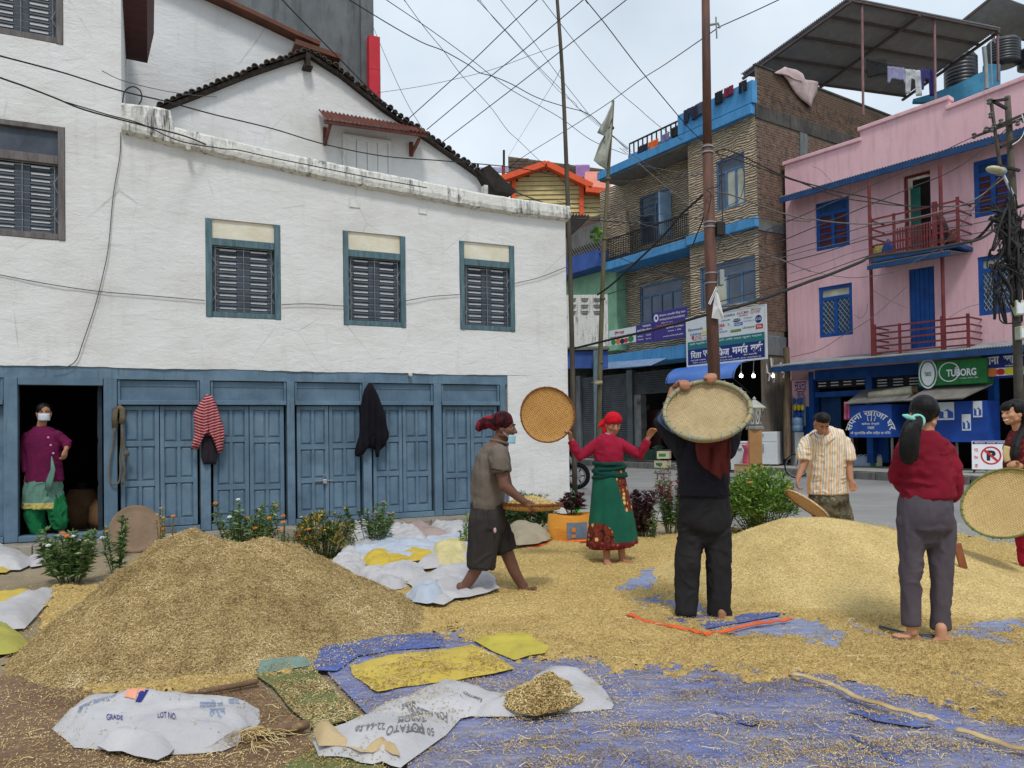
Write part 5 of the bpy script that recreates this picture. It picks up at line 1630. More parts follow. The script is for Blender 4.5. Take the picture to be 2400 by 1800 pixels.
prints(T_,W_,H_,[(INK_WHITE,'T',"राना",.05,.26,.58,.90,.03),(INK_WHITE,'T',"खाजा",.32,.60,.58,.90,.03),(INK_WHITE,'T',"घर",.66,.8,.58,.90,.03),(INK_WHITE,'T',"मनकामना चोक",.34,.58,.46,.54,.01),(INK_PALE,'R',.07,.97,.10,.42),(INK_ORANGE,'O',.16,.26,.13,.11,.0,-.004),(INK_RED,'O',.28,.26,.10,.08,.0,-.004),(INK_YELLOW,'O',.41,.27,.13,.10,.0,-.004),(INK_GREEN,'O',.53,.26,.1,.08,0,-.004),(INK_BLACK,'R',.6,.72,.11,.41,-.004)])
# small things before the pink house
def jerry(px,w,label,mat):
 p=at_pave(px,1093);u=FPK.I@p
 p=FPK.W(u.x,u.y,kerb_h)
 t=thing("jerrycan",label,"jerrycan",p,R(-20),"jerrycans on the pavement")
 h=w*1.75
 m=MB();m.box(-w/2,w/2,-w*.35,w*.35,0,h*.78)
 m.add([(-w/2,-w*.35,h*.781),(w/2,-w*.35,h*.781),(w/2,w*.35,h*.781),(-w/2,w*.35,h*.781),(-w*.4,-w*.2,h*.9),(w*.1,-w*.2,h*.9),(w*.1,w*.2,h*.9),(-w*.4,w*.2,h*.9)],[(0,1,5,4),(1,2,6,5),(2,3,7,6),(3,0,4,7),(4,5,6,7)])
 m.obj("can_body",mat,t,bevel=.02)
 m=MB();m.tube([(w*.3,0,h*.78),(w*.3,0,h*.98)],w*.11,10);m.obj("cap",M_WHITEP,t)
 m=MB();m.tube([(-w*.35,0,h*.88),(-w*.3,0,h*1.0),(w*.05,0,h*1.0),(w*.1,0,h*.86)],w*.06,7);m.obj("handle",mat,t)
 return t
MCAN=M("milky_plastic",S(176,192,212),S(158,174,198),3,rough=.35,spec=.5)
for px,lb_,mt in((2008,"milky jerrycan at the left end of the row of five",MCAN),(2020,"milky jerrycan second from the left in the row",MCAN),(2032,"milky jerrycan directly left of the green one",MCAN),(2045,"green jerrycan in the row of milky ones",M("green_plastic",S(40,150,84),S(30,130,70),3,rough=.35)),(2059,"cream jerrycan at the right end of the row",M("cream_plastic",S(214,212,188),S(196,194,170),3,rough=.35))):
 jerry(px,.20,lb_,mt)
p=FPK.W(uP(1869,1000,-.6),-.6,0);Y=p.y
zj=P(1869,1013,Y).z
T_=thing("water_jar","clear blue water jar standing upside down on the dispenser","water jar",(p.x,p.y,zj),0)
q=MB();q.lathe([(.10,0),(.17,.04),(.17,.2),(.155,.22),(.17,.24),(.17,.42),(.15,.46)],n=20);q.obj("jar_body",M("clear_blue_plastic",S(120,150,176),S(90,124,156),3,rough=.15,spec=.6),T_,smooth=True)
q=MB();q.lathe([(.05,.461),(.05,.53)],n=12);q.obj("cap",M_MIDBLUE,T_)
q=MB();q.box(-.14,.14,-.14,.14,-(zj-kerb_h),-.002);q.obj("stand",M_GREYP,T_)
T_=thing("goods_rack","blue hanging packets in a rack against the blue pier","rack",FPK.W(uP(1870,980,-.25),-.25,zP(1870,998,-.25)),AP)
q=MB();q.box(-.22,.22,.04,.1,0,.02);q.box(-.22,-.19,.04,.1,.021,.95);q.box(.19,.22,.04,.1,.021,.95);q.obj("frame",M_IRON,T_)
for r in range(4):
 for c in range(3):
  q=MB();q.ell((-.13+.13*c,.05,.14+.22*r),.06,.03,.10);q.obj("packet",(INK_BLUE,INK_BLUE,INK_YELLOW,INK_BLUE)[r],T_,smooth=True)
def stool(px,pyb,label,h=.45):
 p=at_pave(px,pyb)
 t=thing("rattan_stool",label,"stool",p,0,"rattan stools")
 m=MB();m.lathe([(.20,0),(.14,h*.45),(.13,h*.55),(.21,h*.97)],n=18);m.obj("base",M("rattan%d"%int(px),S(158,112,66),S(122,84,50),12,40,.6,.01),t,smooth=True)
 m=MB();m.lathe([(.22,h*.972),(.225,h*1.0),(.2,h*1.04)],n=18);m.obj("seat",M("rattan_seat%d"%int(px),S(170,124,76),S(140,98,58),12,40,.6,.01),t,smooth=True)
 return t
stool(1864,1074,"rattan stool beside the water jar and bicycle",.75)
stool(1999,1078,"rattan stool behind the row of jerrycans",.75)
pb=G(1868,1121)
BC=thing("bicycle","old black bicycle leaning on the pavement behind the stooping man","bicycle",(pb.x,pb.y,0),R(-4))
def wheel(par,x,r,name="wheel",tyre=M_BLACK,w=.02):
 m=MB();n=36
 m.tube([(x+(r-w)*math.cos(2*math.pi*i/n),0,r+(r-w)*math.sin(2*math.pi*i/n))for i in range(n+1)],w,8,cap=False);o=m.obj(name,tyre,par,smooth=True)
 m=MB();m.tube([(x+(r-w*2.1)*math.cos(2*math.pi*i/n),0,r+(r-w*2.1)*math.sin(2*math.pi*i/n))for i in range(n+1)],w*.45,6,cap=False);m.tube([(x,-.04,r),(x,.04,r)],.025,8);m.obj("rim",M_IRON,o)
 m=MB()
 for i in range(16):m.tube([(x,.01,r),(x+(r-w*2)*math.cos(math.pi*i/8),0,r+(r-w*2)*math.sin(math.pi*i/8))],.0025,4)
 m.obj("spokes",M_IRON,o)
 return o
wheel(BC,.0,.34,w=.02);wheel(BC,1.05,.34,w=.02)
MATBK=M("black_bike_paint",S(36,36,40),S(28,28,30),4,rough=.4)
m=MB()
for a,b in(((1.05,0,.34),(.62,0,.3)),((.62,0,.3),(.45,0,.85)),((1.05,0,.34),(.48,0,.78)),((.62,0,.3),(.12,0,.75)),((.47,0,.80),(.10,0,.85)),((0,0,.34),(.14,0,.98))):m.tube([a,b],.016,8)
m.obj("frame",MATBK,BC)
m=MB();m.box(.32,.58,-.07,.07,.86,.92);m.obj("saddle",MATBK,BC,bevel=.03)
m=MB();m.tube([(.25,-.28,.98),(.14,-.1,1.02),(.14,.1,1.02),(.25,.28,.98)],.013,8);m.obj("handlebar",M_IRON,BC)
pm=G(1352,1146)
MBK=thing("motorbike","black motorbike parked behind the white house corner","motorbike",(pm.x-1.28,pm.y,0),R(-5))
for x in(0,1.28):
 o=wheel(MBK,x,.32,w=.055)
 q=MB();q.tube([(x,-.02,.32),(x,.02,.32)],.11,16);q.obj("brake_disc",M_IRON,o)
 q=MB()
 for i in range(6):q.bar((x,0,.32),(x+.2*math.cos(i*1.047),0,.32+.2*math.sin(i*1.047)),.03,.02)
 q.obj("rim_spokes",M_BLACK,o)
m=MB();m.tube([(1.28,-.09,.32),(1.08,-.09,.85)],.025,8);m.tube([(1.28,.09,.32),(1.08,.09,.85)],.025,8);m.obj("fork",M_IRON,MBK)
m=MB();m.tube([(.95,0,.82),(.75,0,.92),(.5,0,.8)],[(.1,.09),(.15,.12),(.1,.08)],12,rnd=True);m.obj("tank",M("black_lacquer",S(30,30,34),S(24,24,26),4,rough=.25,spec=.6),MBK,smooth=True)
m=MB();m.tube([(.5,0,.80),(.2,0,.80),(-.15,0,.88)],[(.12,.05),(.13,.06),(.09,.05)],10,rnd=True);m.obj("seat",M_BLACK,MBK,smooth=True)
m=MB();m.box(.35,.85,-.12,.12,.3,.62);m.tube([(.3,.16,.3),(-.2,.18,.34)],.05,10);m.obj("engine",M_GREYWOOD,MBK,bevel=.04)
m=MB();m.tube([(1.02,-.36,1.0),(1.06,-.1,1.03),(1.06,.1,1.03),(1.02,.36,1.0)],.014,8);m.ell((1.16,0,.9),.1,.11,.11);m.obj("handlebar",M_BLACK,MBK)
m=MB();m.grid(lambda a,b:(1.28+.36*math.cos(.5+a*1.9),-.07+.14*b,.32+.36*math.sin(.5+a*1.9)),14,2);o=m.obj("mudguard",M_BLACK,MBK,fix=False)
a_,b_=at_pave(2296,1108),at_pave(2352,1112)
c_=(a_+b_)/2;an=math.atan2(b_.y-a_.y,b_.x-a_.x);Wn=(b_-a_).length
NP=thing("parking_sign","leaning white no parking board with a crossed out letter","sign",c_,an*.4)
zt_=P(2325,1032,c_.y).z-kerb_h;Hn=zt_
til=Matrix.Rotation(R(-12),4,'X')
NPW=Wn
q=MB();q.box(-NPW/2,NPW/2,-.01,.01,.10,Hn);q.v=[tuple(til@Vector(v))for v in q.v];q.obj("board",INK_WHITE,NP)
q=MB()
for sx in(-1,1):
 q.tube([til@Vector((sx*NPW*.46,.02,-.02)),til@Vector((sx*NPW*.46,.02,Hn))],.014,6);q.tube([til@Vector((sx*NPW*.46,.03,Hn)),(sx*NPW*.46,.55,0.01)],.014,6)
q.obj("frame",M_BALUSTER,NP)
def npt(lst):
 for mat,mb_ in lst:
  mb_.v=[tuple(til@Vector(v))for v in mb_.v];mb_.obj("lettering",mat,NP,fix=False)
q1,q2,q3=MB(),MB(),MB()
n=36;r0,r1=NPW*.27,NPW*.225;cz=Hn*.55
vs=[(r*math.cos(2*math.pi*i/n),-.014,cz+r*1.05*math.sin(2*math.pi*i/n))for r in(r0,r1)for i in range(n)]
q1.add(vs,[(i,(i+1)%n,(i+1)%n+n,i+n)for i in range(n)])
d_=Vector((1,0,-1)).normalized()*r1;n_=Vector((1,0,1)).normalized()*.025
o_=Vector((0,-.018,cz));q1.add([o_-d_-n_,o_+d_-n_,o_+d_+n_,o_-d_+n_],[(0,1,2,3)])
lettering(q2,"P",-r1*.5,r1*.55,cz-r1*.7,cz+r1*.7,-.0135,.06)
for tx,x0,x1,z0,z1 in(("पा",-.44,-.33,.66,.76),("िर्क",-.44,-.33,.42,.54),("ङ",-.43,-.34,.18,.28),("िन",.33,.45,.68,.80),("षे",.34,.44,.46,.56),("ध",.35,.43,.20,.28)):
 lettering(q1,tx,x0*NPW,x1*NPW,z0*Hn,z1*Hn,-.0135,.01)
q3.add([(-NPW*.48,-.012,Hn*.90),(NPW*.48,-.012,Hn*.90),(NPW*.48,-.012,Hn*.985),(-NPW*.48,-.012,Hn*.985)],[(0,1,2,3)])
q4=MB();lettering(q4,"िदयालय अगाडि आदेशले",-NPW*.42,NPW*.42,Hn*.918,Hn*.968,-.016,.01)
npt([(INK_RED,q1),(INK_BLACK,q2),(INK_NAVY,q3),(INK_WHITE,q4)])
# houses glimpsed between the white house and the tiled building
ANb=AB
NB=thing("green_building","building with stone balcony rail and green wall left of the tiled one","building",FB.W(ub0,0,0),AB)
FN=Frame(FB.W(ub0,0,0),AB)
def nb(name,mat,xa,xb,yt,yb,y0,y1,par=None,d=0.0):
 u0,u1=FN.u(xa,(yt+yb)/2,d),FN.u(xb,(yt+yb)/2,d)
 xm=(xa+xb)/2
 q=MB();q.box(u0,u1,y0,y1,FN.z(xm,yb,d),FN.z(xm,yt,d));return q.obj(name,mat,par or NB)
q=MB();q.box(FN.u(1250,700),FN.u(1423,700),.5,3,FN.z(1400,822),FN.z(1400,610));q.obj("wall",M("pale_green_paint",S(150,196,160),S(126,172,138),3),NB)
nb("ledge",M_MIDBLUE,1240,1415,613,650,-.3,.6)
M_STONERAIL=conc_mat("stained_stone",S(128,126,122),S(98,96,92),S(58,56,54),2)
rl=nb("balcony_parapet",M_STONERAIL,1240,1414,552,612,-.2,-.05)
u0,u1=FN.u(1330,580,-.2),FN.u(1412,580,-.2);zl0,zl1=FN.z(1375,604,-.2),FN.z(1375,568,-.2)
t=MB();t.tube([(0,0,0),(.07,0,.09),(0,0,.18),(-.07,0,.09),(0,0,0)],.022,5,cap=False);tm=t.mesh("lattice_ring",M_STONERAIL)
nc_=int((u1-u0)/.16)
for r in range(max(1,int((zl1-zl0)/.19))):
 for c in range(nc_):
  o=link("lattice_ring",tm,rl);o.location=(u0+.16*(c+.5),-.225,zl0+.19*r)
q=MB();q.box(FN.u(1240,540,1.4),FN.u(1420,540,1.4),1.4,1.7,FN.z(1380,660,1.4),FN.z(1380,512,1.4));q.obj("brick_backing",M_MORTAR,NB)
ubk0,zbk0=FN.L(1325,585,1.38)
ubk1=FN.u(1414,540,1.38);
bricks_on(NB,lambda s,z:((ubk0+s,1.39,FN.z(1380,585,1.38)+z),0),ubk1-ubk0,FN.z(1380,514,1.38)-FN.z(1380,585,1.38),150,M_BRICK)
q=MB();u_,z_=FN.L(1365,585,1.3);q.box(u_-.08,u_+.08,1.28,1.4,z_,FN.z(1365,535,1.3));q.obj("concrete_post",M_GREYBLD,NB)
q=MB();q.box(FN.u(1413,540,.3),FN.u(1466,520,.3),.3,.5,FN.z(1440,600,.3),FN.z(1440,502,.3));q.obj("clad_parapet",M_CLAD,NB)
q=MB()
for k_ in range(40):
 a=random.uniform(0,6.28);r0=random.uniform(0,9);x_,y_=1397+r0*math.cos(a),548+1.5*r0*math.sin(a);b_=a+random.uniform(-1,1)
 q.add([P(x_,y_,29.8),P(x_+7*math.cos(b_+.5),y_+7*math.sin(b_+.5),29.7),P(x_+11*math.cos(b_),y_+11*math.sin(b_),29.8),P(x_+7*math.cos(b_-.5),y_+7*math.sin(b_-.5),29.9)],[(0,1,2,3)])
mthing(q,"balcony_plant",M("bright_leaf",S(104,150,54),S(80,124,40),6),"bright green plant on the stone balcony beside the bamboo pole","plant")
m=MB();corrugated(m,lerp(P(1300,498,20),P(1384,506,20)),lerp(P(1300,552,18),P(1332,556,18)),12,.04)
mthing(m,"sheet_roof",M_TILEDARK,"small dark corrugated roof behind the white house corner","roof")
YW=27.0
WB=thing("white_balcony","white balcony wall with pierced blocks on a blue beam","balcony",P(1380,820,YW))
def wb(name,mat,x0,x1,yt,yb,y0,y1):
 a,b=P(x0,yb,YW),P(x1,yt,YW)
 q=MB();q.box(a.x,b.x,YW+y0,YW+y1,a.z,b.z);return q.obj(name,mat,WB,world=True)
p_=wb("parapet",M_GRIME,1270,1424,690,814,0,.2)
for r in range(3):
 for c in range(3):
  x,y=1333+c*29,699+r*15
  a,b=P(x,y+9,YW),P(x+17,y,YW)
  q=MB();q.add([(a.x,YW-.012,a.z+(b.z-a.z)*.45),(b.x,YW-.012,a.z+(b.z-a.z)*.45),(b.x-(b.x-a.x)*.22,YW-.012,a.z),(a.x+(b.x-a.x)*.22,YW-.012,a.z)],[(0,1,2,3)]);q.box(a.x,b.x,YW-.03,YW-.004,b.z-.03,b.z);q.obj("pierced_block",M_STONERAIL,p_,world=True)
wb("floor_slab",M_STONERAIL,1270,1428,815,822,-.1,3)
wb("beam",M_MIDBLUE,1270,1425,823,864,0.02,.4)
mb=MB();a,b=P(1403,1103,YW-.3),P(1403,822,YW-.3);mb.box(a.x-.12,a.x+.12,a.y-.1,a.y+.1,0.0,b.z)
mthing(mb,"balcony_post",M("teal_steel_paint",S(104,126,132),S(84,104,112),3,rough=.5),"grey teal steel post under the white balcony","post",bevel=.01)
YY=36.0
YH=thing("yellow_house","cream boarded upper house with orange trims behind the bamboo pole","house",P(1300,520,YY))
M_YB=M("cream_board",S(206,188,134),S(190,172,120),3,20,.2,.005,.7)
M_OT=M("orange_trim_paint",S(236,98,54),S(222,86,46),3,rough=.6)
def yz(py,px=1280):return P(px,py,YY).z
def yx(px,py=450):return P(px,py,YY).x
q=MB();q.prism([(yx(1196),0),(yx(1462),0),(yx(1462),yz(452)),(yx(1385),yz(446)),(yx(1362),yz(428)),(yx(1280),yz(388)),(yx(1205),yz(415)),(yx(1196),yz(420))],YY+.06,YY+4);q.obj("wall",M_BLACKCONC,YH,world=True)
z=yz(520);i=0
def gabletop(x):return float(np.interp(x,[yx(1205),yx(1280),yx(1362),yx(1363),yx(1462)],[yz(417),yz(390),yz(430),yz(449),yz(455)]))
while z<yz(392):
 h=.215
 for(xa,xb)in((yx(1207),yx(1360)),(yx(1367),yx(1462))):
  xs=np.linspace(xa,xb,41);ok=[x for x in xs if gabletop(x)>z+h*.9]
  if len(ok)>2:
   q=MB();a,b=ok[0],ok[-1]
   q.add([(a,YY-.01,z+.012),(b,YY-.01,z+.012),(b,YY+.045,z+h),(a,YY+.045,z+h),(a,YY+.055,z+.012),(b,YY+.055,z+.012)],[(0,1,2,3),(0,4,5,1),(0,3,4),(1,5,2)])
   q.obj("board",M_YB,YH,world=True)
 z+=h
for a,b,w in(((1155,428),(1280,386),.26),((1280,386),(1387,439),.26),((1372,446),(1462,456),.26)):
 q=MB();q.bar(P(*a,YY-.25),P(*b,YY-.25),.5,w,Vector((0,1,0)));q.obj("verge_trim",M_OT,YH,world=True)
for x,ya,yb in((1204,414,470),(1363,428,516)):
 q=MB();q.bar(P(x,yb,YY-.06),P(x,ya,YY-.06),.12,.2,Vector((0,1,0)));q.obj("corner_trim",M_OT,YH,world=True)
q=MB();q.add([P(1366,445,YY+.5),P(1372,402,YY+3),P(1432,402,YY+3),P(1432,445,YY+.5)],[(0,1,2,3)]);o=q.obj("side_roof",M("salmon_sheet",S(222,142,122),S(200,126,110),3),YH,world=True);s=o.modifiers.new("t",'SOLIDIFY');s.thickness=.05
YBk=42.0
BK=thing("brick_parapet","long brown brick parapet on the roof line behind the yellow house","wall",P(1300,430,YBk))
q=MB();q.prism([(P(1191,440,YBk).x,P(1191,440,YBk).z),(P(1430,450,YBk).x,P(1430,450,YBk).z),(P(1430,398,YBk).x,P(1430,398,YBk).z),(P(1191,366,YBk).x,P(1191,366,YBk).z)],YBk+.03,YBk+.4);q.obj("wall",M_MORTAR,BK,world=True)
for r in range(15):
 q=MB();z0=P(1191,436,YBk).z+r*.17
 x0=P(1193,400,YBk).x
 for c in range(20):
  x=x0+c*.28+(.14 if r%2 else 0)
  zt_=float(np.interp(x,[P(1191,366,YBk).x,P(1430,398,YBk).x],[P(1191,366,YBk).z,P(1430,398,YBk).z]))
  if z0+.15<zt_:q.box(x,x+.255,YBk-.01,YBk+.04,z0,z0+.15)
 if q.f:q.obj("brick_course",M_BRICK2,BK,world=True)
FZ=Frame((0,YBk-.3,0),0)
hung("purple cloth drying on the brown brick parapet",FZ,1349,1382,386,418,0,cmat("purple_cloth",S(172,130,184)),name="hung_cloth",cat="cloth")
hung("lavender sheet on the rooftop left of the yellow house",FZ,1122,1190,392,402,0,cmat("pale_lavender_cloth",S(176,172,206)),name="hung_cloth",cat="cloth")
RT=thing("rooftop_rail","thin railing and posts on the roof line above the tiled eave","railing",P(1150,420,40))
for x,yt in((1120,384),(1181,352),(1160,400),(1140,402)):
 q=MB();q.tube([P(x,440,40),P(x,yt,40)],.06 if yt<390 else .03,6);q.obj("post",M_TILEDARK,RT,world=True)
for y in(402,412):
 q=MB();q.tube([P(1118,y,40),P(1192,y+2,40)],.03,6);q.obj("rail",M_TILEDARK,RT,world=True)
q=MB();q.box(P(1176,412,40).x,P(1183,412,40).x,39.8,40,P(1180,412,40).z,P(1180,390,40).z);q.obj("red_cloth",M("rail_red",S(150,60,66),S(120,50,56),4),RT,world=True)
# poles
M_POLE=M("red_oxide_steel",S(108,74,62),S(78,56,50),3,20,.3,.004,.65,stretch=(3,3,.7))
YPm=12.0
PM=thing("steel_pole","tall rust brown tubular steel pole behind the raised tray","pole",(P(1682,1210,YPm).x,YPm,0))
a,b,c,d=P(1653,-60,YPm),P(1658,340,YPm),P(1666,640,YPm),Vector((P(1684,1210,YPm).x,YPm,0))
q=MB();q.tube([d,c,b],[.098,.092,.082],18);q.tube([b,a],[.07,.062],18);q.obj("shaft",M_POLE,PM,world=True,smooth=True)
for y,n_ in((345,2),(358,2),(522,1),(533,1),(641,1),(664,1)):
 f=np.interp(y,[-60,340,640,1210],[1653,1658,1666,1684]);p=P(f,y,YPm)
 r=np.interp(y,[0,340,341,1210],[.066,.07,.086,.1])
 q=MB();q.tube([p-Vector((0,0,.012)),p+Vector((0,0,.012))],r+.008,18);q.obj("clamp_band",M_IRON,PM,world=True)
p=P(1688,536,YPm-.08);q=MB();q.box(p.x-.06,p.x+.07,p.y-.05,p.y+.08,p.z-.11,p.z+.1);q.obj("junction_box",M_BALUSTER,PM,world=True,bevel=.01)
p=P(1690,651,YPm-.08);q=MB();q.box(p.x-.03,p.x+.04,p.y-.05,p.y+.08,p.z-.12,p.z+.12);q.obj("meter_box",M_GREYP,PM,world=True,bevel=.01)
p=P(1676,60,YPm);q=MB();q.tube([p+Vector((-.1,-.02,0)),p+Vector((.04,-.04,.01)),p+Vector((.06,-.04,-.06))],.02,6);q.tube([P(1678,40,YPm-.05),P(1680,90,YPm-.05)],.012,6);q.obj("insulator_hook",M_IRON,PM,world=True)
mb=MB()
fl=[(1678,681),(1684,690),(1697,745),(1690,749),(1668,745),(1672,712)]
vs=[P(x,y,YPm-.16+.03*(i%2))for i,(x,y)in enumerate(fl)]
cc=sum(vs,Vector())/len(vs)+Vector((0,-.04,0))
mb.add(vs+[cc],[(i,(i+1)%6,6)for i in range(6)])
o=mthing(mb,"cloth_pennant",cmat("white_pennant",S(214,214,214)),"small white cloth pennant tied to the steel pole","pennant");s=o.modifiers.new("t",'SOLIDIFY');s.thickness=.008
q=MB();q.tube([P(1661,712,YPm-.12),P(1679,672,YPm-.12)],.008,6);q.tube([P(1664,714,YPm-.12),P(1681,676,YPm-.12)],.008,6)
mthing(q,"pennant_stick",M_SLAT,"pair of pale sticks tied to the steel pole above the pennant","stick")
M_BAMBOO=M("weathered_bamboo",S(92,84,70),S(66,60,52),3,20,.4,.005,.7,stretch=(3,3,.6))
q=MB();q.tube(spline([P(1348,1176,15),P(1338,700,15),P(1328,400,15),P(1318,170,15),P(1303,-40,15)],5),[.052-.001*i for i in range(21)],10)
mthing(q,"bamboo_pole",M_BAMBOO,"tall dark bamboo pole rising behind the white house corner","pole",smooth=True)
q=MB();q.tube(spline([P(1400,1166,16),P(1408,800,16),P(1420,500,16),P(1437,236,16)],6),[.062-.0018*i for i in range(19)],10)
for y in(300,420,560,700,850):
 p=P(np.interp(y,[236,500,800],[1437,1420,1408]),y,16);q.tube([p-Vector((0,0,.02)),p+Vector((0,0,.02))],.06,10)
mthing(q,"flag_pole",M("green_bamboo",S(112,106,80),S(86,80,62),3,20,.4,.005,.7,stretch=(3,3,.6)),"leaning bamboo flag pole with a tattered flag at its top","pole",smooth=True)
ol_=[(1436,238),(1435,280),(1433,320),(1427,350),(1421,398),(1405,388),(1391,376),(1398,356),(1405,336),(1416,318),(1400,311),(1408,295),(1418,278),(1428,256)]
mb=MB();n=len(ol_);vs=[]
cx,cy=1419,320
for r in range(6):
 f=(r+1)/6
 for i,(x,y)in enumerate(ol_):
  X,Y_=cx+(x-cx)*f,cy+(y-cy)*f
  vs.append(P(X,Y_,15.9+.12*math.sin(X*.22+Y_*.07)))
vs.append(P(cx,cy,15.9))
mb.add(vs,[(r*n+i,r*n+(i+1)%n,(r+1)*n+(i+1)%n,(r+1)*n+i)for r in range(5)for i in range(n)]+[(6*n,i,(i+1)%n)for i in range(n)])
o=mthing(mb,"prayer_flag",cmat("greyed_flag",S(182,184,174),S(150,154,142)),"tattered grey white flag hanging from the flag pole","flag",smooth=True);s=o.modifiers.new("t",'SOLIDIFY');s.thickness=.006
q=MB();q.tube([P(1386,897,25),P(1395,893,15.9),P(1412,894,15.9)],.012,6);q.tube([P(1394,899,15.9),P(1412,897,15.9)],.03,8)
mthing(q,"rope_tie",M("jute_rope",S(176,164,132),S(140,128,100),5),"rope lashing the flag pole to the balcony post","rope")
YPr=16.0
PR=thing("utility_pole","grey utility pole loaded with cables at the right edge","pole",(P(2392,1150,YPr).x,YPr,0))
M_UPOLE=M("grey_brown_pole",S(98,91,80),S(72,67,60),3,16,.4,.006,.85)
q=MB();q.tube([Vector((P(2394,1150,YPr).x,YPr,0)),P(2383,752,YPr),P(2374,450,YPr),P(2361,226,YPr)],[.095,.085,.072,.058],14);q.obj("shaft",M_UPOLE,PR,world=True,smooth=True)
q=MB();q.tube([P(2344,390,YPr-.1),P(2331,300,YPr-.1),P(2322,232,YPr-.1)],.035,8);q.obj("side_pole",M_UPOLE,PR,world=True)
for(xa,ya,xb,yb)in((2280,322,2405,275),(2306,308,2400,268),(2322,238,2362,232),(2325,236,2360,255),(2345,345,2410,315),(2340,388,2390,400)):
 q=MB();q.bar(P(xa,ya,YPr-.12),P(xb,yb,YPr-.12),.05,.05);q.obj("cross_arm",M_BALUSTER,PR,world=True)
for(x,y)in((2318,238),(2322,270),(2324,303),(2346,285),(2283,318),(2312,303),(2330,296),(2385,288),(2400,280)):
 p=P(x,y,YPr-.15);q=MB();q.lathe([(.03,-.06),(.05,-.03),(.028,0),(.05,.03),(.02,.06)],p,10);q.obj("insulator",M_STONERAIL,PR,world=True)
SLP=thing("street_lamp","pale street lamp head on a bent arm on the utility pole","street lamp",P(2375,420,YPr-.1))
q=MB();q.tube([P(2382,470,YPr-.12),P(2366,440,YPr-.3),P(2352,410,YPr-.5)],.028,8);q.obj("arm",M_SLAT,SLP,world=True,smooth=True)
q=MB();q.ell(P(2332,398,YPr-.6),.18,.12,.07,Matrix.Rotation(R(12),3,'Y'));q.obj("lamp_head",M("cream_lamp",S(208,200,164),S(180,172,138),4,rough=.4),SLP,world=True,smooth=True)
q=MB();q.ell(P(2345,402,YPr-.55),.12,.1,.09);q.obj("housing",M_GREYP,SLP,world=True,smooth=True)
for(x0,x1,yt,yb,lb_)in((2374,2400,705,740,"upper pale meter box on the utility pole"),(2384,2410,765,796,"lower pale meter box on the utility pole")):
 T_=thing("meter_box",lb_,"meter box",P((x0+x1)/2,yb,YPr-.16));a,b=P(x0,yb,YPr-.2),P(x1,yt,YPr-.2)
 q=MB();q.box(a.x,b.x,YPr-.3,YPr-.12,a.z,b.z);q.obj("box",M("pale_green_box"+lb_[:5],S(196,198,170),S(170,172,148),4),T_,world=True,bevel=.012)
 q=MB();q.box(a.x+.02,b.x-.02,YPr-.31,YPr-.301,a.z+.03,b.z-.05);q.obj("lid",M_SLAT,T_,world=True)
tg=MB();rr=random.Random(5)
for i in range(26):
 x0,y0=rr.uniform(2352,2396),rr.uniform(470,640)
 pts=[P(x0,y0,YPr-.18-rr.random()*.2)]
 for k_ in range(5):pts.append(P(x0+rr.uniform(-46,30),y0+rr.uniform(-60,90)+k_*14,YPr-.12-rr.random()*.35))
 tg.tube(spline(pts,5),rr.choice([.008,.012,.016,.03]),5)
for i in range(14):
 x0=rr.uniform(2350,2380);pts=[P(x0-rr.uniform(10,60),rr.uniform(470,520),YPr-.2),P(x0,rr.uniform(500,540),YPr-.3),P(x0+15,rr.uniform(560,640),YPr-.3),P(x0+22,rr.uniform(660,760),YPr-.25)]
 tg.tube(spline(pts,5),rr.choice([.012,.02,.035,.05]),6)
for(cx,cy,rx,ry)in((2362,560,22,44),(2372,520,16,30),(2392,620,14,40),(2368,590,26,36)):
 tg.tube([P(cx+rx*math.cos(a/14*6.28),cy+ry*math.sin(a/14*6.28),YPr-.35)for a in range(15)],.014,5)
mthing(tg,"cable_tangle",M_WIRE,"black tangle of looped cables hanging on the utility pole","cables",smooth=True,kind='stuff')
# overhead cables, one by one
def cab(pts,r,label,mat=None,Y0=14,Y1=None,group=None):
 Y1=Y0 if Y1 is None else Y1
 pts=list(pts)
 for a,b in((0,1),(-1,-2)):
  if pts[a][1]<0:
   d=math.hypot(pts[a][0]-pts[b][0],pts[a][1]-pts[b][1]);g=(pts[a][0]+(pts[a][0]-pts[b][0])/d*420,pts[a][1]+(pts[a][1]-pts[b][1])/d*420)
   if a==0:pts.insert(0,g)
   else:pts.append(g)
 n=len(pts)
 L=[0]
 for a,b in zip(pts[:-1],pts[1:]):L.append(L[-1]+math.hypot(b[0]-a[0],b[1]-a[1]))
 cable([P(p[0],p[1],Y0+(Y1-Y0)*l/L[-1])for p,l in zip(pts,L)],r*(.78 if r<.02 else .9),label,mat,group=group)
def z2(*pp):return[(700+x/2.765,y/2.765)for x,y in pp]
def z3(*pp):return[(1300+x/3.687,200+y/3.687)for x,y in pp]
def z5(*pp):return[(1800+x/3.687,400+y/3.687)for x,y in pp]
def z6(*pp):return[(1300+x/3.687,600+y/3.687)for x,y in pp]
cab(z2((250,-45),(330,0),(600,165),(800,275),(940,330),(1100,420),(1170,470),(1260,495),(1380,545),(1540,630),(1720,690),(1880,740),(2000,850),(2130,970)),.016,"thick black cable bowing across the sky to the tiled building's roof corner",None,12,27)
cab(z2((520,-35),(570,0),(850,190),(1110,380),(1250,490),(1390,590),(1690,760),(1900,910),(2120,1000)),.012,"straight cable crossing just under the thick bowed one toward the prayer flag",None,12,27)
cab(z2((660,-40),(685,0),(820,185),(940,330),(1050,480),(1240,690),(1350,840),(1430,915),(1560,1040),(1680,1140),(1750,1215)),.012,"black cable falling steeply from the top to the yellow house gable",None,13,30)
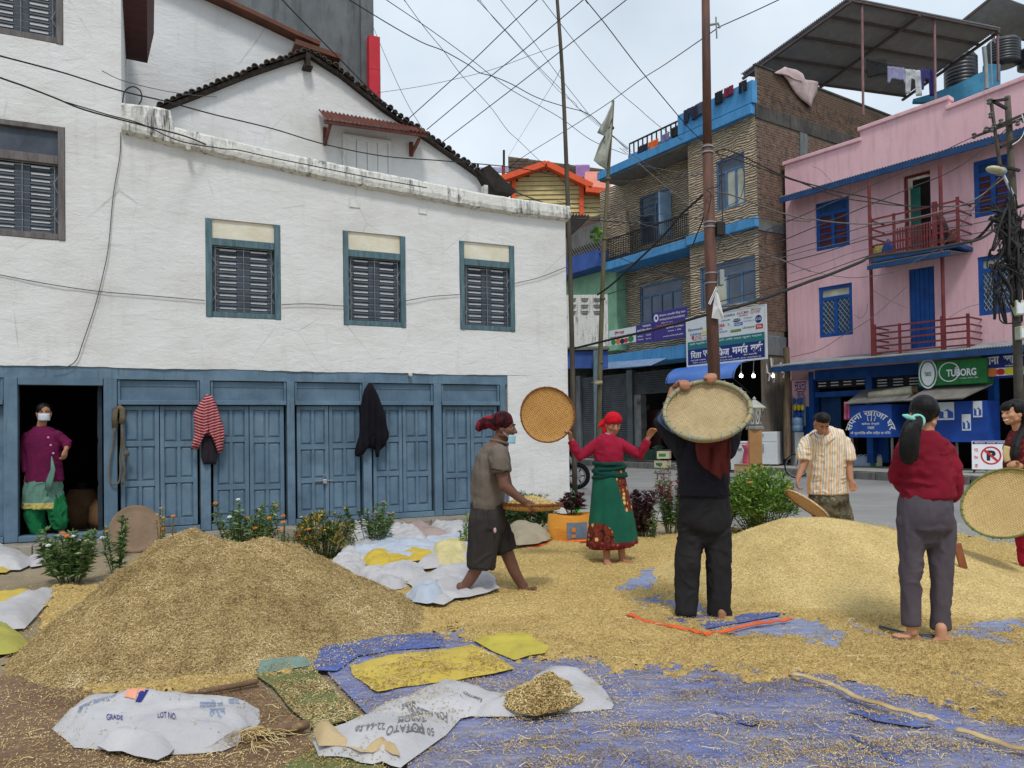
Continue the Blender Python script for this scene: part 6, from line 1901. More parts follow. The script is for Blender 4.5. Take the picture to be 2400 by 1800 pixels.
cab(z2((700,780),(1100,420),(1340,190),(1590,-40)),.010,"leftmost of three parallel cables rising from the tiled eave",None,14,9)
cab(z2((830,840),(1250,490),(1500,290),(1890,-40)),.010,"middle of three parallel cables rising from the tiled eave",None,14,9)
cab(z2((920,930),(1380,580),(1700,330),(2180,-45)),.010,"rightmost of three parallel cables rising from the tiled eave",None,14,9)
cab(z2((1130,-40),(1160,0),(1280,130),(1380,240),(1460,330),(1580,460),(1720,600),(1800,690),(1880,750),(2000,850),(2150,970)),.011,"upper strand of the twin cables running down past the bamboo pole",None,12,27)
cab(z2((1140,-35),(1172,0),(1270,125),(1370,235),(1452,330),(1570,465),(1710,612),(1790,665),(1812,700),(1900,780),(2040,890),(2160,985)),.008,"kinked lower strand of the twin cables past the bamboo pole",None,12,27)
cab(z2((1280,-45),(1310,0),(1500,240),(1700,510),(1880,740)),.010,"straight cable joining the bundle at the left of the prayer flag",None,12,25)
cab(z2((1545,-45),(1580,0),(1780,260),(1920,430),(2060,580),(2212,710))+z3((780,250),(900,350),(960,390),(1100,470)),.010,"cable bending down to the tiled building's parapet right of the flag",None,12,24)
cab(z2((1830,-45),(1860,0),(1990,160),(2212,450))+z3((1090,290),(1200,410),(1300,500)),.009,"rightmost sky cable falling to the steel pole clamp",None,9,12)
cab(z2((520,600),(760,565),(980,520),(1240,455),(1500,360),(1690,290)),.007,"thin nearly level wire from the red sign to the bamboo pole",M_WIREG,18,15)
cab(z2((495,410),(525,470),(528,540),(515,605),(480,625)),.007,"short thin wire hooking round the red blade sign",M_WIREG,18.4)
cab(z2((1700,440),(1660,520),(1570,670),(1360,1010)),.007,"thin grey wire slanting from the bamboo pole down to the rooftops",M_WIREG,15,36)
cab(z2((485,180),(560,360),(640,540),(720,700),(800,830)),.007,"very thin wire dropping beside the red sign to the tiled roof",M_WIREG,18,14)
cab(z2((1360,1085),(1480,1000),(1740,840),(1990,680),(2212,520))+[(1560,150),(1679,68)],.011,"long straight cable rising right to the steel pole's hook",None,22,12)
cab([(1679,66),(1760,30),(1850,-12)],.011,"cable leaving the steel pole's hook for the top right",None,12,10)
cab([(640,-25),(662,0),(700,40),(790,132),(880,222),(940,272),(990,308),(1040,350),(1100,385),(1170,434),(1300,485)],.011,"black cable slanting down across the grey building along the tiled verge",None,8,13)
cab(z2((1270,1180),(1400,1240),(1640,1330),(1760,1360)),.009,"cable sagging in front of the yellow house boards",M_WIREG,16,17)
cab([(-60,116),(0,131),(150,171),(280,212),(390,238),(500,268),(640,302),(760,338),(900,366),(1040,377),(1200,392),(1300,410)],.011,"upper black cable sweeping across the white house past the gable window",None,7.0,14)
cab([(-60,158),(0,182),(60,203),(130,230),(200,258),(320,290),(430,318),(520,352),(640,385),(720,404),(860,452),(1000,490),(1150,506),(1331,512),(1480,522),(1560,520)],.012,"lower black cable sweeping along the white house parapet",None,6.9,16)
cab([(150,238),(250,268),(330,290),(420,330),(520,348),(560,352),(640,370),(730,388),(860,415),(1000,440)],.008,"slack wire drooping over the parapet beside the lower black cable",None,7.6,9.6)
cab([(239,166),(285,188),(362,208),(430,220),(506,227),(600,230),(700,230),(830,222),(884,218)],.006,"thin slack wire across the gable's tiles to the red sign",M_WIREG,8.4,17)
cab(z6((-40,840),(120,810),(470,725),(900,625),(1300,510)),.026,"thick black cable bundle sagging in front of the purple signboards",None,17,12)
cab(z6((1390,490),(1480,465),(1800,370),(2212,215))+z5((500,910),(800,790),(900,745))+z5((1300,690),(1600,640),(1830,590))+[(2340,530),(2368,500)],.03,"thickest black cable from the steel pole over the pink house to the tangle",None,12,15.8)
cab(z3((1390,575),(1470,555),(1600,600),(1800,700),(2000,790),(2212,860))+z5((300,100),(640,190),(870,232),(1180,300),(1500,312),(1700,295),(1900,250),(2060,210)),.014,"sagging cable from the steel pole's clamp, uppermost before the balcony door",None,12,15.8)
cab(z3((1390,585),(1600,650),(2000,800),(2200,860))+z5((300,110),(640,230),(870,270),(1200,305),(1700,300),(2080,200)),.012,"twin of the sagging cable just under it",None,12,15.8)
cab(z3((1390,925),(1480,935),(1650,990),(1900,1085),(2212,1165))+z5((300,405),(560,445),(860,460),(1100,435),(1300,400),(1560,330),(1800,240),(2040,60)),.016,"pale sagging cable from the steel pole's middle across the upper balcony",M("sunlit_cable",S(120,116,108),S(96,92,86),3),12,15.8)  # cable in a paler grey than the black ones
cab(z6((460,330),(1000,160),(1310,60))+z3((1390,1420),(1800,1260))+z5((0,640),(400,490),(870,300),(1230,150),(1590,0))+[(2310,345),(2362,300)],.013,"long diagonal cable from the flag pole up to the utility pole's top arm",None,16,15.8)
cab(z3((1460,1430),(1800,1290))+z5((0,510),(250,405),(650,235),(1000,80),(1180,0))+[(2230,345),(2300,312)],.012,"diagonal cable from the steel pole's box to the utility pole's cross arm",None,12,15.8)
cab(z5((-480,980),(0,830),(440,720),(870,590),(1300,520),(1670,480),(2050,400)),.010,"thin cable rising gently under the upper balcony rail",None,12,15.8)
cab(z5((-450,1140),(0,1020),(420,895),(870,735),(1200,660),(1480,600),(1900,520),(2080,450)),.010,"thin cable just above the thickest black cable",None,12,15.8)
cab(z5((-430,850),(0,740),(450,610),(860,480),(1250,420),(1700,350),(2060,300)),.009,"thin cable across the shuttered pink house window",None,12,15.8)
cab(z5((-440,930),(0,790),(300,700),(700,610),(870,560),(1300,470),(1660,390),(2050,330)),.008,"faint wire below the shuttered pink house window",M_WIREG,12,15.8)
cab(z5((190,890),(480,800),(690,720),(880,670)),.008,"short wire climbing the pink wall to the balcony apron",M_WIREG,20,19)
cab(z3((560,540),(700,650),(850,780),(1060,950),(1300,1130),(1460,1255),(1700,1400),(2212,1610))+z5((100,760),(380,870),(680,922),(870,915),(1080,875),(1300,770),(1500,650),(1700,430),(1850,220),(2000,60)),.012,"long cable dipping from the roof corner across the pink wall to the tangle",M("pale_cable",S(132,126,120),S(104,98,94),3),26,15.8)
cab(z3((590,545),(900,750),(1150,950),(1200,1010),(1300,1085)),.011,"cable from the roof corner down to the steel pole, inner strand",None,26,12)
cab(z3((1295,935),(1200,1020),(1090,1120),(1000,1230),(860,1380),(700,1530),(540,1680))+z6((560,190),(450,280),(370,335)),.022,"thick black cable slanting from the steel pole down to the flag pole",None,12,16)
cab(z3((1300,1010),(1280,1160),(1240,1260),(1190,1390)),.014,"short cable drooping on the left of the steel pole",None,12.1,13)
cab(z3((430,830),(700,825),(900,790),(1140,785),(1300,765),(1400,750),(1500,640)),.008,"slack wire level across the clad wall under the roof slab",M_WIREG,16,12)
cab(z3((700,680),(900,720),(1150,760),(1300,760)),.008,"thin wire from the roof corner to the steel pole clamp",M_WIREG,25,12)
cab(z3((20,1000),(300,1060),(600,1150),(900,1230),(1150,1190),(1350,1050)),.008,"slack wire looping under the balcony railing",M_WIREG,18,12)
cab(z3((0,1155),(300,1150),(700,1130),(1000,1110),(1300,1160),(1800,1150),(2212,1180)),.009,"level wire across the clad wall at the balcony rail's height",M_WIREG,17,14)
cab(z3((430,1420),(660,1530),(900,1600),(1200,1690))+z6((900,130),(1300,210)),.010,"cable falling from the flag pole to the steel pole's lower band",None,16,12)
cab(z3((430,1660),(640,1560),(900,1420),(1170,1320)),.007,"wire from the flag pole along the middle blue ledge",M_WIREG,16,24)
cab(z3((1440,620),(1440,760),(1445,950),(1450,1130),(1440,1300),(1410,1420)),.010,"loose cable hanging down the right side of the steel pole",None,11.9)
cab(z3((1450,745),(1420,860),(1320,900),(1350,950),(1330,1100)),.010,"curled loose cable on the steel pole's front",None,11.85)
cab(z3((1400,600),(1470,640),(1590,640),(1640,800),(1600,980),(1500,1040)),.008,"loop of wire in front of the tiled building's top window",M_WIREG,12,14)
cab(z5((200,1610),(440,1550),(640,1430),(870,1290),(1060,1130),(1200,1000)),.010,"sagging wire across the lower pink wall to the blue door",M_WIREG,20,20)
cab(z5((740,1240),(800,1275),(850,1220),(860,1150)),.007,"short looped wire between the lower pink window and the post",M_WIREG,20)
cab(z5((900,1030),(1050,1120),(1210,1190)),.006,"thin wire left of the blue door",M_WIREG,20)
cab(z5((1560,1270),(1700,1190),(1830,1150)),.006,"thin wire right of the blue door",M_WIREG,19,17)
cab(z5((380,-40),(460,0),(580,120),(720,200)),.006,"thin wire on the pink parapet above the eave",M_WIREG,21)
cab([(2400,480),(2340,505),(2310,540),(2285,562),(2262,565)],.035,"thick black conduit curving off the cable tangle over the pink wall",None,15.6,16.4)
cab([(2365,480),(2340,520),(2332,560),(2318,595)],.012,"cable drooping from the tangle beside the thick conduit",None,15.7,16.2)
cab([(2322,262),(2338,320),(2352,330),(2366,300)],.010,"jumper cable between the thin side pole and the main shaft",None,15.7)
cab([(2395,268),(2402,300),(2392,325),(2372,340)],.012,"white jumper loop at the utility pole's top",M_SLAT,15.7)
cab([(2345,385),(2362,420),(2372,470),(2362,520)],.016,"jumper cable running down beside the street lamp arm",None,15.6)
# lamp pillar
YL_=10.5
LPc=G(1771,1240);LPc=Vector((P(1771,1100,YL_).x,YL_,0))
LP=thing("lamp_pillar","square tan pillar with a white metal lantern on top","lamp pillar",LPc,R(-14))
zt=P(1771,1003,YL_).z
q=MB();q.box(-.085,.085,-.085,.085,0,zt-.02);q.obj("pillar",M("tan_stone_paint",S(176,134,88),S(154,114,74),3,20,.3,.006,.8),LP,bevel=.012)
q=MB();q.lathe([(.12,zt-.02),(.12,zt+.01),(.10,zt+.03),(.115,zt+.05)],n=8);q.obj("collar",M("cast_grey",S(136,136,132),S(110,110,106),5),LP)
lz0,lz1=zt+.05,P(1771,958,YL_).z
q=MB();q.lathe([(.085,lz0),(.125,lz1)],n=8);q.obj("pane",M("frosted_pane",S(206,208,200),S(186,188,180),4,rough=.3),LP)
q=MB()
for i in range(8):
 a=i*math.pi/4;q.bar((.087*math.cos(a),.087*math.sin(a),lz0),(.128*math.cos(a),.128*math.sin(a),lz1),.012,.012)
 b=a+math.pi/4;m_=(a+b)/2
 def on(th,f):r=(.086+.041*f)*.96;return(r*math.cos(th),r*math.sin(th),lz0+(lz1-lz0)*f)
 for(p1,f1,p2,f2)in((m_,.15,a+.2,.5),(a+.2,.5,m_,.85),(m_,.15,b-.2,.5),(b-.2,.5,m_,.85)):q.bar(on(p1,f1),on(p2,f2),.008,.008)
q.obj("tracery",M_GREYWOOD,LP)
q=MB();q.lathe([(.15,lz1),(.155,lz1+.015),(.10,lz1+.06),(.05,lz1+.10),(.02,lz1+.12),(.025,lz1+.14),(.0,lz1+.17)],n=16);q.obj("lantern_cap",M("pale_cast",S(176,176,168),S(150,150,142),5),LP)
# heaps of rice and chaff, tarpaulins, sacks
from mathutils.geometry import delaunay_2d_cdt
# heap heights
def cone(x,y,cx,cy,H,Rs,top=.16,pw=1.12):
 dx,dy=x-cx,y-cy
 r=np.hypot(dx,dy)
 a=np.degrees(np.arctan2(dy,dx))%360
 Rr=np.interp(a,np.arange(0,361,45),list(Rs)+[Rs[0]])
 q=np.sqrt(r*r+(top*Rr)**2)-top*Rr
 q=q/(np.sqrt(1+top*top)-top)/Rr
 return H*(np.clip(1-q,0,1)**pw)
pk1,pk2,pkR=P(420,1240,5.9),P(640,1256,6.0),P(1868,1207,7.0)
def heap_left(x,y):
 a=cone(x,y,pk1.x,pk1.y,pk1.z,(1.5,1.2,1.0,.85,.82,1.02,1.66,1.85),.10,1.0)
 b=cone(x,y,pk2.x,pk2.y,pk2.z,(1.25,1.1,1.0,1.0,1.3,1.5,1.75,1.5),.09,1.1)
 k=.05
 h=np.maximum(a,b)+k*np.exp(-np.abs(a-b)/k)*.35*(np.minimum(a,b)>.01)
 n=(fbm(x*2.3,y*2.3,1,3)-.5)*.17+(fbm(x*7,y*7,2,3)-.5)*.10+(fbm(x*20,y*20,4,2)-.5)*.035
 return np.where(h>0,h+n*np.clip(h*5,0,1),0)-.012
def heap_right(x,y):
 a=cone(x,y,pkR.x,pkR.y,pkR.z,(2.6,2.0,1.6,1.5,1.38,1.42,1.55,2.2),.30,1.25)
 n=(fbm(x*1.3,y*1.3,6,3)-.5)*.07+(fbm(x*16,y*16,7,2)-.5)*.012
 return np.where(a>0,a+n*np.clip(a*4,0,1),0)-.012
def ground_h(x,y):
 return np.maximum(0,np.maximum(heap_left(x,y),heap_right(x,y)))
def gh(x,y):return float(ground_h(np.array([x]),np.array([y]))[0])
def husk_mat(name,stops,bump=.5):
 k=Nodes(name,0.8,0.25)
 c=k.ramp(k.attr("rnd"),stops)
 k.color(c)
 return k.mat
def bed_mat(name,a,b,c):
 k=Nodes(name,0.9,0.15)
 v=k.vec()
 col=k.ramp(k.noise(v,55,3,.6),[(.30,a),(.5,b),(.72,c)])
 col=k.mix(k.ramp(k.noise(v,3.2,5,.65),[(.42,0),(.68,.55)]),col,a)
 k.color(col)
 h=k.math('ADD',k.noise(k.vec((1,1,1)),60,3,.6),k.math('MULTIPLY',k.noise(v,14,4,.6),1.4))
 k.bump(h,.9,.02)
 return k.mat
M_CHAFFBED=bed_mat("chaff_bed",S(116,96,60),S(174,149,100),S(206,182,130))
M_GRAINBED=bed_mat("rice_bed",S(180,154,100),S(220,194,132),S(236,213,156))
M_CHAFF=husk_mat("chaff_bits",[(0,S(112,92,58)),(.3,S(178,153,104)),(.7,S(211,187,136)),(1,S(236,221,180))])
M_OLDHUSK=husk_mat("trodden_husk_bits",[(0,S(104,82,48)),(.3,S(170,142,90)),(.7,S(206,180,122)),(1,S(232,212,162))])
M_RICE=husk_mat("rice_grains",[(0,S(190,164,104)),(.4,S(227,204,140)),(.8,S(239,219,160)),(1,S(248,235,192))])
M_STRAW=husk_mat("straw",[(0,S(140,114,70)),(.5,S(190,164,112)),(1,S(222,202,154))])
def bits(name,x,y,hfn,length,width,mat,parent=None,tilt=.45,lift=.004,extra=0.0,label=None):
 n=len(x)
 e=.012
 z=hfn(x,y)
 gx=(hfn(x+e,y)-hfn(x-e,y))/(2*e)
 gy=(hfn(x,y+e)-hfn(x,y-e))/(2*e)
 th=RNG.random(n)*2*np.pi
 d=np.stack([np.cos(th),np.sin(th),gx*np.cos(th)+gy*np.sin(th)],1)
 d[:,2]+=RNG.normal(0,tilt,n)
 d/=np.linalg.norm(d,axis=1)[:,None]
 nn=np.stack([-gx,-gy,np.ones(n)],1);nn/=np.linalg.norm(nn,axis=1)[:,None]
 nn+=RNG.normal(0,.35,(n,3))
 s=np.cross(d,nn);s/=np.linalg.norm(s,axis=1)[:,None]+1e-9
 up=np.cross(s,d)
 c=np.stack([x,y,z+lift+RNG.random(n)*extra],1)
 L,W=length[:,None]/2,width[:,None]/2
 v=np.stack([c-d*L,c-s*W+up*W*.8,c+d*L,c+s*W+up*W*.3],1).reshape(-1,3)
 if parent is not None:v=v-np.array(MATW[parent.name].translation)
 me=bpy.data.meshes.new(name)
 me.vertices.add(4*n);me.vertices.foreach_set('co',v.ravel())
 me.loops.add(4*n);me.loops.foreach_set('vertex_index',np.arange(4*n,dtype=np.int32))
 me.polygons.add(n);me.polygons.foreach_set('loop_start',np.arange(0,4*n,4,dtype=np.int32))
 me.update(calc_edges=True)
 at=me.attributes.new("rnd",'FLOAT','POINT')
 r=np.clip(RNG.normal(.5,.2,n)+(fbm(x*2.2,y*2.2,40,4)-.5)*.9+(fbm(x*11,y*11,41,2)-.5)*.7,0,1)
 at.data.foreach_set('value',np.repeat(r,4))
 return link(name,me,parent,mat,kind='stuff',label=label)
def straws(name,x,y,hfn,lo,hi,mat,parent=None,lift=.008,w=.0035,label=None):
 n=len(x)
 th=RNG.random(n)*2*np.pi;L=RNG.uniform(lo,hi,n)
 cur=RNG.normal(0,.9,n)
 pts=[]
 k=5
 px_,py_=x.copy(),y.copy();a=th.copy()
 for i in range(k):
  zz=hfn(px_,py_)+lift+.012*np.sin(i/(k-1)*np.pi)*RNG.random(n)
  nx,ny=-np.sin(a)*w*.5,np.cos(a)*w*.5
  pts.append(np.stack([px_-nx,py_-ny,zz],1));pts.append(np.stack([px_+nx,py_+ny,zz+w*.6],1))
  px_=px_+np.cos(a)*L/(k-1);py_=py_+np.sin(a)*L/(k-1);a=a+cur/(k-1)
 v=np.stack(pts,1)
 if parent is not None:v=v-np.array(MATW[parent.name].translation)
 base=np.arange(n)[:,None]*(2*k)
 quads=np.concatenate([base+np.array([2*i,2*i+2,2*i+3,2*i+1])[None]for i in range(k-1)],0)
 me=bpy.data.meshes.new(name)
 me.vertices.add(2*k*n);me.vertices.foreach_set('co',v.reshape(-1))
 nq=len(quads)
 me.loops.add(4*nq);me.loops.foreach_set('vertex_index',quads.astype(np.int32).ravel())
 me.polygons.add(nq);me.polygons.foreach_set('loop_start',np.arange(0,4*nq,4,dtype=np.int32))
 me.update(calc_edges=True)
 at=me.attributes.new("rnd",'FLOAT','POINT');at.data.foreach_set('value',np.repeat(RNG.random(n),2*k))
 return link(name,me,parent,mat,kind='stuff',label=label)
def G_np(px,py,z=0.0):
 d=np.stack([(px-1200)/FPX,-(py-PCY)/FPX,-np.ones_like(px)],1)@np.array(CAMROT).T
 t=(z-CAM_H)/d[:,2]
 return d[:,0]*t,d[:,1]*t
 # heaps
def heap(name,label,c,Rm,hfn,mat):
 nr,na=90,220
 rr=(np.arange(nr+1)/nr)**.9*Rm
 aa=np.arange(na)/na*2*np.pi
 x=c.x+rr[:,None]*np.cos(aa)[None];y=c.y+rr[:,None]*np.sin(aa)[None]
 z=hfn(x,y)
 vs=np.stack([x,y,z],-1).reshape(-1,3)
 fs=[]
 for i in range(nr):
  for j in range(na):
   q=(i*na+j,i*na+(j+1)%na,(i+1)*na+(j+1)%na,(i+1)*na+j)
   if max(vs[k][2]for k in q)>-.004:fs.append(q)
 me=bpy.data.meshes.new(name)
 me.from_pydata([tuple(v-np.array([c.x,c.y,0]))for v in vs],[],fs)
 me.polygons.foreach_set('use_smooth',[True]*len(fs))
 bm=bmesh.new();bm.from_mesh(me)
 bmesh.ops.delete(bm,geom=[v for v in bm.verts if not v.link_faces],context='VERTS');bmesh.ops.recalc_face_normals(bm,faces=bm.faces);bm.to_mesh(me);bm.free()
 o=link(name,me,None,mat,label=label,cat="heap");o.location=(c.x,c.y,0)
 MATW[o.name]=Matrix.Translation(Vector((c.x,c.y,0)))
 return o
HL=heap("chaff_heap","brown two peaked heap of rice chaff before the blue doors",Vector(((pk1.x+pk2.x)/2,(pk1.y+pk2.y)/2,0)),2.9,heap_left,M_CHAFFBED)
HR=heap("grain_heap","golden smooth heap of rice grain in front of the road",Vector((pkR.x,pkR.y,0)),3.0,heap_right,M_GRAINBED)
def sample_heap(c,Rm,hfn,n,front=True):
 a=RNG.random(n*3)*2*np.pi;r=np.sqrt(RNG.random(n*3))*Rm
 x,y=c[0]+r*np.cos(a),c[1]+r*np.sin(a)
 h=hfn(x,y)
 ok=h>.0
 e=.03
 gx=(hfn(x+e,y)-h)/e;gy=(hfn(x,y+e)-h)/e
 d=np.sqrt(x*x+y*y+(CAM_H-h)**2)
 cosv=(-gx*-x-gy*-y+(CAM_H-h))/d/np.sqrt(1+gx*gx+gy*gy)
 p=np.clip(cosv+.12,.03,1)*np.clip(5.0/d,.4,1.6)
 ok&=RNG.random(n*3)<p
 return x[ok][:n],y[ok][:n]
x,y=sample_heap(((pk1.x+pk2.x)/2,(pk1.y+pk2.y)/2-.2),2.7,heap_left,230000)
n=len(x);bits("husks",x,y,heap_left,RNG.uniform(.009,.019,n),RNG.uniform(.003,.006,n),M_CHAFF,HL,.5,.004,.008)
x,y=sample_heap(((pk1.x+pk2.x)/2,(pk1.y+pk2.y)/2-.2),2.7,heap_left,1100)
straws("straw",x,y,heap_left,.04,.11,M_STRAW,HL,.006,.0025)
x,y=sample_heap((pkR.x,pkR.y),3.0,heap_right,190000)
n=len(x);bits("grains",x,y,heap_right,RNG.uniform(.008,.013,n),RNG.uniform(.004,.006,n),M_RICE,HR,.35,.003,.003)
# which ground is covered by grain
DENSE=[(560,1300),(900,1312),(1060,1330),(1150,1286),(1330,1274),(1560,1256),(1720,1236),(2000,1232),(2200,1262),(3000,1330),(3000,1760),(2400,1676),(2150,1630),(1900,1590),(1700,1572),(1500,1558),(1440,1590),(1395,1540),(1180,1555),(1120,1515),(1050,1486),(900,1476),(740,1510),(690,1545),(640,1560),(560,1616),(450,1640),(250,1640),(150,1592),(90,1510),(110,1450),(130,1390)]
BARE=[([(1460,1366),(1500,1348),(1560,1325),(1590,1318),(1600,1345),(1545,1362),(1520,1388),(1470,1392),(1440,1386)],1.0),([(1462,1408),(1520,1400),(1600,1408),(1680,1440),(1640,1448),(1560,1425),(1500,1424)],1.0),([(1660,1484),(1800,1455),(1900,1462),(1986,1486),(1980,1512),(1960,1532),(1905,1520),(1880,1512),(1960,1508),(1850,1500),(1740,1496)],1.0),([(1975,1466),(2020,1482),(2080,1505),(2180,1506),(2260,1500),(2420,1535),(2420,1512),(2300,1494),(2150,1490),(2060,1485)],1.0),([(2230,1478),(2300,1462),(2420,1452),(2420,1470),(2330,1482)],1.0),([(2285,1322),(2340,1326),(2420,1334),(2420,1350),(2330,1344)],1.0),([(2165,1562),(2190,1566),(2290,1615),(2350,1640),(2330,1644),(2250,1612)],1.0),([(2195,1662),(2260,1690),(2420,1740),(2420,1765),(2300,1720)],.8),([(1990,1612),(2060,1626),(2080,1645),(2010,1636)],.8),([(1720,1240),(1790,1234),(1770,1252),(1720,1256)],.8)]
def cover(px,py,x,y):
 s=np.clip((py-1012)/380.0,.25,2.2)
 c=-polydist(px,py,DENSE)/(34*s)
 n1=fbm(x*3.1,y*3.1,11,4)-.5
 n2=fbm(x*14,y*9,12,4)-.5+.7*(fbm(x*45,y*32,13,2)-.5)
 c=c+n1*1.8+n2*1.3
 for poly,k in BARE:
  c=np.minimum(c,polydist(px,py,poly)/(15*s)+n1*1.4+n2*1.9+.2)
 near=polydist(px,py,DENSE)/(60*s)
 n3=fbm(x*2.0+y*.8,y*6.0-x*.5,14,4)
 sp=(n3-.575-.030*np.clip(near,0,5))*8+n2*1.7
 front=py>1480
 c=np.where(front&(px>700),np.maximum(c,np.minimum(sp,.35)-.42),c)
 return np.clip(c,-4,1)
nr,nc=330,560
Yr=np.exp(np.linspace(math.log(2.75),math.log(10.6),nr))
pr_=np.linspace(-700,3000,nc)
X=((pr_-1200)/FPX)[None]*Yr[:,None];Yg=np.repeat(Yr[:,None],nc,1)
pp=np.stack([X.ravel(),Yg.ravel(),np.zeros(nr*nc)],1)
gpx,gpy=pix_np(pp)
cv=cover(gpx,gpy,X.ravel(),Yg.ravel())
TAR_Z=.020
def layer_z(x,y,c):return TAR_Z-.002+.026*np.clip(c+.15,0,1.1)+((fbm(x*9,y*9,20,3)-.5)*.03+(fbm(x*2.5,y*3.5,21,3)-.5)*.05)*np.clip(c+.2,0,1)
zz=layer_z(X.ravel(),Yg.ravel(),cv)
zz=np.where(cv<-.15,TAR_Z-.02,zz)
idx=np.arange(nr*nc).reshape(nr,nc)
q=np.stack([idx[:-1,:-1],idx[:-1,1:],idx[1:,1:],idx[1:,:-1]],-1).reshape(-1,4)
keep=(cv[q].max(1)>-.05)
q=q[keep]
used=np.unique(q);remap=-np.ones(nr*nc,int);remap[used]=np.arange(len(used))
vv=np.stack([X.ravel(),Yg.ravel(),zz],1)[used]
me=bpy.data.meshes.new("spread_grain")
me.from_pydata(vv.tolist(),[],remap[q].tolist())
me.polygons.foreach_set('use_smooth',[True]*len(q))
k=Nodes("spread_grain_bed",.9,.15)
v=k.vec()
gold=k.ramp(k.noise(v,60,3,.6),[(.3,S(164,136,80)),(.5,S(204,174,110)),(.72,S(226,198,138))])
brn=k.ramp(k.noise(v,60,3,.6),[(.3,S(138,112,64)),(.5,S(190,162,100)),(.72,S(220,194,130))])
k.color(k.mix(k.ramp(k.math('ADD',k.noise(v,1.1,5,.6),k.math('MULTIPLY',k.sep(v,1),-.05)),[(.08,1.0),(.30,0.0)]),gold,brn))
k.bump(k.math('ADD',k.noise(v,70,3,.6),k.noise(v,18,4,.6)),.9,.018)
link("spread_grain",me,None,k.mat,label="rice grain and chaff spread over the tarpaulins and the plaza",kind='stuff')
def flat_h(x,y):
 pq=np.stack([x,y,np.zeros_like(x)],1);a,b=pix_np(pq)
 return layer_z(x,y,cover(a,b,x,y))
def scatter_flat(n,dens):
 px,py=RNG.uniform(-60,2460,n),RNG.uniform(1225,1850,n)
 x,y=G_np(px,py)
 c=cover(px,py,x,y)
 ok=(RNG.random(n)<dens(c,px,py,x,y))&(heap_left(x,y)<.01)&(heap_right(x,y)<.01)
 return x[ok],y[ok],c[ok]
px,py=RNG.uniform(1650,2460,16000),RNG.uniform(1180,1300,16000)
x,y=G_np(px,py);ok=RNG.random(16000)<np.clip((py-1195)/110,0,1)**2*.9
bits("road_grains",x[ok],y[ok],lambda a,b:np.full_like(a,.006),RNG.uniform(.012,.022,ok.sum()),RNG.uniform(.006,.009,ok.sum()),M_RICE,None,.2,.004,.004,label="stray rice grains on the edge of the road")
# cloth laid on the ground
def worley(x,y,f,seed):
 X,Y_=x*f+seed*7.1,y*f*1.3+seed*3.3
 xi,yi=np.floor(X),np.floor(Y_);d1=np.full(X.shape,9.0);d2=d1.copy()
 for a in(-1,0,1):
  for b in(-1,0,1):
   cx,cy=xi+a,yi+b;h=np.sin(cx*127.1+cy*311.7+seed)*43758.5;h2=np.sin(cx*269.5+cy*183.3+seed)*43758.5
   d=np.hypot(cx+(h-np.floor(h))-X,cy+(h2-np.floor(h2))-Y_)
   d2=np.minimum(d2,np.maximum(d,d1));d1=np.minimum(d1,d)
 return np.clip(d2-d1,0,1)*.9
def cpatch(poly,step=.05,z0=.0,puff=0.0,edge=.15,wr=.01,wf=4.0,dirn=0.0,base=None,hfn=None,seed=0.0,flat_z=None,rim=0.0,crump=0.0):
 pts=[G(px,py)for px,py in poly]
 if base is not None:
  pts=[G(px,py,base)for px,py in poly]
 out=[(p.x,p.y)for p in pts]
 dense=[]
 n=len(out)
 for i in range(n):
  a,b=Vector(out[i]),Vector(out[(i+1)%n]);m=max(1,int((b-a).length/(step*.8)))
  nrm=Vector((-(b-a).y,(b-a).x));nrm=nrm.normalized()if nrm.length>1e-6 else nrm
  for k_ in range(m):
   p=a+(b-a)*k_/m
   p=p+nrm*(rim*(noise.noise(Vector((p.x*7+seed,p.y*7,seed)))))
   dense.append((p.x,p.y))
 xs=[p[0]for p in dense];ys=[p[1]for p in dense]
 gx,gy=np.meshgrid(np.arange(min(xs),max(xs),step),np.arange(min(ys),max(ys),step*1.3))
 gx=gx.ravel()+RNG.uniform(-.25,.25,gx.size)*step;gy=gy.ravel()+RNG.uniform(-.25,.25,gy.size)*step
 d=polydist(gx,gy,dense)
 ok=d<-step*.45
 V=[Vector(p)for p in dense]+[Vector((a,b))for a,b in zip(gx[ok],gy[ok])]
 m=len(dense)
 r=delaunay_2d_cdt(V,[(i,(i+1)%m)for i in range(m)],[],1,1e-6)
 ov,of=r[0],r[2]
 x=np.array([p.x for p in ov]);y=np.array([p.y for p in ov])
 dd=np.clip(-polydist(x,y,dense),0,None)
 t=np.clip(dd/edge,0,1)
 prof=1-(1-t)**1.7
 u=x*math.cos(dirn)+y*math.sin(dirn);w=-x*math.sin(dirn)+y*math.cos(dirn)
 rid=1-np.abs(2*fbm(u*wf*.5+seed,w*wf*1.6,seed,3)-1)*2.2
 big=fbm(x*wf*.7+seed,y*wf*.7,seed+3,3)-.5
 z=z0+puff*prof*(1+big*.9)+wr*(np.clip(rid,-1,1)*.6+big*1.6)*np.clip(dd/.04,.25,1)
 z=z+crump*(1.15-worley(x,y,5.5,seed))*np.clip(dd/.05,.15,1)-crump*.5
 z=np.maximum(z,z0+.002)
 if hfn is not None:z=z+hfn(x,y)
 mb=MB();mb.add([(a,b,c)for a,b,c in zip(x,y,z)],[tuple(f)for f in of])
 return mb
def lay(name,label,cat,poly,mat,group=None,kind=None,thick=0.0,**kw):
 if name=='sack':kw.setdefault('crump',.03 if kw.get('puff',0)>.04 else .014)
 mb=cpatch(poly,**kw)
 o=mthing(mb,name,mat,label,cat,group,smooth=True,kind=kind)
 return o
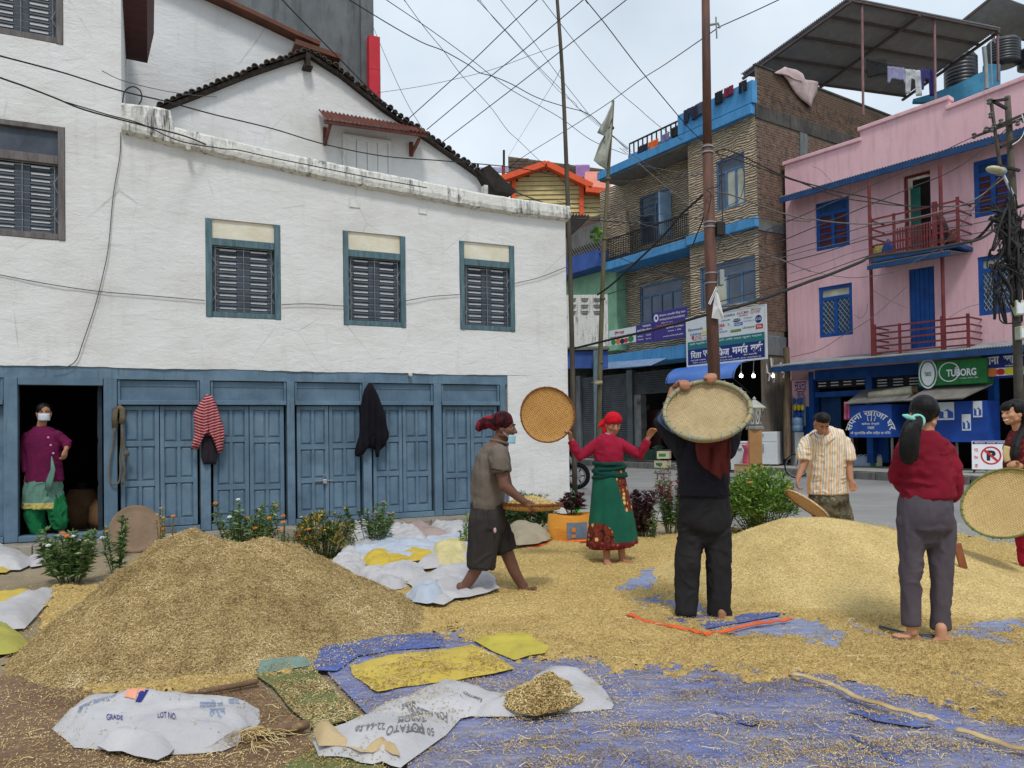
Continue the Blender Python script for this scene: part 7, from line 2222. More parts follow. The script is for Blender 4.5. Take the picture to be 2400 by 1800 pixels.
def tarp_mat(name,a,b,dust,dstr=.6,sc=1.0):
 k=Nodes(name,.55,.35)
 v=k.vec()
 c=k.ramp(k.noise(v,1.3*sc,5,.6),[(.3,a),(.7,b)])
 f=k.noise(k.vec((1,2.2,1)),3.0*sc,6,.7)
 c=k.mix(k.ramp(f,[(.36,0.10),(.60,dstr)]),c,dust)
 k.color(c)
 k.bump(k.math('ADD',k.noise(k.vec((1,2.8,1),(0,0,.4)),5,6,.62,1.6),k.math('MULTIPLY',k.noise(v,40,3),.25)),.9,.05)
 return k.mat
M_TARP=tarp_mat("dusty_blue_tarpaulin",S(84,102,172),S(112,128,190),S(164,160,166),.66)
M_TARP2=tarp_mat("clean_blue_tarpaulin",S(58,84,166),S(76,102,180),S(130,138,168),.55)
M_TARP3=tarp_mat("light_blue_tarpaulin",S(120,142,200),S(138,158,206),S(176,170,160),.6)
def mat_cloth(name,a,b):
 k=Nodes(name,.95,.1);v=k.vec()
 c=k.ramp(k.noise(v,1.6,6,.65),[(.3,a),(.7,b)])
 c=k.mix(k.ramp(k.noise(v,22,4,.7),[(.52,0),(.72,.6)]),c,S(184,156,104))
 k.color(c);k.bump(k.noise(v,9,5,.6),.6,.02);return k.mat
M_JUTE=mat_cloth("brown_jute",S(104,82,66),S(130,106,86))
M_GREENMAT=mat_cloth("faded_green_mat",S(88,100,62),S(116,120,78))
z3c=lambda*pp:[(x/2.765,1200+y/2.765)for x,y in pp]
z4b=lambda*pp:[(700+x/2.765,1200+y/2.765)for x,y in pp]
b1=lambda*pp:[(600+x/3.16,850+y/3.16)for x,y in pp]
lay("jute_mat","brown jute mat covering the ground at the front left","mat",z3c((-900,980),(0,1060),(390,1075),(700,1120),(1100,1180),(1650,1085),(1700,1130),(1860,1290),(1975,1370),(1965,1430),(2060,1560),(2060,1760),(-900,1760)),M_JUTE,step=.07,z0=.003,wr=.008,wf=2.5,seed=2)
lay("green_mat","faded green mat between the brown mat and the blue tarpaulin","mat",z3c((1660,1075),(2030,1010),(2110,1130),(2250,1250),(2345,1345),(2030,1425),(1985,1380),(1880,1290),(1770,1150)),M_GREENMAT,step=.05,z0=.012,wr=.006,wf=3,seed=3)
lay("green_mat","faded green mat under the near corner of the potato sack","mat",z3c((1800,1700),(1900,1620),(2080,1540),(2400,1600),(2600,1760),(1750,1800)),M_GREENMAT,step=.06,z0=.013,wr=.006,wf=3,seed=4)
lay("blue_tarpaulin","wide dusty blue tarpaulin spread under the grain","tarpaulin",[(722,1530),(900,1506),(1030,1502),(1035,1482),(1300,1440),(1380,1400),(1400,1330),(1560,1300),(2000,1312),(2900,1316),(2900,1930),(930,1930),(955,1800),(905,1725),(830,1645),(785,1600)],M_TARP,step=.045,z0=.006,wr=.014,wf=3.6,dirn=.35,seed=5,crump=.012)
TAR_=lay("tarpaulin_fold","turned bright blue edge of the tarpaulin beside the chaff heap","tarpaulin",[(722,1530),(800,1516),(900,1502),(1030,1490),(1044,1524),(930,1532),(840,1546),(790,1582),(742,1580)],M_TARP2,step=.035,z0=.022,puff=.025,edge=.10,wr=.012,wf=5,seed=6)
lay("tarpaulin_fold","bright blue tarpaulin fold lying by the middle of the picture's foreground","tarpaulin",[(1980,1672),(2100,1690),(2200,1712),(2150,1716),(2050,1700)],M_TARP2,step=.03,z0=.02,puff=.02,edge=.05,wr=.01,wf=6,seed=7)
lay("tarpaulin_fold","short bright blue crease on the tarpaulin near the front","tarpaulin",[(1675,1676),(1740,1692),(1790,1702),(1760,1712),(1690,1694)],M_TARP2,step=.03,z0=.02,puff=.015,edge=.05,wr=.01,wf=6,seed=8)
lay("tarpaulin_fold","long pale blue crease on the tarpaulin at the front right","tarpaulin",[(1990,1732),(2070,1760),(2140,1800),(2110,1806),(2040,1772)],M_TARP2,step=.03,z0=.02,puff=.015,edge=.05,wr=.01,wf=6,seed=9)
for poly,lb_ in(([(1640,1478),(1800,1452),(1920,1460),(1995,1488),(1990,1520),(1955,1536),(1870,1514),(1740,1502)],"light blue tarpaulin patch in front of the grain heap"),([(1440,1390),(1480,1350),(1600,1312),(1606,1350),(1540,1372),(1500,1396)],"light blue tarpaulin patch behind the man in black"),([(1975,1462),(2100,1500),(2200,1500),(2260,1470),(2440,1448),(2440,1548),(2240,1514),(2080,1514)],"light blue tarpaulin patch under the barefoot woman in red")):
 lay("tarpaulin_sheet",lb_,"tarpaulin",poly,M_TARP3,step=.05,z0=.020,wr=.008,wf=3,seed=len(lb_))
MB_=cpatch([(1476,1442),(1560,1468),(1650,1486),(1760,1466),(1852,1448),(1800,1444),(1740,1448),(1650,1452),(1560,1448)],step=.04,z0=.032,wr=.01,wf=5,seed=12)
OM=mthing(MB_,"tarpaulin_mat",M_TARP2,"small blue tarpaulin mat with orange border under the man in black","mat",smooth=True)
q=MB()
def ribbon(pl,w,z,loc=Vector((0,0,0)),k=10,jit=.25):
 c_=spline([G(x,y,z)for x,y in pl],k);vs=[];n=len(c_)
 for i in range(n):
  t=(c_[min(i+1,n-1)]-c_[max(i-1,0)]).normalized();nn_=Vector((-t.y,t.x,0))*w*(1+jit*noise.noise(Vector((i*.35,w*90,z))))
  h=.010*noise.noise(Vector((i*.22,4,z*50)))
  vs+=[c_[i]-nn_-loc+Vector((0,0,h)),c_[i]+nn_-loc+Vector((0,0,.008+h))]
 return vs,[(2*i,2*i+2,2*i+3,2*i+1)for i in range(n-1)]
for pl in(((1474,1439),(1510,1455),(1560,1466),(1612,1476),(1650,1485),(1660,1486)),((1650,1487),(1700,1479),(1760,1465),(1810,1457),(1856,1451))):
 q.add(*ribbon(pl,.016,.052,OM.location,10,.8))
o=q.obj("orange_border",M("orange_tape",S(232,104,52),S(206,88,44),5,20,.3,.005,.6),OM);s=o.modifiers.new("t",'SOLIDIFY');s.thickness=.006
M_CREAMTAPE=M("cream_webbing",S(206,182,136),S(170,144,102),5,30,.4,.005,.85)
for pl,w_,lb_ in((((1856,1580),(1905,1592),(1960,1612),(2000,1634),(2060,1652),(2130,1672),(2172,1682),(2194,1692)),.013,"long cream webbing strip lying across the grain at the front right"),(((2240,1708),(2300,1726),(2360,1748),(2430,1766)),.013,"cream webbing strip running out at the right edge"),(((2060,1468),(2130,1486),(2190,1492)),.008,"dark cord on the tarpaulin beside the woman's feet")):
 q=MB();q.add(*ribbon(pl,w_,.046,k=8,jit=.5))
 o=mthing(q,"webbing_strip",M_CREAMTAPE if w_>.01 else M_DKBLUEP,lb_,"strip",smooth=True);s=o.modifiers.new("t",'SOLIDIFY');s.thickness=.005
lay("teal_strip","pale teal folded cloth strip between chaff heap and blue tarpaulin","cloth",z3c((1605,975),(1780,962),(1960,952),(2015,985),(2018,1018),(1850,1046),(1690,1074),(1650,1050)),M("pale_teal_cloth",S(128,152,142),S(108,128,116),4,20,.4,.01),step=.03,z0=.02,puff=.03,edge=.06,wr=.01,wf=6,seed=15)
for pl,lb_,r_ in(((1090,1205),(1300,1165),(1500,1130),(1660,1098)),"rolled far edge of the brown jute mat",.016),(((1590,1445),(1750,1420),(1900,1395),(1975,1380)),"rolled near corner of the brown jute mat",.024):
 q=MB();q.tube(spline([G(*p,.04)for p in z3c(*pl)],5),r_,10,rnd=True);mthing(q,"mat_roll",M_JUTE,lb_,"mat",smooth=True)
 # loose grain, husks and straw lying on whatever is there
_bv,_bf=[],[]
for o_ in list(COL.objects):
 if o_.type=='MESH' and o_.name.split('.')[0]in("jute_mat","green_mat","blue_tarpaulin","tarpaulin_fold","tarpaulin_sheet","tarpaulin_mat","teal_strip"):
  n0=len(_bv);_bv+=[tuple(v_.co+o_.location)for v_ in o_.data.vertices];_bf+=[tuple(i+n0 for i in p_.vertices)for p_ in o_.data.polygons]
_BVH=BVHTree.FromPolygons(_bv,_bf)
def drop(x,y):
 out=np.empty(len(x));dn_=Vector((0,0,-1))
 for i in range(len(x)):
  h_=_BVH.ray_cast(Vector((x[i],y[i],1.0)),dn_)
  out[i]=h_[0].z if h_[0]is not None else 0.0
 return out
x,y,c=scatter_flat(460000,lambda c,px,py,x,y:np.where(c>-.1,.62,np.clip(.75*np.exp((c+.1)*.95),0,.6)*np.clip((fbm(x*5+y,y*11,31,4)-.36)*5,.12,1)*np.where(np.min([polydist(px,py,b_[0])for b_ in BARE],0)<0,.10,1)+np.where(py>1300,.035+.22*np.clip(fbm(x*3+y,y*9,30,4)-.46,0,1)*4,.03)))
hz=lambda x_,y_:np.where(np.abs(x_)>=0,flat_h(x_,y_),0)
n=len(x)
zc=flat_h(x,y)
gold=(y>5.6)&(RNG.random(n)<.8)&(x>-.5)
for nm,msk,mt,lab in(("loose_grains",gold,M_RICE,"loose rice grains lying over the back of the spread"),("loose_husks",~gold,M_OLDHUSK,"loose chaff husks lying over the front of the spread")):
 xx,yy,cc_=x[msk],y[msk],c[msk]
 zz_=np.maximum(np.where(cc_>-.12,zc[msk],-1),np.where(cc_>.25,-1,drop(xx,yy)))
 m_=len(xx)
 def cons(a,b,zz_=zz_,xx=xx):return zz_
 sz=np.clip(yy/5.0,.8,1.6)**.5
 bits(nm,xx,yy,cons,RNG.uniform(.008,.016,m_)*sz,RNG.uniform(.003,.006,m_)*sz,mt,None,.35,.004,.006,label=lab)
x,y,c=scatter_flat(3600,lambda c,px,py,x,y:np.where(py>1440,.5,.06))
ds_=np.maximum(drop(x,y),np.where(c>-.1,TAR_Z+.03,0))
straws("loose_straw",x,y,lambda a,b:ds_,.03,.11,M_STRAW,w=.0028,label="loose straws strewn over the tarpaulins")
# sacks
def sack_mat(name,a,b,sheen=.45,stains=S(176,160,132)):
 k=Nodes(name,sheen,.35);v=k.vec()
 c=k.ramp(k.noise(v,2.2,5,.6),[(.3,a),(.7,b)])
 c=k.mix(k.ramp(k.noise(v,5.5,6,.7),[(.58,0),(.8,.6)]),c,stains)
 k.color(c)
 wv=k.math('MULTIPLY',k.wave(k.vec((1,0,0)),150,0,0,'X'),k.wave(k.vec((0,1,0)),150,0,0,'Y'))
 k.bump(k.math('ADD',k.math('MULTIPLY',wv,.12),k.noise(k.vec((1,1.8,1),(0,0,.6)),8,5,.62,1.0)),.55,.03)
 return k.mat
M_SACKW=sack_mat("white_woven_sack",S(212,210,210),S(190,187,190))
M_SACKB=sack_mat("bluish_woven_sack",S(204,212,224),S(184,196,212))
M_SACKC=sack_mat("cream_sack_inside",S(214,190,146),S(186,156,108))
M_SACKY=sack_mat("yellow_woven_sack",S(222,196,92),S(204,176,74),.45,S(168,138,72))
M_SACKY2=sack_mat("bright_yellow_sack",S(222,194,74),S(204,174,60),.4,S(196,150,50))
M_SACKO=sack_mat("olive_yellow_sack",S(196,190,92),S(172,166,76),.45,S(140,140,90))
M_SACKM=sack_mat("mauve_sack",S(188,166,160),S(166,146,140))
M_SACKG=sack_mat("beige_canvas",S(182,170,144),S(158,146,122),.8)
M_SACKOR=sack_mat("orange_woven_sack",S(240,168,66),S(224,148,52))
def print_on(host,mat,items,name="lettering"):
 me=host.data;loc=host.location
 vs=[tuple(v.co)for v in me.vertices]
 bv=BVHTree.FromPolygons(vs,[tuple(p.vertices)for p in me.polygons])
 m=MB()
 for it in items:
  tx,quad,res=it[0],it[1],(it[2]if len(it)>2 else 0)
  A,B,C,D=[G(*p,it[3]if len(it)>3 else .1)for p in quad]
  def fn(s,t):
   p=(A*(1-s)+B*s)*(1-t)+(D*(1-s)+C*s)*t
   hit=bv.ray_cast(Vector((p.x-loc.x,p.y-loc.y,2)),Vector((0,0,-1)))
   z=hit[0].z if hit[0]is not None else .01
   return(p.x-loc.x,p.y-loc.y,z+.004)
  if isinstance(tx,str):
   a,f=text_mesh(tx,.01,2)
   if len(a)==0:continue
   mn,mx=a.min(0),a.max(0);q_=(a-mn)/(mx-mn)
   m.add([fn(s,t)for s,t in q_],f)
  else:m.grid(lambda a,b:fn(a,b),tx[0],tx[1])
 if m.f:m.obj(name,mat,host,fix=False)
GC="sacks heaped beside the chaff heap"
F1=lay("sack","plump white sack printed with grade and lot number at the front left","sack",z3c((335,1340),(400,1300),(470,1242),(620,1217),(800,1202),(940,1200),(1200,1208),(1330,1190),(1520,1198),(1680,1215),(1686,1290),(1640,1360),(1560,1420),(1530,1442),(1440,1478),(1300,1492),(1130,1500),(900,1490),(650,1468),(480,1456),(430,1410)),M_SACKW,step=.03,base=.06,z0=.01,puff=.09,edge=.13,wr=.03,wf=4.0,dirn=.1,seed=21,crump=.03)
fold=cpatch(z3c((625,1500),(700,1450),(860,1412),(1000,1418),(1190,1410),(1160,1490),(1095,1560),(1020,1596),(880,1570),(790,1536),(700,1538)),step=.025,base=.04,z0=.03,puff=.055,edge=.13,wr=.02,wf=7,seed=22)
o=fold.obj("sack_corner",M_SACKW,F1,smooth=True,fix=True);o.location=-F1.location
print_on(F1,INK_NAVY,[("GRADE",z3c((690,1402),(796,1402),(796,1378),(690,1378)),0,.07),("LOT NO.",z3c((1022,1404),(1145,1404),(1145,1380),(1022,1380)),0,.07)])
INK_FADEB=ink("faded_blue_print",S(132,148,178));INK_FADEO=ink("faded_orange_print",S(232,160,130));INK_GREYP=ink("grey_print",S(112,112,112))
print_on(F1,INK_FADEB,[("कृषि सामग्री",z3c((480,1300),(740,1255),(760,1222),(520,1262))),("रासायनिक मल",z3c((1290,1290),(1450,1250),(1440,1215),(1300,1240))),("हर्ष",z3c((1350,1330),(1470,1320),(1460,1285),(1360,1290))),("खाद",z3c((1480,1240),(1560,1236),(1550,1210),(1480,1215)))])
print_on(F1,INK_FADEO,[((6,4),z3c((806,1252),(880,1250),(900,1204),(826,1208))),((5,3),z3c((890,1228),(940,1226),(940,1202),(905,1203)))],"printed_shapes")
print_on(F1,INK_NAVY,[((5,4),z3c((876,1262),(916,1258),(966,1214),(912,1214)))],"printed_shapes")
F2=lay("sack","open white potato sack with upside down black print at the front","sack",z4b((92,1450),(105,1402),(200,1380),(360,1310),(560,1228),(800,1138),(940,1085),(1010,1090),(1200,1122),(1378,1150),(1330,1190),(1250,1230),(1190,1272),(1050,1302),(960,1402),(820,1500),(690,1592),(660,1616),(600,1602),(540,1574),(480,1592),(400,1582),(330,1552),(250,1542),(130,1542)),M_SACKW,step=.03,base=.05,z0=.022,puff=.06,edge=.2,wr=.03,wf=4.0,dirn=.7,seed=23,crump=.022)
mouth=cpatch(z4b((92,1440),(120,1412),(200,1420),(260,1450),(320,1510),(380,1560),(440,1570),(500,1530),(560,1520),(640,1550),(660,1606),(610,1596),(545,1560),(480,1585),(400,1580),(330,1550),(250,1540),(130,1540)),step=.02,base=.04,z0=.055,puff=.05,edge=.05,wr=.012,wf=9,seed=24)
o=mouth.obj("sack_mouth",M_SACKC,F2,smooth=True);o.location=-F2.location
print_on(F2,INK_GREYP,[("POTATO",z4b((800,1330),(575,1392),(560,1440),(815,1375)),0),("50 KP-32",z4b((872,1326),(700,1372),(700,1402),(880,1358))),("TAROM",z4b((818,1286),(650,1334),(640,1362),(830,1310))),("PACKING",z4b((780,1260),(650,1298),(640,1322),(790,1282))),("FOR ALLOON",z4b((960,1240),(690,1240),(720,1272),(965,1275))),("MADE",z4b((750,1220),(665,1244),(670,1262),(760,1236))),("22-64-50",z4b((560,1380),(380,1376),(360,1412),(560,1408))),("LIMITED",z4b((1190,1158),(1080,1138),(1060,1150),(1180,1172)))])
lay("sack","white sack half buried by a mound of chaff on the blue tarpaulin","sack",z4b((1060,1312),(1150,1270),(1250,1232),(1340,1180),(1480,1100),(1590,1050),(1700,1044),(1830,1038),(1920,1080),(1990,1150),(2042,1240),(2030,1266),(1800,1286),(1500,1312),(1200,1316)),M_SACKW,step=.03,base=.03,z0=.02,puff=.05,edge=.12,wr=.02,wf=5,seed=25)
md=cpatch(z4b((1290,1200),(1400,1130),(1560,1080),(1700,1085),(1800,1110),(1870,1170),(1850,1210),(1740,1260),(1540,1302),(1430,1290),(1300,1240)),step=.025,base=.06,z0=.045,puff=.09,edge=.3,wr=.02,wf=8,seed=26)
o=mthing(md,"chaff_mound",M_CHAFFBED,"small mound of chaff poured on the half buried white sack","heap",smooth=True)
MATW[o.name]=Matrix.Translation(o.location)
vtx=np.array(md.v);bvm=BVHTree.FromPolygons(md.v,md.f)
sel=RNG.integers(0,len(md.f),5200);fv=[md.f[i]for i in sel]
bc=RNG.dirichlet((1,1,1),5200);pts_=np.array([sum(vtx[f[j]]*b[j]for j in range(3))for f,b in zip(fv,bc)])
zcon=pts_[:,2]
bits("husks",pts_[:,0],pts_[:,1],lambda a,b:zcon,RNG.uniform(.012,.024,5200),RNG.uniform(.004,.007,5200),M_OLDHUSK,o,.5,.004,.006)
F4=lay("sack","flat yellow sack strewn with straw on the blue tarpaulin","sack",z4b((322,990),(400,985),(700,930),(950,890),(1130,850),(1250,920),(1402,1010),(1250,1042),(1000,1086),(800,1112),(520,1158),(470,1140),(420,1090),(370,1070),(340,1040)),M_SACKY,step=.035,base=.03,z0=.026,puff=.012,edge=.10,wr=.026,wf=3.4,dirn=.2,seed=27,rim=.03,crump=.034)
lay("sack","crumpled bright yellow sack with grey print beside the flat yellow one","sack",z4b((1128,838),(1280,820),(1400,808),(1520,818),(1600,862),(1694,908),(1600,926),(1500,940),(1400,972),(1300,932),(1250,910),(1180,870)),sack_mat("lemon_sack",S(218,200,84),S(190,176,72),.45,S(120,116,80)),step=.025,base=.02,z0=.03,puff=.012,edge=.10,wr=.022,wf=6,dirn=.3,seed=28,crump=.03)
def strew(host,n,mat,lo=.010,hi=.022,clump=True):
 me=host.data;me.calc_loop_triangles()
 v=co_np(me);tri=np.array([t.vertices[:]for t in me.loop_triangles])
 ar=np.linalg.norm(np.cross(v[tri[:,1]]-v[tri[:,0]],v[tri[:,2]]-v[tri[:,0]]),axis=1)
 k_=RNG.choice(len(tri),n*3,p=ar/ar.sum());bc=RNG.dirichlet((1,1,1),n*3)
 p=(v[tri[k_]]*bc[:,:,None]).sum(1)+np.array(host.location)
 if clump:p=p[fbm(p[:,0]*5,p[:,1]*5,50,3)+RNG.normal(0,.06,len(p))>.52]
 p=p[:n];zc_=p[:,2];MATW[host.name]=Matrix.Translation(host.location)
 m_=len(p)
 bits("strewn_husks",p[:,0],p[:,1],lambda a,b:zc_,RNG.uniform(lo,hi,m_),RNG.uniform(.003,.006,m_),mat,host,.4,.003,.004)
strew(F4,1500,M_CHAFF,.012,.034);strew(F2,500,M_CHAFF);strew(F1,160,M_CHAFF);strew(bpy.data.objects["green_mat"],2600,M_CHAFF);strew(bpy.data.objects["jute_mat"],3000,M_CHAFF,.006,.016);strew(TAR_,500,M_CHAFF)
MIDS=[("wide flattened white sack spread underneath the yellow and grey sacks",b1((560,1440),(700,1330),(900,1290),(1180,1300),(1420,1330),(1560,1400),(1480,1490),(1240,1560),(980,1580),(760,1560),(640,1510)),M_SACKW,.02,.03,.2),("pale grey sack flattened between the mauve and the olive yellow ones",b1((1170,1330),(1300,1296),(1470,1290),(1590,1262),(1560,1330),(1440,1380),(1300,1372)),M_SACKB,.02,.05,.14),("dusty white sack pressed flat along the foot of the step",b1((880,1180),(1060,1186),(1110,1232),(1160,1310),(1060,1262),(960,1210)),M_SACKW,.03,.05,.12),("thin white sack trailing from the heap toward the trampled one",b1((900,1560),(1060,1536),(1240,1566),(1330,1600),(1180,1640),(1000,1620)),M_SACKW,.01,.03,.12),("white sack with blue print, topmost and farthest left of the heap",b1((640,1180),(760,1182),(900,1180),(1000,1200),(1100,1250),(1172,1322),(1100,1340),(950,1345),(830,1380),(770,1410),(730,1420),(700,1330),(690,1250)),M_SACKW,.10,.14,.24),("mauve sack lying between white sacks behind the walking man",b1((1090,1232),(1220,1190),(1330,1250),(1462,1292),(1300,1302),(1210,1336),(1150,1290)),M_SACKM,.05,.12,.18),("white sack folded behind the mauve one",b1((1220,1152),(1290,1145),(1400,1202),(1600,1180),(1600,1250),(1440,1282),(1330,1240),(1230,1192)),M_SACKW,.04,.10,.18),("small orange sack behind the mauve one near the doors",b1((1080,1196),(1150,1158),(1235,1162),(1212,1200),(1110,1218)),M_SACKOR,.03,.08,.14),("orange strip of sack along the step by the doors",b1((1360,1148),(1600,1152),(1610,1186),(1440,1192)),M_SACKOR,.03,.06,.12),("grey white sack with its mouth turned out around a yellow one",b1((580,1432),(740,1402),(770,1396),(900,1338),(1100,1330),(1300,1362),(1462,1402),(1300,1472),(1180,1512),(1000,1532),(900,1562),(800,1542),(680,1502)),M_SACKB,.03,.10,.22),("olive yellow sack edge behind the walking man's legs",b1((1372,1402),(1480,1330),(1600,1268),(1606,1332),(1490,1420),(1400,1424)),M_SACKO,.05,.05,.12),("white sack flap just left of the walking man's shorts",b1((1430,1432),(1500,1380),(1600,1318),(1600,1482),(1440,1492)),M_SACKW,.03,.06,.14),("small white sack with chaff spilling before the yellow one",b1((1176,1532),(1300,1450),(1442,1450),(1392,1542),(1250,1562)),M_SACKW,.02,.06,.12),("crumpled white sack beside the foot of the chaff heap",z4b((485,430),(540,412),(600,402),(650,342),(700,340),(760,372),(836,432),(780,472),(680,488),(560,476)),M_SACKW,.02,.12,.18),("torn white sack trampled under the walking man's rear foot",z4b((705,490),(830,450),(900,412),(1080,385),(1200,402),(1260,450),(1302,530),(1200,572),(1100,592),(1010,602),(940,646),(870,632),(882,562),(760,552)),M_SACKW,.02,.035,.12),("beige canvas sack domed behind the carried tray",z4b((1335,100),(1360,88),(1430,85),(1540,110),(1600,140),(1642,186),(1560,216),(1430,232),(1390,226)),M_SACKG,.05,.16,.25)]
for i,(lb_,poly,mt,bs,pf,ed)in enumerate(MIDS):
 o=lay("sack",lb_,"sack",poly,mt,group=GC,step=.04,base=bs,z0=.015+.004*i,puff=pf*.62,edge=ed,wr=.03,wf=4.5,dirn=.4*i,seed=31+i,rim=.03,crump=.055)
 if i==0:
  print_on(o,INK_FADEB,[("NEPAL",b1((880,1300),(1010,1290),(1000,1262),(880,1270)),0,.15)])
  print_on(o,INK_BLUE,[("ए",b1((760,1330),(815,1326),(815,1262),(765,1265)),0,.15),("मल",b1((830,1310),(862,1308),(862,1275),(832,1276)),0,.15)])
lay("sack","bright yellow sack folded inside the grey white one","sack",b1((780,1442),(850,1372),(960,1355),(1130,1370),(1332,1400),(1280,1432),(1150,1452),(1130,1502),(965,1530),(950,1492),(830,1482)),M_SACKY2,group=GC,step=.03,base=.12,z0=.09,puff=.03,edge=.12,wr=.03,wf=5,seed=51,crump=.05)
q=MB();q.tube(spline([G(x,y,.03)for x,y in z4b((1480,240),(1560,220),(1650,196),(1760,192),(1890,186))],6),[.018]*25,6);
mthing(q,"orange_cord",M("orange_cord",S(232,108,54),S(206,92,46),5),"orange border cord at the back edge of the spread","cord",smooth=True)
MATS_=[M_SACKW,M_SACKW,M_SACKB,M_SACKY2,M_SACKW]
EXTRA=[("narrow white sack folded over beside the marigold bush",[(770,1330),(800,1296),(850,1300),(868,1330),(840,1352),(795,1356)],M_SACKW),("white sack twisted up against the blue printed one",[(890,1248),(930,1236),(985,1250),(1010,1278),(960,1290),(905,1280)],M_SACKW),("pale sack with yellow lining showing left of the walking man",[(1010,1300),(1050,1282),(1098,1290),(1096,1322),(1050,1334),(1016,1326)],sack_mat("pale_yellow_sack",S(226,214,160),S(206,192,132))),("white sack rucked up in front of the turned out grey one",[(836,1352),(880,1338),(946,1348),(960,1372),(900,1386),(850,1376)],M_SACKW),("bluish sack scrap between the trampled sack and the heap",[(950,1392),(990,1372),(1040,1380),(1050,1404),(1000,1416),(962,1412)],M_SACKB)]
for i,(lb_,poly,mt)in enumerate(EXTRA):
 lay("sack",lb_,"sack",poly,mt,group=GC,step=.03,base=.06,z0=.05+.012*(i%3),puff=.07,edge=.16,wr=.04,wf=7,dirn=1.1*i,seed=81+i,rim=.03,crump=.06)
LG="sacks at the left edge"
for i,(lb_,poly,mt,bs,pf,ed)in enumerate([("fat white sack lying on the step by the doorway at the left edge",z3c((-300,180),(60,174),(130,214),(222,266),(180,300),(130,322),(-300,320)),M_SACKW,.10,.16,.3),("small crumpled white bag at the end of the fat white sack",z3c((160,304),(200,285),(290,290),(302,330),(200,348)),M_SACKW,.03,.06,.12),("flat white cloth under the fat white sack",z3c((-300,318),(130,326),(290,334),(130,352),(-300,360)),M_SACKW,.01,.015,.1),("yellow cloth corner on the paving at the left edge",z3c((-300,318),(50,336),(70,370),(40,388),(-300,400)),M_SACKY,.02,.03,.12),("yellow sack behind the printed white sack at the left edge",z3c((-300,560),(0,520),(120,495),(216,488),(212,512),(60,562),(-300,600)),M_SACKY,.04,.05,.15),("white folded sack leaning on the chaff heap's left foot",z3c((-300,700),(0,585),(100,545),(300,482),(362,490),(280,592),(200,682),(160,722),(60,728),(-300,790)),M_SACKW,.05,.09,.2),("yellow and teal sack cut by the left edge",z3c((-300,760),(0,738),(60,735),(130,770),(186,836),(140,882),(60,902),(-300,940)),M_SACKO,.03,.08,.2)]):
 lay("sack",lb_,"sack",poly,mt,group=LG,step=.04,base=bs,z0=.012,puff=pf,edge=ed,wr=.02,wf=4,dirn=.5,seed=61+i)
pb=G(1336,1268)
OB=thing("planter_bag","upright orange woven bag with blue print holding a dark leaved plant","bag",pb,R(4))
w_=94*pb.y/FPX;h_=P(1336,1204,pb.y).z
q=MB();
def bagf(a,b):
 th=a*2*math.pi;r=.5+.06*math.sin(3*th)*b
 ex=w_*(r+.03*math.sin(b*3))
 return(ex*math.cos(th)*(1+.05*(1-b)),ex*.55*math.sin(th),h_*b*(1+.03*math.sin(2*th+1)))
q.grid(bagf,40,8);q.obj("bag_body",M_SACKOR,OB,smooth=True)
q=MB()
for(x0,x1,z0,z1)in((-.12,.40,.14,.72),):
 q.grid(lambda a,b:(w_*(x0+(x1-x0)*a),-w_*.55*(.53)*math.sqrt(max(.05,1-((x0+(x1-x0)*a)/.53)**2))-.012,h_*(z0+(z1-z0)*b)),8,4)
q.obj("printed_panel",M("grey_blue_print",S(110,128,146),S(92,108,126),6),OB,fix=False)
q=MB()
for(x0,x1,z0,z1)in((.0,.10,.38,.55),(.0,.10,.18,.28)):
 q.grid(lambda a,b:(w_*(x0+(x1-x0)*a),-w_*.55*.535*math.sqrt(max(.05,1-((x0+(x1-x0)*a)/.53)**2))-.018,h_*(z0+(z1-z0)*b)),3,2)
for i in range(5):q.grid(lambda a,b:(w_*(-.36+.28*a),-w_*.55*.535*math.sqrt(max(.05,1-((-.36+.28*a)/.53)**2))-.014,h_*(.2+.07*i+.012*b)),4,1)
q.obj("printed_shapes",M("dark_orange_print",S(214,132,60),S(190,116,52),6),OB,fix=False)
pc=G(592,1752)
n=160;a=RNG.random(n)*6.28;r=RNG.random(n)**.7*.15
straws("straw_clump",pc.x+r*np.cos(a),pc.y+r*.8*np.sin(a),lambda x,y:.02+.05*np.clip(1-np.hypot(x-pc.x,y-pc.y)/.2,0,1),.05,.12,M_OLDHUSK,None,.006,.002,label="tangled clump of straw on the jute mat in front")
# brown disc leaning by the doorway
pd=P(318,1248,8.6)
DC=thing("winnowing_disc","plain brown round disc leaning against the blue post by the doorway","tray",FH.W(uH(318,1250,-.48),-.48,0.0),TH)
q=MB();rd=57*8.9/FPX
til_=Matrix.Rotation(R(-14),4,'X')
n=44
vs=[til_@Vector((r*math.cos(2*math.pi*i/n),y,rd+r*math.sin(2*math.pi*i/n)))for(r,y)in((rd*.3,0),(rd*.8,.0),(rd*.97,-.008),(rd,.006),(rd*.97,.02),(rd*.3,.012))for i in range(n)]
q.add(vs,[(k*n+i,k*n+(i+1)%n,(k+1)*n+(i+1)%n,(k+1)*n+i)for k in range(5)for i in range(n)]+[tuple(range(n))[::-1],tuple(5*n+i for i in range(n))])
q.obj("disc",M("dung_washed_tray",S(140,118,98),S(124,104,86),4,40,.3,.004,.9),DC,smooth=False)
q=MB();q.tube([til_@Vector((rd*math.cos(2*math.pi*i/n),.004,rd+rd*math.sin(2*math.pi*i/n)))for i in range(n+1)],.009,6,cap=False);q.obj("rim",M("cane_rim",S(156,128,96),S(126,102,76),12),DC,smooth=True)
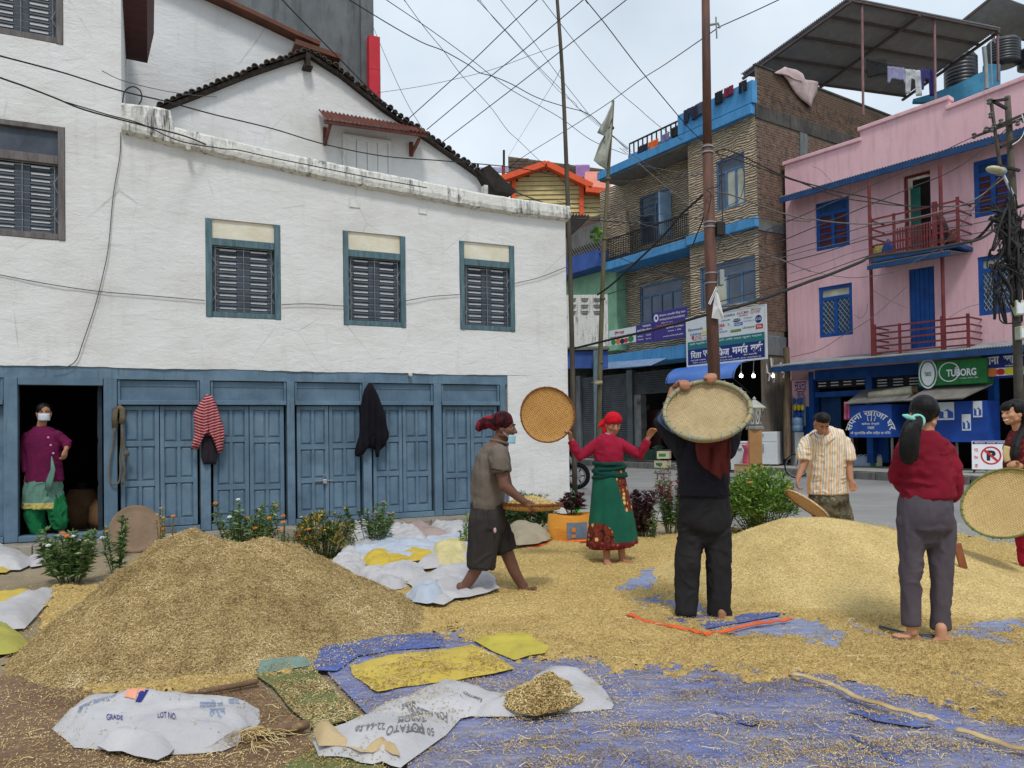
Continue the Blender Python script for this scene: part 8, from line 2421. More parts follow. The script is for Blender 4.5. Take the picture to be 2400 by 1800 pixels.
# people
def skin_mat(name,a,b):
 k=Nodes(name,.55,.35);v=k.vec()
 k.color(k.ramp(k.noise(v,9,4,.6),[(.3,a),(.7,b)]))
 k.bump(k.noise(v,60,3),.12,.003);return k.mat
SKIN_A=skin_mat("weathered_brown_skin",S(150,104,80),S(128,86,66))
SKIN_B=skin_mat("warm_brown_skin",S(178,126,96),S(158,108,82))
SKIN_C=skin_mat("light_brown_skin",S(204,152,120),S(188,136,106))
SKIN_D=skin_mat("dark_tanned_skin",S(118,80,62),S(98,66,52))
def hair_mat(name,c):
 k=Nodes(name,.42,.45);v=k.vec((60,60,5))
 k.b.inputs['Roughness'].default_value=.5;k.b.inputs['Specular IOR Level'].default_value=.22
 k.color(k.ramp(k.noise(v,1.0,4,.6),[(.3,c),(.75,mul(c,1.6))]));k.bump(k.noise(v,1.3,3),.7,.008);return k.mat
HAIR=hair_mat("black_hair",S(17,15,16))
def fabric(name,a,b,sc=3.0,rough=.92):
 k=Nodes(name,rough,.2);v=k.vec()
 k.color(k.ramp(k.noise(v,sc,5,.6),[(.3,a),(.7,b)]))
 k.bump(k.math('ADD',k.noise(k.vec((1,1,.6)),14,4,.6,.6),k.math('MULTIPLY',k.noise(v,160,2),.4)),.4,.012);return k.mat
EYE_W,EYE_D=M("eye_white",S(214,208,200),rough=.3),M("eye_iris",S(30,22,18),rough=.2)
M_MASK=fabric("pale_blue_mask",S(176,208,222),S(150,190,212),8)
M_MASKW=fabric("white_mask",S(218,224,232),S(198,206,218),8)
def wrinkle(me,amp=.006,f=(7,7,3.2),seed=0.0,sharp=1.0):
 a=co_np(me);n=nor_np(me)
 r=fbm(a[:,0]*f[0]+seed,a[:,1]*f[1]+seed,a[:,2]*f[2],3)
 wx=fbm(a[:,0]*3+seed,a[:,1]*3,a[:,2]*3+5,2)-.5
 r2=fbm(a[:,0]*f[0]*.8+wx*3+9,a[:,1]*f[1]*.8,a[:,2]*f[2]*3.2+wx*4,2)
 fold=np.maximum(1-np.abs(2*r-1)*3.0,(1-np.abs(2*r2-1)*4.0)*.8)
 fine=fbm(a[:,0]*f[0]*3+seed,a[:,1]*f[1]*3,a[:,2]*f[2]*3,2)-.5
 set_co(me,a+n*(np.clip(fold,-1,1)*amp*sharp+fine*amp*.9)[:,None])
 return me
class Fig:
 def __init__(s,name,label,base,Y,skin,cat="person"):
  s.t=thing(name,label,cat,base)
  s.Y,s.skin,s.mb=Y,skin,MB()
  s.base=Vector(base)
  s.heads=[]
 def J(s,x,y,d=0.0):return P(x,y,s.Y+d)
 def k(s,px):return px*s.Y/FPX
 def limb(s,mb,js,rs,side=None,n=12):
  pts=[j if isinstance(j,Vector)else s.J(*j)for j in js]
  if mb is s.mb:mb.tube(pts,rs,n,side=side,rnd=True);return
  rs=list(rs);d=(pts[0]-pts[1]).normalized()
  pts=[pts[0]+d*rs[0]*.75,pts[0]+d*rs[0]*.45]+pts;rs=[rs[0]*.5,rs[0]*.85]+rs
  mb.tube(pts,rs,16,side=side)
 def rings(s,mb,rr,side,n=20,rnd=False):
  mb.tube([s.J(r[0],r[1],r[4]if len(r)>4 else 0)for r in rr],[(s.k(r[2]),r[3])if side.x>.5 else(r[3],s.k(r[2]))for r in rr],n,side=side,rnd=rnd or mb is s.mb)
 def head(s,c,f,up,h=.22,ears=True,eyes=True,brows=True,smile=False):
  mb=s.mb
  f=Vector(f).normalized();up=Vector(up);up=(up-f*up.dot(f)).normalized();r=f.cross(up)
  Rm=Matrix((r,f,up)).transposed();q=h/.22
  def W(x,y,z):return c+Rm@Vector((x*q,y*q,z*q))
  def E(x,y,z,a,b,d):mb.ell(W(x,y,z),a*q,b*q,d*q,Rm,18,12)
  E(0,-.012,.03,.074,.092,.082);E(0,.02,-.02,.066,.070,.072);E(0,.034,-.066,.046,.050,.042)
  E(0,.058,-.088,.024,.022,.018)
  for sx in(-1,1):
   E(sx*.037,.052,-.022,.026,.028,.024)
   E(sx*.030,.072,.018,.026,.014,.010)
   if ears:E(sx*.074,-.008,-.012,.011,.022,.032)
   E(sx*.050,.0,-.058,.022,.038,.026)
  mb.tube([W(0,.078,.016),W(0,.092,-.008),W(0,.103,-.030)],[.009*q,.011*q,.015*q],10,rnd=True)
  for sx in(-1,1):E(sx*.013,.088,-.033,.010,.010,.008)
  E(0,.078,-.058,.023,.012,.006);E(0,.077,-.068,.020,.012,.007)
  s.heads.append((W,Rm,q,eyes,brows))
  return W
 def hand(s,w,d,palm,thumb,curl=.5,L=.175,spread=.12,r=.0088):
  mb=s.mb;d=Vector(d).normalized();pn=Vector(palm);pn=(pn-d*pn.dot(d)).normalized()
  th=Vector(thumb);th=(th-d*th.dot(d)-pn*th.dot(pn)).normalized()
  pl=L*.5
  mb.tube([w,w+d*pl*.5,w+d*pl],[(.026,.019),(.038,.017),(.040,.013)],12,side=th,rnd=True)
  for i,(o,l)in enumerate(((.030,.43),(.010,.48),(-.010,.45),(-.029,.36))):
   p=w+d*pl*.93+th*o;fd=(d+th*(o*spread*40*.1)).normalized();pts=[p-d*.02,p];a=0
   for j,sl in enumerate((.45,.32,.23)):
    a+=curl*(.75 if j==0 else 1.0)*1.15
    p=p+(fd*math.cos(a)+pn*math.sin(a))*(L*l*sl*1.05);pts.append(p)
   mb.tube(pts,[r*1.1,r*1.08,r,r*.92,r*.8],8,rnd=True)
  p=w+d*pl*.28+th*.028;a=.75
  pts=[p-th*.015]
  for sl in(.0,.36,.30):
   p=p+(d*math.cos(a)+th*math.sin(a)+pn*.35*curl).normalized()*L*sl*.75;a-=.35;pts.append(p)
  mb.tube(pts,[r*1.4,r*1.35,r*1.15,r*.9],8,rnd=True)
 def foot(s,ankle,toe,r=.034):
  mb=s.mb;a,t=Vector(ankle),Vector(toe)
  d=(t-a);dh=Vector((d.x,d.y,0)).normalized();side=Vector((-dh.y,dh.x,0))
  heel=a-dh*.045+Vector((0,0,-.045));
  mb.tube([heel,a*.5+heel*.5+dh*.05,heel.lerp(t,.62)+Vector((0,0,.006)),t],[(.030,.028),(.034,.034),(.042,.022),(.036,.013)],12,side=side,rnd=True)
  for i in range(5):
   o=(-.030+.0148*i);l=(.034,.036,.033,.028,.022)[i if side.y<2 else i]
   b=t+side*o-dh*.012;mb.tube([b,b+dh*l+Vector((0,0,-.002))],[.0095,.0085],8,rnd=True)
  mb.tube([a+Vector((0,0,.05)),a-Vector((0,0,.02)),heel+dh*.035],[.034,.034,.03],10,rnd=True)
 def finish(s,voxel=.0075):
  me=fuse(s.mb,voxel,3,"body",s.skin)
  set_co(me,co_np(me)-np.array(s.base))
  b=link("body",me,s.t)
  for W,Rm,q,eyes,brows in s.heads:
   if eyes:
    for sx in(-1,1):
     e=MB();e.ell(W(sx*.031,.074,.003),.0135*q,.009*q,.006*q,Rm,12,8);e.ell(W(sx*.031,.081,.002),.0062*q,.0045*q,.0055*q,Rm,10,6,1)
     o=e.obj("eye",None,s.t,smooth=True,world=True);o.data.materials.append(EYE_W);o.data.materials.append(EYE_D)
   if brows:
    for sx in(-1,1):
     e=MB();e.tube([W(sx*.012,.088,.026),W(sx*.03,.088,.032),W(sx*.05,.072,.025)],[.004*q,.005*q,.003*q],6);e.obj("eyebrow",HAIR,s.t,smooth=True,world=True)
  return b
 def cloth(s,name,mb,mat,voxel=.010,amp=.006,f=(7,7,3.2),smooth=2,label=None):
  amp*=1.7 if mat.name!=HAIR.name else 1
  me=fuse(mb,voxel,smooth,name,mat)
  wrinkle(me,amp,f,len(name)*1.7+s.Y)
  set_co(me,co_np(me)-np.array(s.base))
  return link(name,me,s.t,label=label)
 def sheet(s,name,mb,mat,thick=.006,label=None):
  o=mb.obj(name,mat,s.t,smooth=True,world=True,label=label)
  m=o.modifiers.new("t",'SOLIDIFY');m.thickness=thick
  return o
XS,YS=Vector((1,0,0)),Vector((0,1,0))
# round woven trays
def weave_mat(name,a,b,c,sc=70):
 k=Nodes(name,.65,.3);v=k.vec()
 w1=k.wave(k.vec((1,1,1),(0,0,R(45))),sc/6.28,1.2,1,'X');w2=k.wave(k.vec((1,1,1),(0,0,R(45))),sc/6.28,1.2,1,'Y')
 ck=k.n.new('ShaderNodeTexChecker');ck.inputs['Scale'].default_value=sc/3.1;ck.inputs[1].default_value=(0,0,0,1);ck.inputs[2].default_value=(1,1,1,1)
 k.l.new(k.vec((1,1,.001),(0,0,R(45))),ck.inputs[0])
 h=k.mix(ck.outputs['Fac'],w1,w2)
 n=k.noise(v,24,4,.65)
 col=k.ramp(k.math('ADD',k.math('MULTIPLY',h,.55),k.math('MULTIPLY',n,.6)),[(.28,a),(.55,b),(.85,c)])
 col=k.mix(k.ramp(k.noise(v,5,5,.65),[(.45,0),(.7,.5)]),col,a)
 k.color(col);k.bump(h,.6,.006);return k.mat
def tray(label,c,n,rad,mat,rimmat,depth=.03,name="winnowing_tray",rimr=.012,dish=.02,spin=0.0):
 n=Vector(n).normalized();t=thing(name,label,"tray",c,0,None)
 qt=n.to_track_quat('Z','Y')@Quaternion((0,0,1),spin)
 t.rotation_mode='QUATERNION';t.rotation_quaternion=qt
 MATW[t.name]=Matrix.Translation(Vector(c))@qt.to_matrix().to_4x4()
 q=MB();N=48
 prof=[(0,-dish),(rad*.4,-dish*.85),(rad*.75,-dish*.4),(rad*.94,0),(rad,depth),(rad+.008,depth),(rad*.97,-.010),(rad*.75,-dish*.4-.010),(rad*.4,-dish*.85-.010),(0,-dish-.010)]
 vs,fs=[],[]
 for r,z in prof:
  for j in range(N):
   a=2*math.pi*j/N;rr=r*(1+.008*math.sin(3*a+rad*50));vs.append((rr*math.cos(a),rr*math.sin(a),z))
 fs=[(i*N+j,i*N+(j+1)%N,(i+1)*N+(j+1)%N,(i+1)*N+j)for i in range(len(prof)-1)for j in range(N)]
 q.add(vs,fs);q.obj("woven_disc",mat,t,smooth=True)
 q=MB();q.tube([(rad*1.008*(1+.008*math.sin(3*a+rad*50))*math.cos(a),rad*1.008*(1+.008*math.sin(3*a+rad*50))*math.sin(a),depth)for a in[2*math.pi*i/N for i in range(N+1)]],rimr,8,cap=False)
 rm=q.obj("rim",rimmat,t,smooth=True)
 bm_=MB()
 for i in range(26):
  a=2*math.pi*(i+random.uniform(-.2,.2))/26
  bm_.tube([(rad*1.008*math.cos(a)+rimr*1.25*math.cos(u)*math.cos(a),rad*1.008*math.sin(a)+rimr*1.25*math.cos(u)*math.sin(a),depth+rimr*1.25*math.sin(u))for u in[2*math.pi*k_/8 for k_ in range(9)]],.003,4,cap=False)
 bm_.obj("binding",M_LATT if rimr>.013 else rimmat,rm,kind="stuff")
 return t
WEAVE_TAN=weave_mat("honey_bamboo_weave",S(160,112,56),S(188,140,76),S(206,158,90),110)
WEAVE_PALE=weave_mat("dusty_bamboo_weave",S(150,128,88),S(186,164,120),S(206,184,142),190)
WEAVE_YEL=weave_mat("yellow_bamboo_weave",S(176,146,90),S(198,168,110),S(212,184,128),130)
RIM_BR,RIM_GN,RIM_TAN=M("brown_cane",S(136,82,42),S(108,64,34),8,rough=.6),M("green_grey_cane",S(128,132,104),S(168,150,104),9,rough=.7),M("tan_cane",S(176,136,84),S(146,108,64),9,rough=.7)
# 1. the woman in the doorway
Y1=9.45
f=Fig("person","woman in magenta cardigan and white mask standing in the dark doorway",Vector((P(100,1262,Y1).x,Y1,ZB)),Y1,SKIN_B)
W=f.head(f.J(103,968),(.62,-1,-.10),(0,0,1),.225)
f.limb(f.mb,[(100,985),(97,1000),(98,1020)],[.052,.055,.07])
f.rings(f.mb,[(98,1016,22,.07),(100,1040,34,.11),(102,1090,38,.13),(100,1130,42,.14)],XS)
for sx,hp,kn,an,toe in((-1,(85,1130),(82,1200),(92,1252,-.02),(101,1263,-.14)),(1,(118,1130),(134,1190),(144,1243,.02),(153,1255,-.10))):
 f.limb(f.mb,[hp,kn,an],[.085,.06,.036]);f.foot(f.J(*an),f.J(*toe))
w1=f.J(66,1112,-.06);f.limb(f.mb,[(67,1025),(55,1064,-.02),w1],[.042,.040,.028]);f.hand(w1,f.J(75,1136,-.1)-w1,(1,0,0),(0,-1,0),.35)
w2=f.J(155,1052,-.05);f.limb(f.mb,[(132,1022),(158,1040,.03),w2],[.042,.040,.028]);f.hand(w2,f.J(152,1076,-.1)-w2,(-1,0,0),(0,-1,0),.5)
f.finish()
MAG=fabric("magenta_knit",S(104,24,68),S(84,18,54),6)  # magenta darkened: the doorway's shade is put into the colour
c=MB()
f.rings(c,[(98,1000,15,.07),(98,1008,27,.10),(99,1020,38,.125),(99,1034,42,.135),(103,1070,38,.145),(104,1105,40,.15),(104,1128,43,.155)],XS)
f.limb(c,[(66,1023),(55,1062,-.02),(63,1106,-.06)],[.066,.058,.044]);f.limb(c,[(133,1020),(158,1040,.03),(155,1050,-.03)],[.066,.056,.044])
f.cloth("cardigan",c,MAG,amp=.005)
c=MB();f.rings(c,[(104,1118,38,.14),(101,1150,43,.16),(100,1191,47,.165)],XS)
k=Nodes("sage_kurta",.9,.2);v=k.vec()  # kurta colour also kept darker to stand in for doorway shade
zb_=k.sep(v,2)
band=k.ramp(zb_,[(0,S(96,132,118)),(P(100,1192,Y1).z-f.base.z,S(96,132,118)),(P(100,1191.5,Y1).z-f.base.z,S(192,176,98)),(P(100,1178,Y1).z-f.base.z,S(192,176,98)),(P(100,1177,Y1).z-f.base.z,S(96,132,118))],'CONSTANT')
k.color(k.mix(k.ramp(k.noise(v,30,3),[(.45,0),(.6,.4)]),band,S(82,112,104)));k.bump(k.noise(v,12,3),.3,.01)
f.cloth("kurta",c,k.mat,amp=.010,f=(9,9,2))
c=MB();c.tube([f.J(121,1070,-.165),f.J(124,1100,-.17),f.J(116,1128,-.175),f.J(112,1150,-.17)],[(.006,.004),(.03,.006),(.045,.008),(.04,.006)],8,side=XS);c.obj("kurta_front",k.mat,f.t,world=True,smooth=True)
c=MB();f.limb(c,[(86,1150),(82,1205),(88,1240),(94,1252,-.02)],[.11,.105,.08,.05]);f.limb(c,[(118,1150),(136,1195),(140,1225),(144,1238,.02)],[.11,.10,.085,.052])
f.cloth("trousers",c,fabric("leaf_green_cotton",S(26,112,66),S(18,86,50),4),amp=.014,f=(10,10,2.2))  # green darkened in the colour itself, as if shaded by the doorway
c=MB();c.ell(W(0,-.02,.045),.084,.10,.085,None);c.ell(W(0,-.07,.01),.07,.06,.06);f.cloth("hair",c,HAIR,.009,.002)
m=MB();m.grid(lambda a,b:W(.062*math.cos(math.pi*(1-a))*1.02,.056+.060*math.sin(math.pi*a)*(1-.15*abs(b-.5)),-.085+.085*b),14,6);f.sheet("face_mask",m,M_MASKW,.003)
for b_ in(1025,1043,1062):
 m=MB();p=f.J(112+(b_-1020)*.32,b_,-.158);m.tube([p,p+Vector((.003,-.012,0))],.012,10);m.obj("button",M("pink_button%d"%b_,S(222,150,190),rough=.3),f.t,world=True)
 # 2. the walking man
Y2=6.45
f=Fig("person","barefoot man in grey polo and dark shorts striding with a tray of grain",Vector((P(1150,1402,Y2).x,Y2,0.03)),Y2,SKIN_D)
W=f.head(f.J(1181,1002),(1,-.12,-.10),(.08,0,1),.225)
f.limb(f.mb,[(1176,1018),(1168,1036),(1160,1060)],[.056,.058,.075])
f.rings(f.mb,[(1160,1056,26,.15),(1150,1090,31,.17),(1144,1140,32,.16),(1143,1185,31,.16),(1143,1215,32,.17)],YS)
f.limb(f.mb,[(1138,1215,-.09),(1124,1322,-.10),(1100,1360,-.10),(1080,1388,-.10)],[.088,.056,.048,.036]);f.foot(f.J(1079,1388,-.1),f.J(1110,1406,-.13))
f.limb(f.mb,[(1152,1215,.09),(1190,1300,.09),(1206,1340,.09),(1228,1380,.09)],[.088,.058,.050,.036]);f.foot(f.J(1228,1384,.09),f.J(1252,1378,.06))
w1=f.J(1229,1176,-.26);f.limb(f.mb,[(1168,1068,-.20),(1182,1140,-.26),w1],[.056,.046,.030]);f.hand(w1,f.J(1256,1192,-.24)-w1,(.2,.5,-.6),(0,.6,.7),.75,.185)
w2=f.J(1222,1176,.22);f.limb(f.mb,[(1172,1068,.20),(1190,1140,.25),w2],[.055,.044,.030]);f.hand(w2,f.J(1248,1190,.22)-w2,(.2,-.5,-.6),(0,-.6,.7),.75,.185)
f.finish(.007)
POLO=fabric("faded_grey_polo",S(116,106,96),S(98,90,82),5)
c=MB()
f.rings(c,[(1168,1042,17,.08),(1163,1052,27,.165),(1152,1075,34,.20),(1145,1110,37.5,.205),(1143,1150,38.5,.195),(1142,1178,38,.19),(1141,1191,36,.18)],YS)
f.limb(c,[(1166,1062,-.19),(1171,1082,-.235),(1174,1106,-.25)],[.076,.074,.068]);f.limb(c,[(1170,1062,.19),(1177,1084,.22),(1180,1106,.24)],[.076,.072,.066])
f.cloth("polo_shirt",c,POLO,amp=.007,f=(8,8,4))
m=MB();m.tube([f.J(1171,1101,-.25)+Vector((.07*math.cos(a),.07*math.sin(a),-.012*math.cos(a)))for a in[i*math.pi/8 for i in range(17)]],.006,6,cap=False);m.obj("sleeve_trim",fabric("dark_trim",S(60,56,54),S(50,46,44)),f.t,world=True,smooth=True)
m=MB();m.tube([f.J(1170,1037)+Vector((.07*math.cos(a),.075*math.sin(a),.02*math.cos(a+2.6)))for a in[i*math.pi/8 for i in range(17)]],.013,8,cap=False);m.obj("collar",POLO,f.t,world=True,smooth=True)
SHORTS=fabric("charcoal_shorts",S(58,54,52),S(44,41,41),4)
c=MB()
f.rings(c,[(1142,1182,37,.17),(1142,1210,40,.19),(1143,1235,38,.18),(1144,1250,30,.15)],YS,rnd=True)
f.limb(c,[(1138,1215,-.09),(1133,1270,-.10),(1128,1328,-.10)],[.125,.115,.105]);f.limb(c,[(1152,1215,.09),(1170,1258,.09),(1187,1290,.09)],[.12,.105,.088])
f.cloth("shorts",c,SHORTS,amp=.012,f=(8,8,2.0))
m=MB();p=f.J(1160,1243,-.235);m.ell(p,.012,.008,.022);m.obj("pocket_cloth",cmat("pale_pink_rag",S(206,170,168)),f.t,world=True,smooth=True)
k=Nodes("red_black_scarf",.9,.2);v=k.vec()
k.color(k.ramp(k.noise(v,9,2,.5,1.0),[(.40,S(30,16,20)),(.54,S(92,18,32)),(.60,S(138,36,50)),(.68,S(40,18,24))]));k.bump(k.noise(v,16,3,.6),.5,.02)
c=MB();c.ell(W(0,-.015,.05),.088,.106,.085,None);c.ell(W(0,-.06,.035),.075,.07,.07)
c.tube([W(0,-.10,.04),W(.01,-.15,.03),W(.0,-.19,.005),W(0,-.205,-.02)],[(.055,.05),(.05,.045),(.045,.05),(.03,.035)],12,rnd=True)
f.cloth("head_scarf",c,k.mat,.009,.0035,(9,9,9))
m=MB();m.grid(lambda a,b:W(.05*math.cos(math.pi*(1-a)),.05+.055*math.sin(math.pi*a),-.125+.07*b),12,6);f.sheet("face_mask",m,M_MASK,.004)
m=MB()
for sx in(-1,1):m.tube([W(sx*.05,.05,-.075),W(sx*.072,.01,-.04),W(sx*.078,-.015,.0)],.002,5)
m.obj("mask_loop",M_MASKW,f.t,world=True)
tc=f.J(1245,1190,-.02)
tC=tray("round tray heaped with grain carried by the striding man",tc,(.02,.05,1),.25,WEAVE_TAN,RIM_BR,.03)
q=MB();N=40
vs,fs=[],[]
for i in range(9):
 r=.235*i/8
 for j in range(N):
  a=2*math.pi*j/N;h=.085*(1-(i/8)**1.6)+.012
  vs.append((r*math.cos(a),r*math.sin(a),h+(noise.noise(Vector((r*math.cos(a)*20,r*math.sin(a)*20,1)))*.012)))
q.add(vs,[(i*N+j,i*N+(j+1)%N,(i+1)*N+(j+1)%N,(i+1)*N+j)for i in range(8)for j in range(N)])
o=mthing(MB().add([MATW[tC.name]@Vector(v_)for v_ in vs],q.f),"grain_mound",M_GRAINBED,"mound of rice grain heaped in the striding man's tray","grain",smooth=True)
nb_=2600;rr_=np.sqrt(RNG.random(nb_))*.23;aa_=RNG.random(nb_)*6.283
hh_=.085*(1-(rr_/.235)**1.6)+.014
pw=np.stack([rr_*np.cos(aa_),rr_*np.sin(aa_),hh_,np.ones(nb_)],1)@np.array(MATW[tC.name]).T
MATW[o.name]=Matrix.Translation(o.location)
zcon2=pw[:,2]
bits("grains",pw[:,0],pw[:,1],lambda a,b:zcon2,RNG.uniform(.010,.015,nb_),RNG.uniform(.004,.006,nb_),M_RICE,o,.4,.003,.004)
# 3. the woman in red with her arms raised
Y3=7.95
f=Fig("person","barefoot woman in red headscarf and green printed skirt with both arms raised",Vector((P(1440,1322,Y3).x,Y3,0.03)),Y3,SKIN_B)
W=f.head(f.J(1437,994),(.22,-1,-.34),(0,.15,1),.215)
f.limb(f.mb,[(1434,1010),(1430,1024),(1428,1044)],[.048,.05,.07])
f.rings(f.mb,[(1428,1034,16,.06),(1426,1055,27,.09),(1427,1085,30,.10),(1428,1125,34,.13)],XS)
f.limb(f.mb,[(1415,1130),(1420,1220,-.04),(1422,1308,-.10)],[.08,.055,.035]);f.limb(f.mb,[(1442,1130),(1450,1220,-.03),(1458,1306,-.06)],[.08,.055,.035])
f.foot(f.J(1422,1310,-.10),f.J(1426,1322,-.24));f.foot(f.J(1458,1308,-.06),f.J(1480,1317,-.14))
w1=f.J(1337,1027,-.06);f.limb(f.mb,[(1403,1041),(1377,1057,-.01),(1358,1071,-.02),w1],[.036,.036,.034,.025]);f.hand(w1,f.J(1334,1002,-.14)-w1,(-.6,-.5,.2),(-.2,-.8,.3),.55,.17)
w2=f.J(1519,1026,-.08);f.limb(f.mb,[(1450,1041),(1477,1055,-.01),(1500,1066,-.03),w2],[.036,.036,.034,.025]);f.hand(w2,f.J(1533,1004,-.12)-w2,(.3,-.4,.3),(-.9,-.2,.3),.5,.17)
f.finish(.007)
CRIM=fabric("crimson_knit",S(164,30,60),S(138,24,50),5)
c=MB()
f.rings(c,[(1431,1017,11,.055),(1429,1024,20,.08),(1427,1033,31,.10),(1426,1043,34,.115),(1426,1060,34.5,.125),(1427,1080,32,.12),(1428,1092,32,.12)],XS)
f.limb(c,[(1402,1040),(1377,1057,-.01),(1358,1071,-.02),(1349,1054,-.04),(1339,1034,-.06)],[.058,.050,.048,.042,.034]);f.limb(c,[(1451,1040),(1477,1055,-.01),(1500,1066,-.03),(1509,1048,-.06),(1518,1032,-.075)],[.058,.050,.048,.042,.035])
f.cloth("blouse",c,CRIM,amp=.006,f=(8,8,6))
z0s,z1s=P(1440,1292,Y3).z-f.base.z,P(1430,1100,Y3).z-f.base.z
k=Nodes("green_printed_skirt",.85,.25);v=k.vec();zz=k.sep(v,2);xx=k.sep(v,0)
green=k.ramp(k.noise(v,4,4),[(.3,S(16,76,60)),(.7,S(24,98,76))])
vo=k.vor(k.vec((1,1,1)),15)
pais=k.ramp(vo,[(0,S(30,40,34)),(.16,S(226,206,150)),(.30,S(184,120,50)),(.42,S(74,30,24)),(.62,S(128,52,34)),(.8,S(52,26,22))])
hem=k.ramp(k.vor(v,22),[(.1,S(170,110,60)),(.3,S(132,44,40)),(.6,S(96,30,32))])
bandx=k.math('ADD',xx,k.math('MULTIPLY',zz,.28))
m1=k.math('MULTIPLY',k.math('GREATER_THAN',bandx,.255),k.math('LESS_THAN',bandx,.43))
m1=k.math('MULTIPLY',m1,k.math('GREATER_THAN',zz,z0s+.42))
m2=k.math('LESS_THAN',k.math('ADD',k.math('POWER',k.math('ADD',xx,.17),2.0),k.math('POWER',k.math('SUBTRACT',zz,z0s+.16),2.0)),.022)
col=k.mix(k.math('MAXIMUM',m1,m2),green,pais)
col=k.mix(k.math('LESS_THAN',zz,z0s+.115),col,hem)
k.color(col);k.bump(k.noise(k.vec((1,1,.25)),22,3),.4,.01)
c=MB();nv,nu=26,72
prof=[(1428,1096,34,.125),(1428,1122,36.5,.15),(1432,1180,44,.17),(1434,1230,51,.185),(1435,1278,56,.195)]
def skirt(a,b):
 y=1096+(1278-1096)*b
 cx=np.interp(y,[p[1]for p in prof],[p[0]for p in prof]);hw=f.k(np.interp(y,[p[1]for p in prof],[p[2]for p in prof]));dp=np.interp(y,[p[1]for p in prof],[p[3]for p in prof])
 th=a*2*math.pi
 w_=1+(.055*math.sin(th*7+1.3*math.sin(b*2))+.03*math.sin(th*13+2))*b+.03*math.sin(th*3)
 p=f.J(cx,y+(6*math.cos(th*1+2.4)if b>.98 else 0));return p+Vector((hw*math.cos(th)*w_,dp*math.sin(th)*w_,0))
c.grid(skirt,nu,nv);o=c.obj("skirt",k.mat,f.t,smooth=True,world=True,fix=False);s_=o.modifiers.new("t",'SOLIDIFY');s_.thickness=.008
c=MB()
for(y,r,tt)in((1088,.15,.035),(1098,.153,.038),(1108,.158,.040),(1118,.163,.036)):
 c.tube([f.J(1428,y+3*math.sin(a*1.0+y))+Vector(((f.k(35+(y-1088)*.08))*math.cos(a),(r-.02)*math.sin(a),0))for a in[i*math.pi/14 for i in range(29)]],[(.012,tt*.55)]*29,8,cap=False)
f.rings(c,[(1428,1082,33,.12),(1428,1100,34.5,.13),(1428,1120,35.5,.14)],XS)
f.cloth("waist_wrap",c,fabric("dark_green_sash",S(18,72,62),S(14,56,50),5),.011,.007,(4,4,16))
SCARFR=fabric("scarlet_scarf",S(206,22,40),S(178,18,34),6)
c=MB();c.ell(W(0,-.015,.046),.088,.104,.078);c.ell(W(0,-.05,.02),.08,.07,.07);c.tube([W(.05,-.06,.02),W(.10,-.05,-.01),W(.14,-.04,-.04)],[(.035,.03),(.028,.022),(.012,.012)],10,rnd=True);c.tube([W(.06,-.05,-.0),W(.075,-.02,-.08),W(.06,.01,-.15)],[(.03,.02),(.028,.018),(.02,.014)],10,rnd=True)
f.cloth("head_scarf",c,SCARFR,.009,.004,(10,10,10))
m=MB();m.grid(lambda a,b:W(.03+.055*math.cos(math.pi*(1-a)),.035+.05*math.sin(math.pi*a),-.135+.05*b),12,5);f.sheet("face_mask",m,M_MASK,.004)
tray("honey coloured round tray held up by the woman in the red headscarf",P(1283,972,7.78),(.18,-1,.05),.277,WEAVE_TAN,RIM_BR,.012,rimr=.008,dish=.006)
# 4. the man in black under the raised tray
Y4=5.58
f=Fig("person","man in black seen from behind hidden under a raised tray",Vector((P(1645,1460,Y4).x,Y4,0.035)),Y4,SKIN_B)
W=f.head(f.J(1652,990,.02),(.05,1,.1),(0,0,1),.23)
f.limb(f.mb,[(1652,1005),(1650,1024),(1650,1050)],[.056,.058,.08])
f.rings(f.mb,[(1648,1045,50,.11),(1648,1090,54,.125),(1650,1150,48,.115),(1650,1200,48,.12)],XS)
f.limb(f.mb,[(1622,1210),(1612,1340),(1607,1442)],[.08,.055,.04]);f.limb(f.mb,[(1680,1210),(1684,1340),(1690,1450)],[.08,.055,.04])
f.foot(f.J(1606,1442,-.02),f.J(1580,1453,-.06));f.foot(f.J(1692,1450,-.06),f.J(1714,1460,-.08))
TRB_C,TRB_N,TRB_R=P(1657,968,5.36),Vector((-.20,-.68,.70)).normalized(),.30
def rim_at(px,py):
 A,B=frame_axes(TRB_N);best=None
 for i in range(360):
  a=math.radians(i);p=TRB_C+TRB_N*.035+(A*math.cos(a)+B*math.sin(a))*TRB_R;q_=pix(p);e=math.hypot(q_[0]-px,q_[1]-py)
  if best is None or e<best[0]:best=(e,p)
 return best[1]
r1,r2=rim_at(1606,926),rim_at(1664,902)
w1=r1+Vector((.01,.085,.03));f.limb(f.mb,[(1604,1058),(1556,992,.02),w1+Vector((-.02,.10,-.03)),w1],[.048,.048,.034,.030]);f.hand(w1,Vector((.10,-1,.12)),(.0,-.1,-1),(.9,0,0),.85,.19,r=.0098)
w2=r2+Vector((.01,.085,.03));f.limb(f.mb,[(1696,1058),(1716,985,.12),w2+Vector((.02,.10,-.03)),w2],[.048,.048,.034,.030]);f.hand(w2,Vector((-.05,-1,.12)),(0,-.1,-1),(-.9,0,0),.85,.19,r=.0098)
f.finish(.007)
BLK=fabric("black_shirt",S(38,37,46),S(27,26,33),4)
c=MB()
f.rings(c,[(1650,1022,26,.09),(1650,1032,48,.12),(1649,1055,58,.145),(1649,1095,58,.15),(1650,1135,56,.145),(1650,1160,56,.145)],XS)
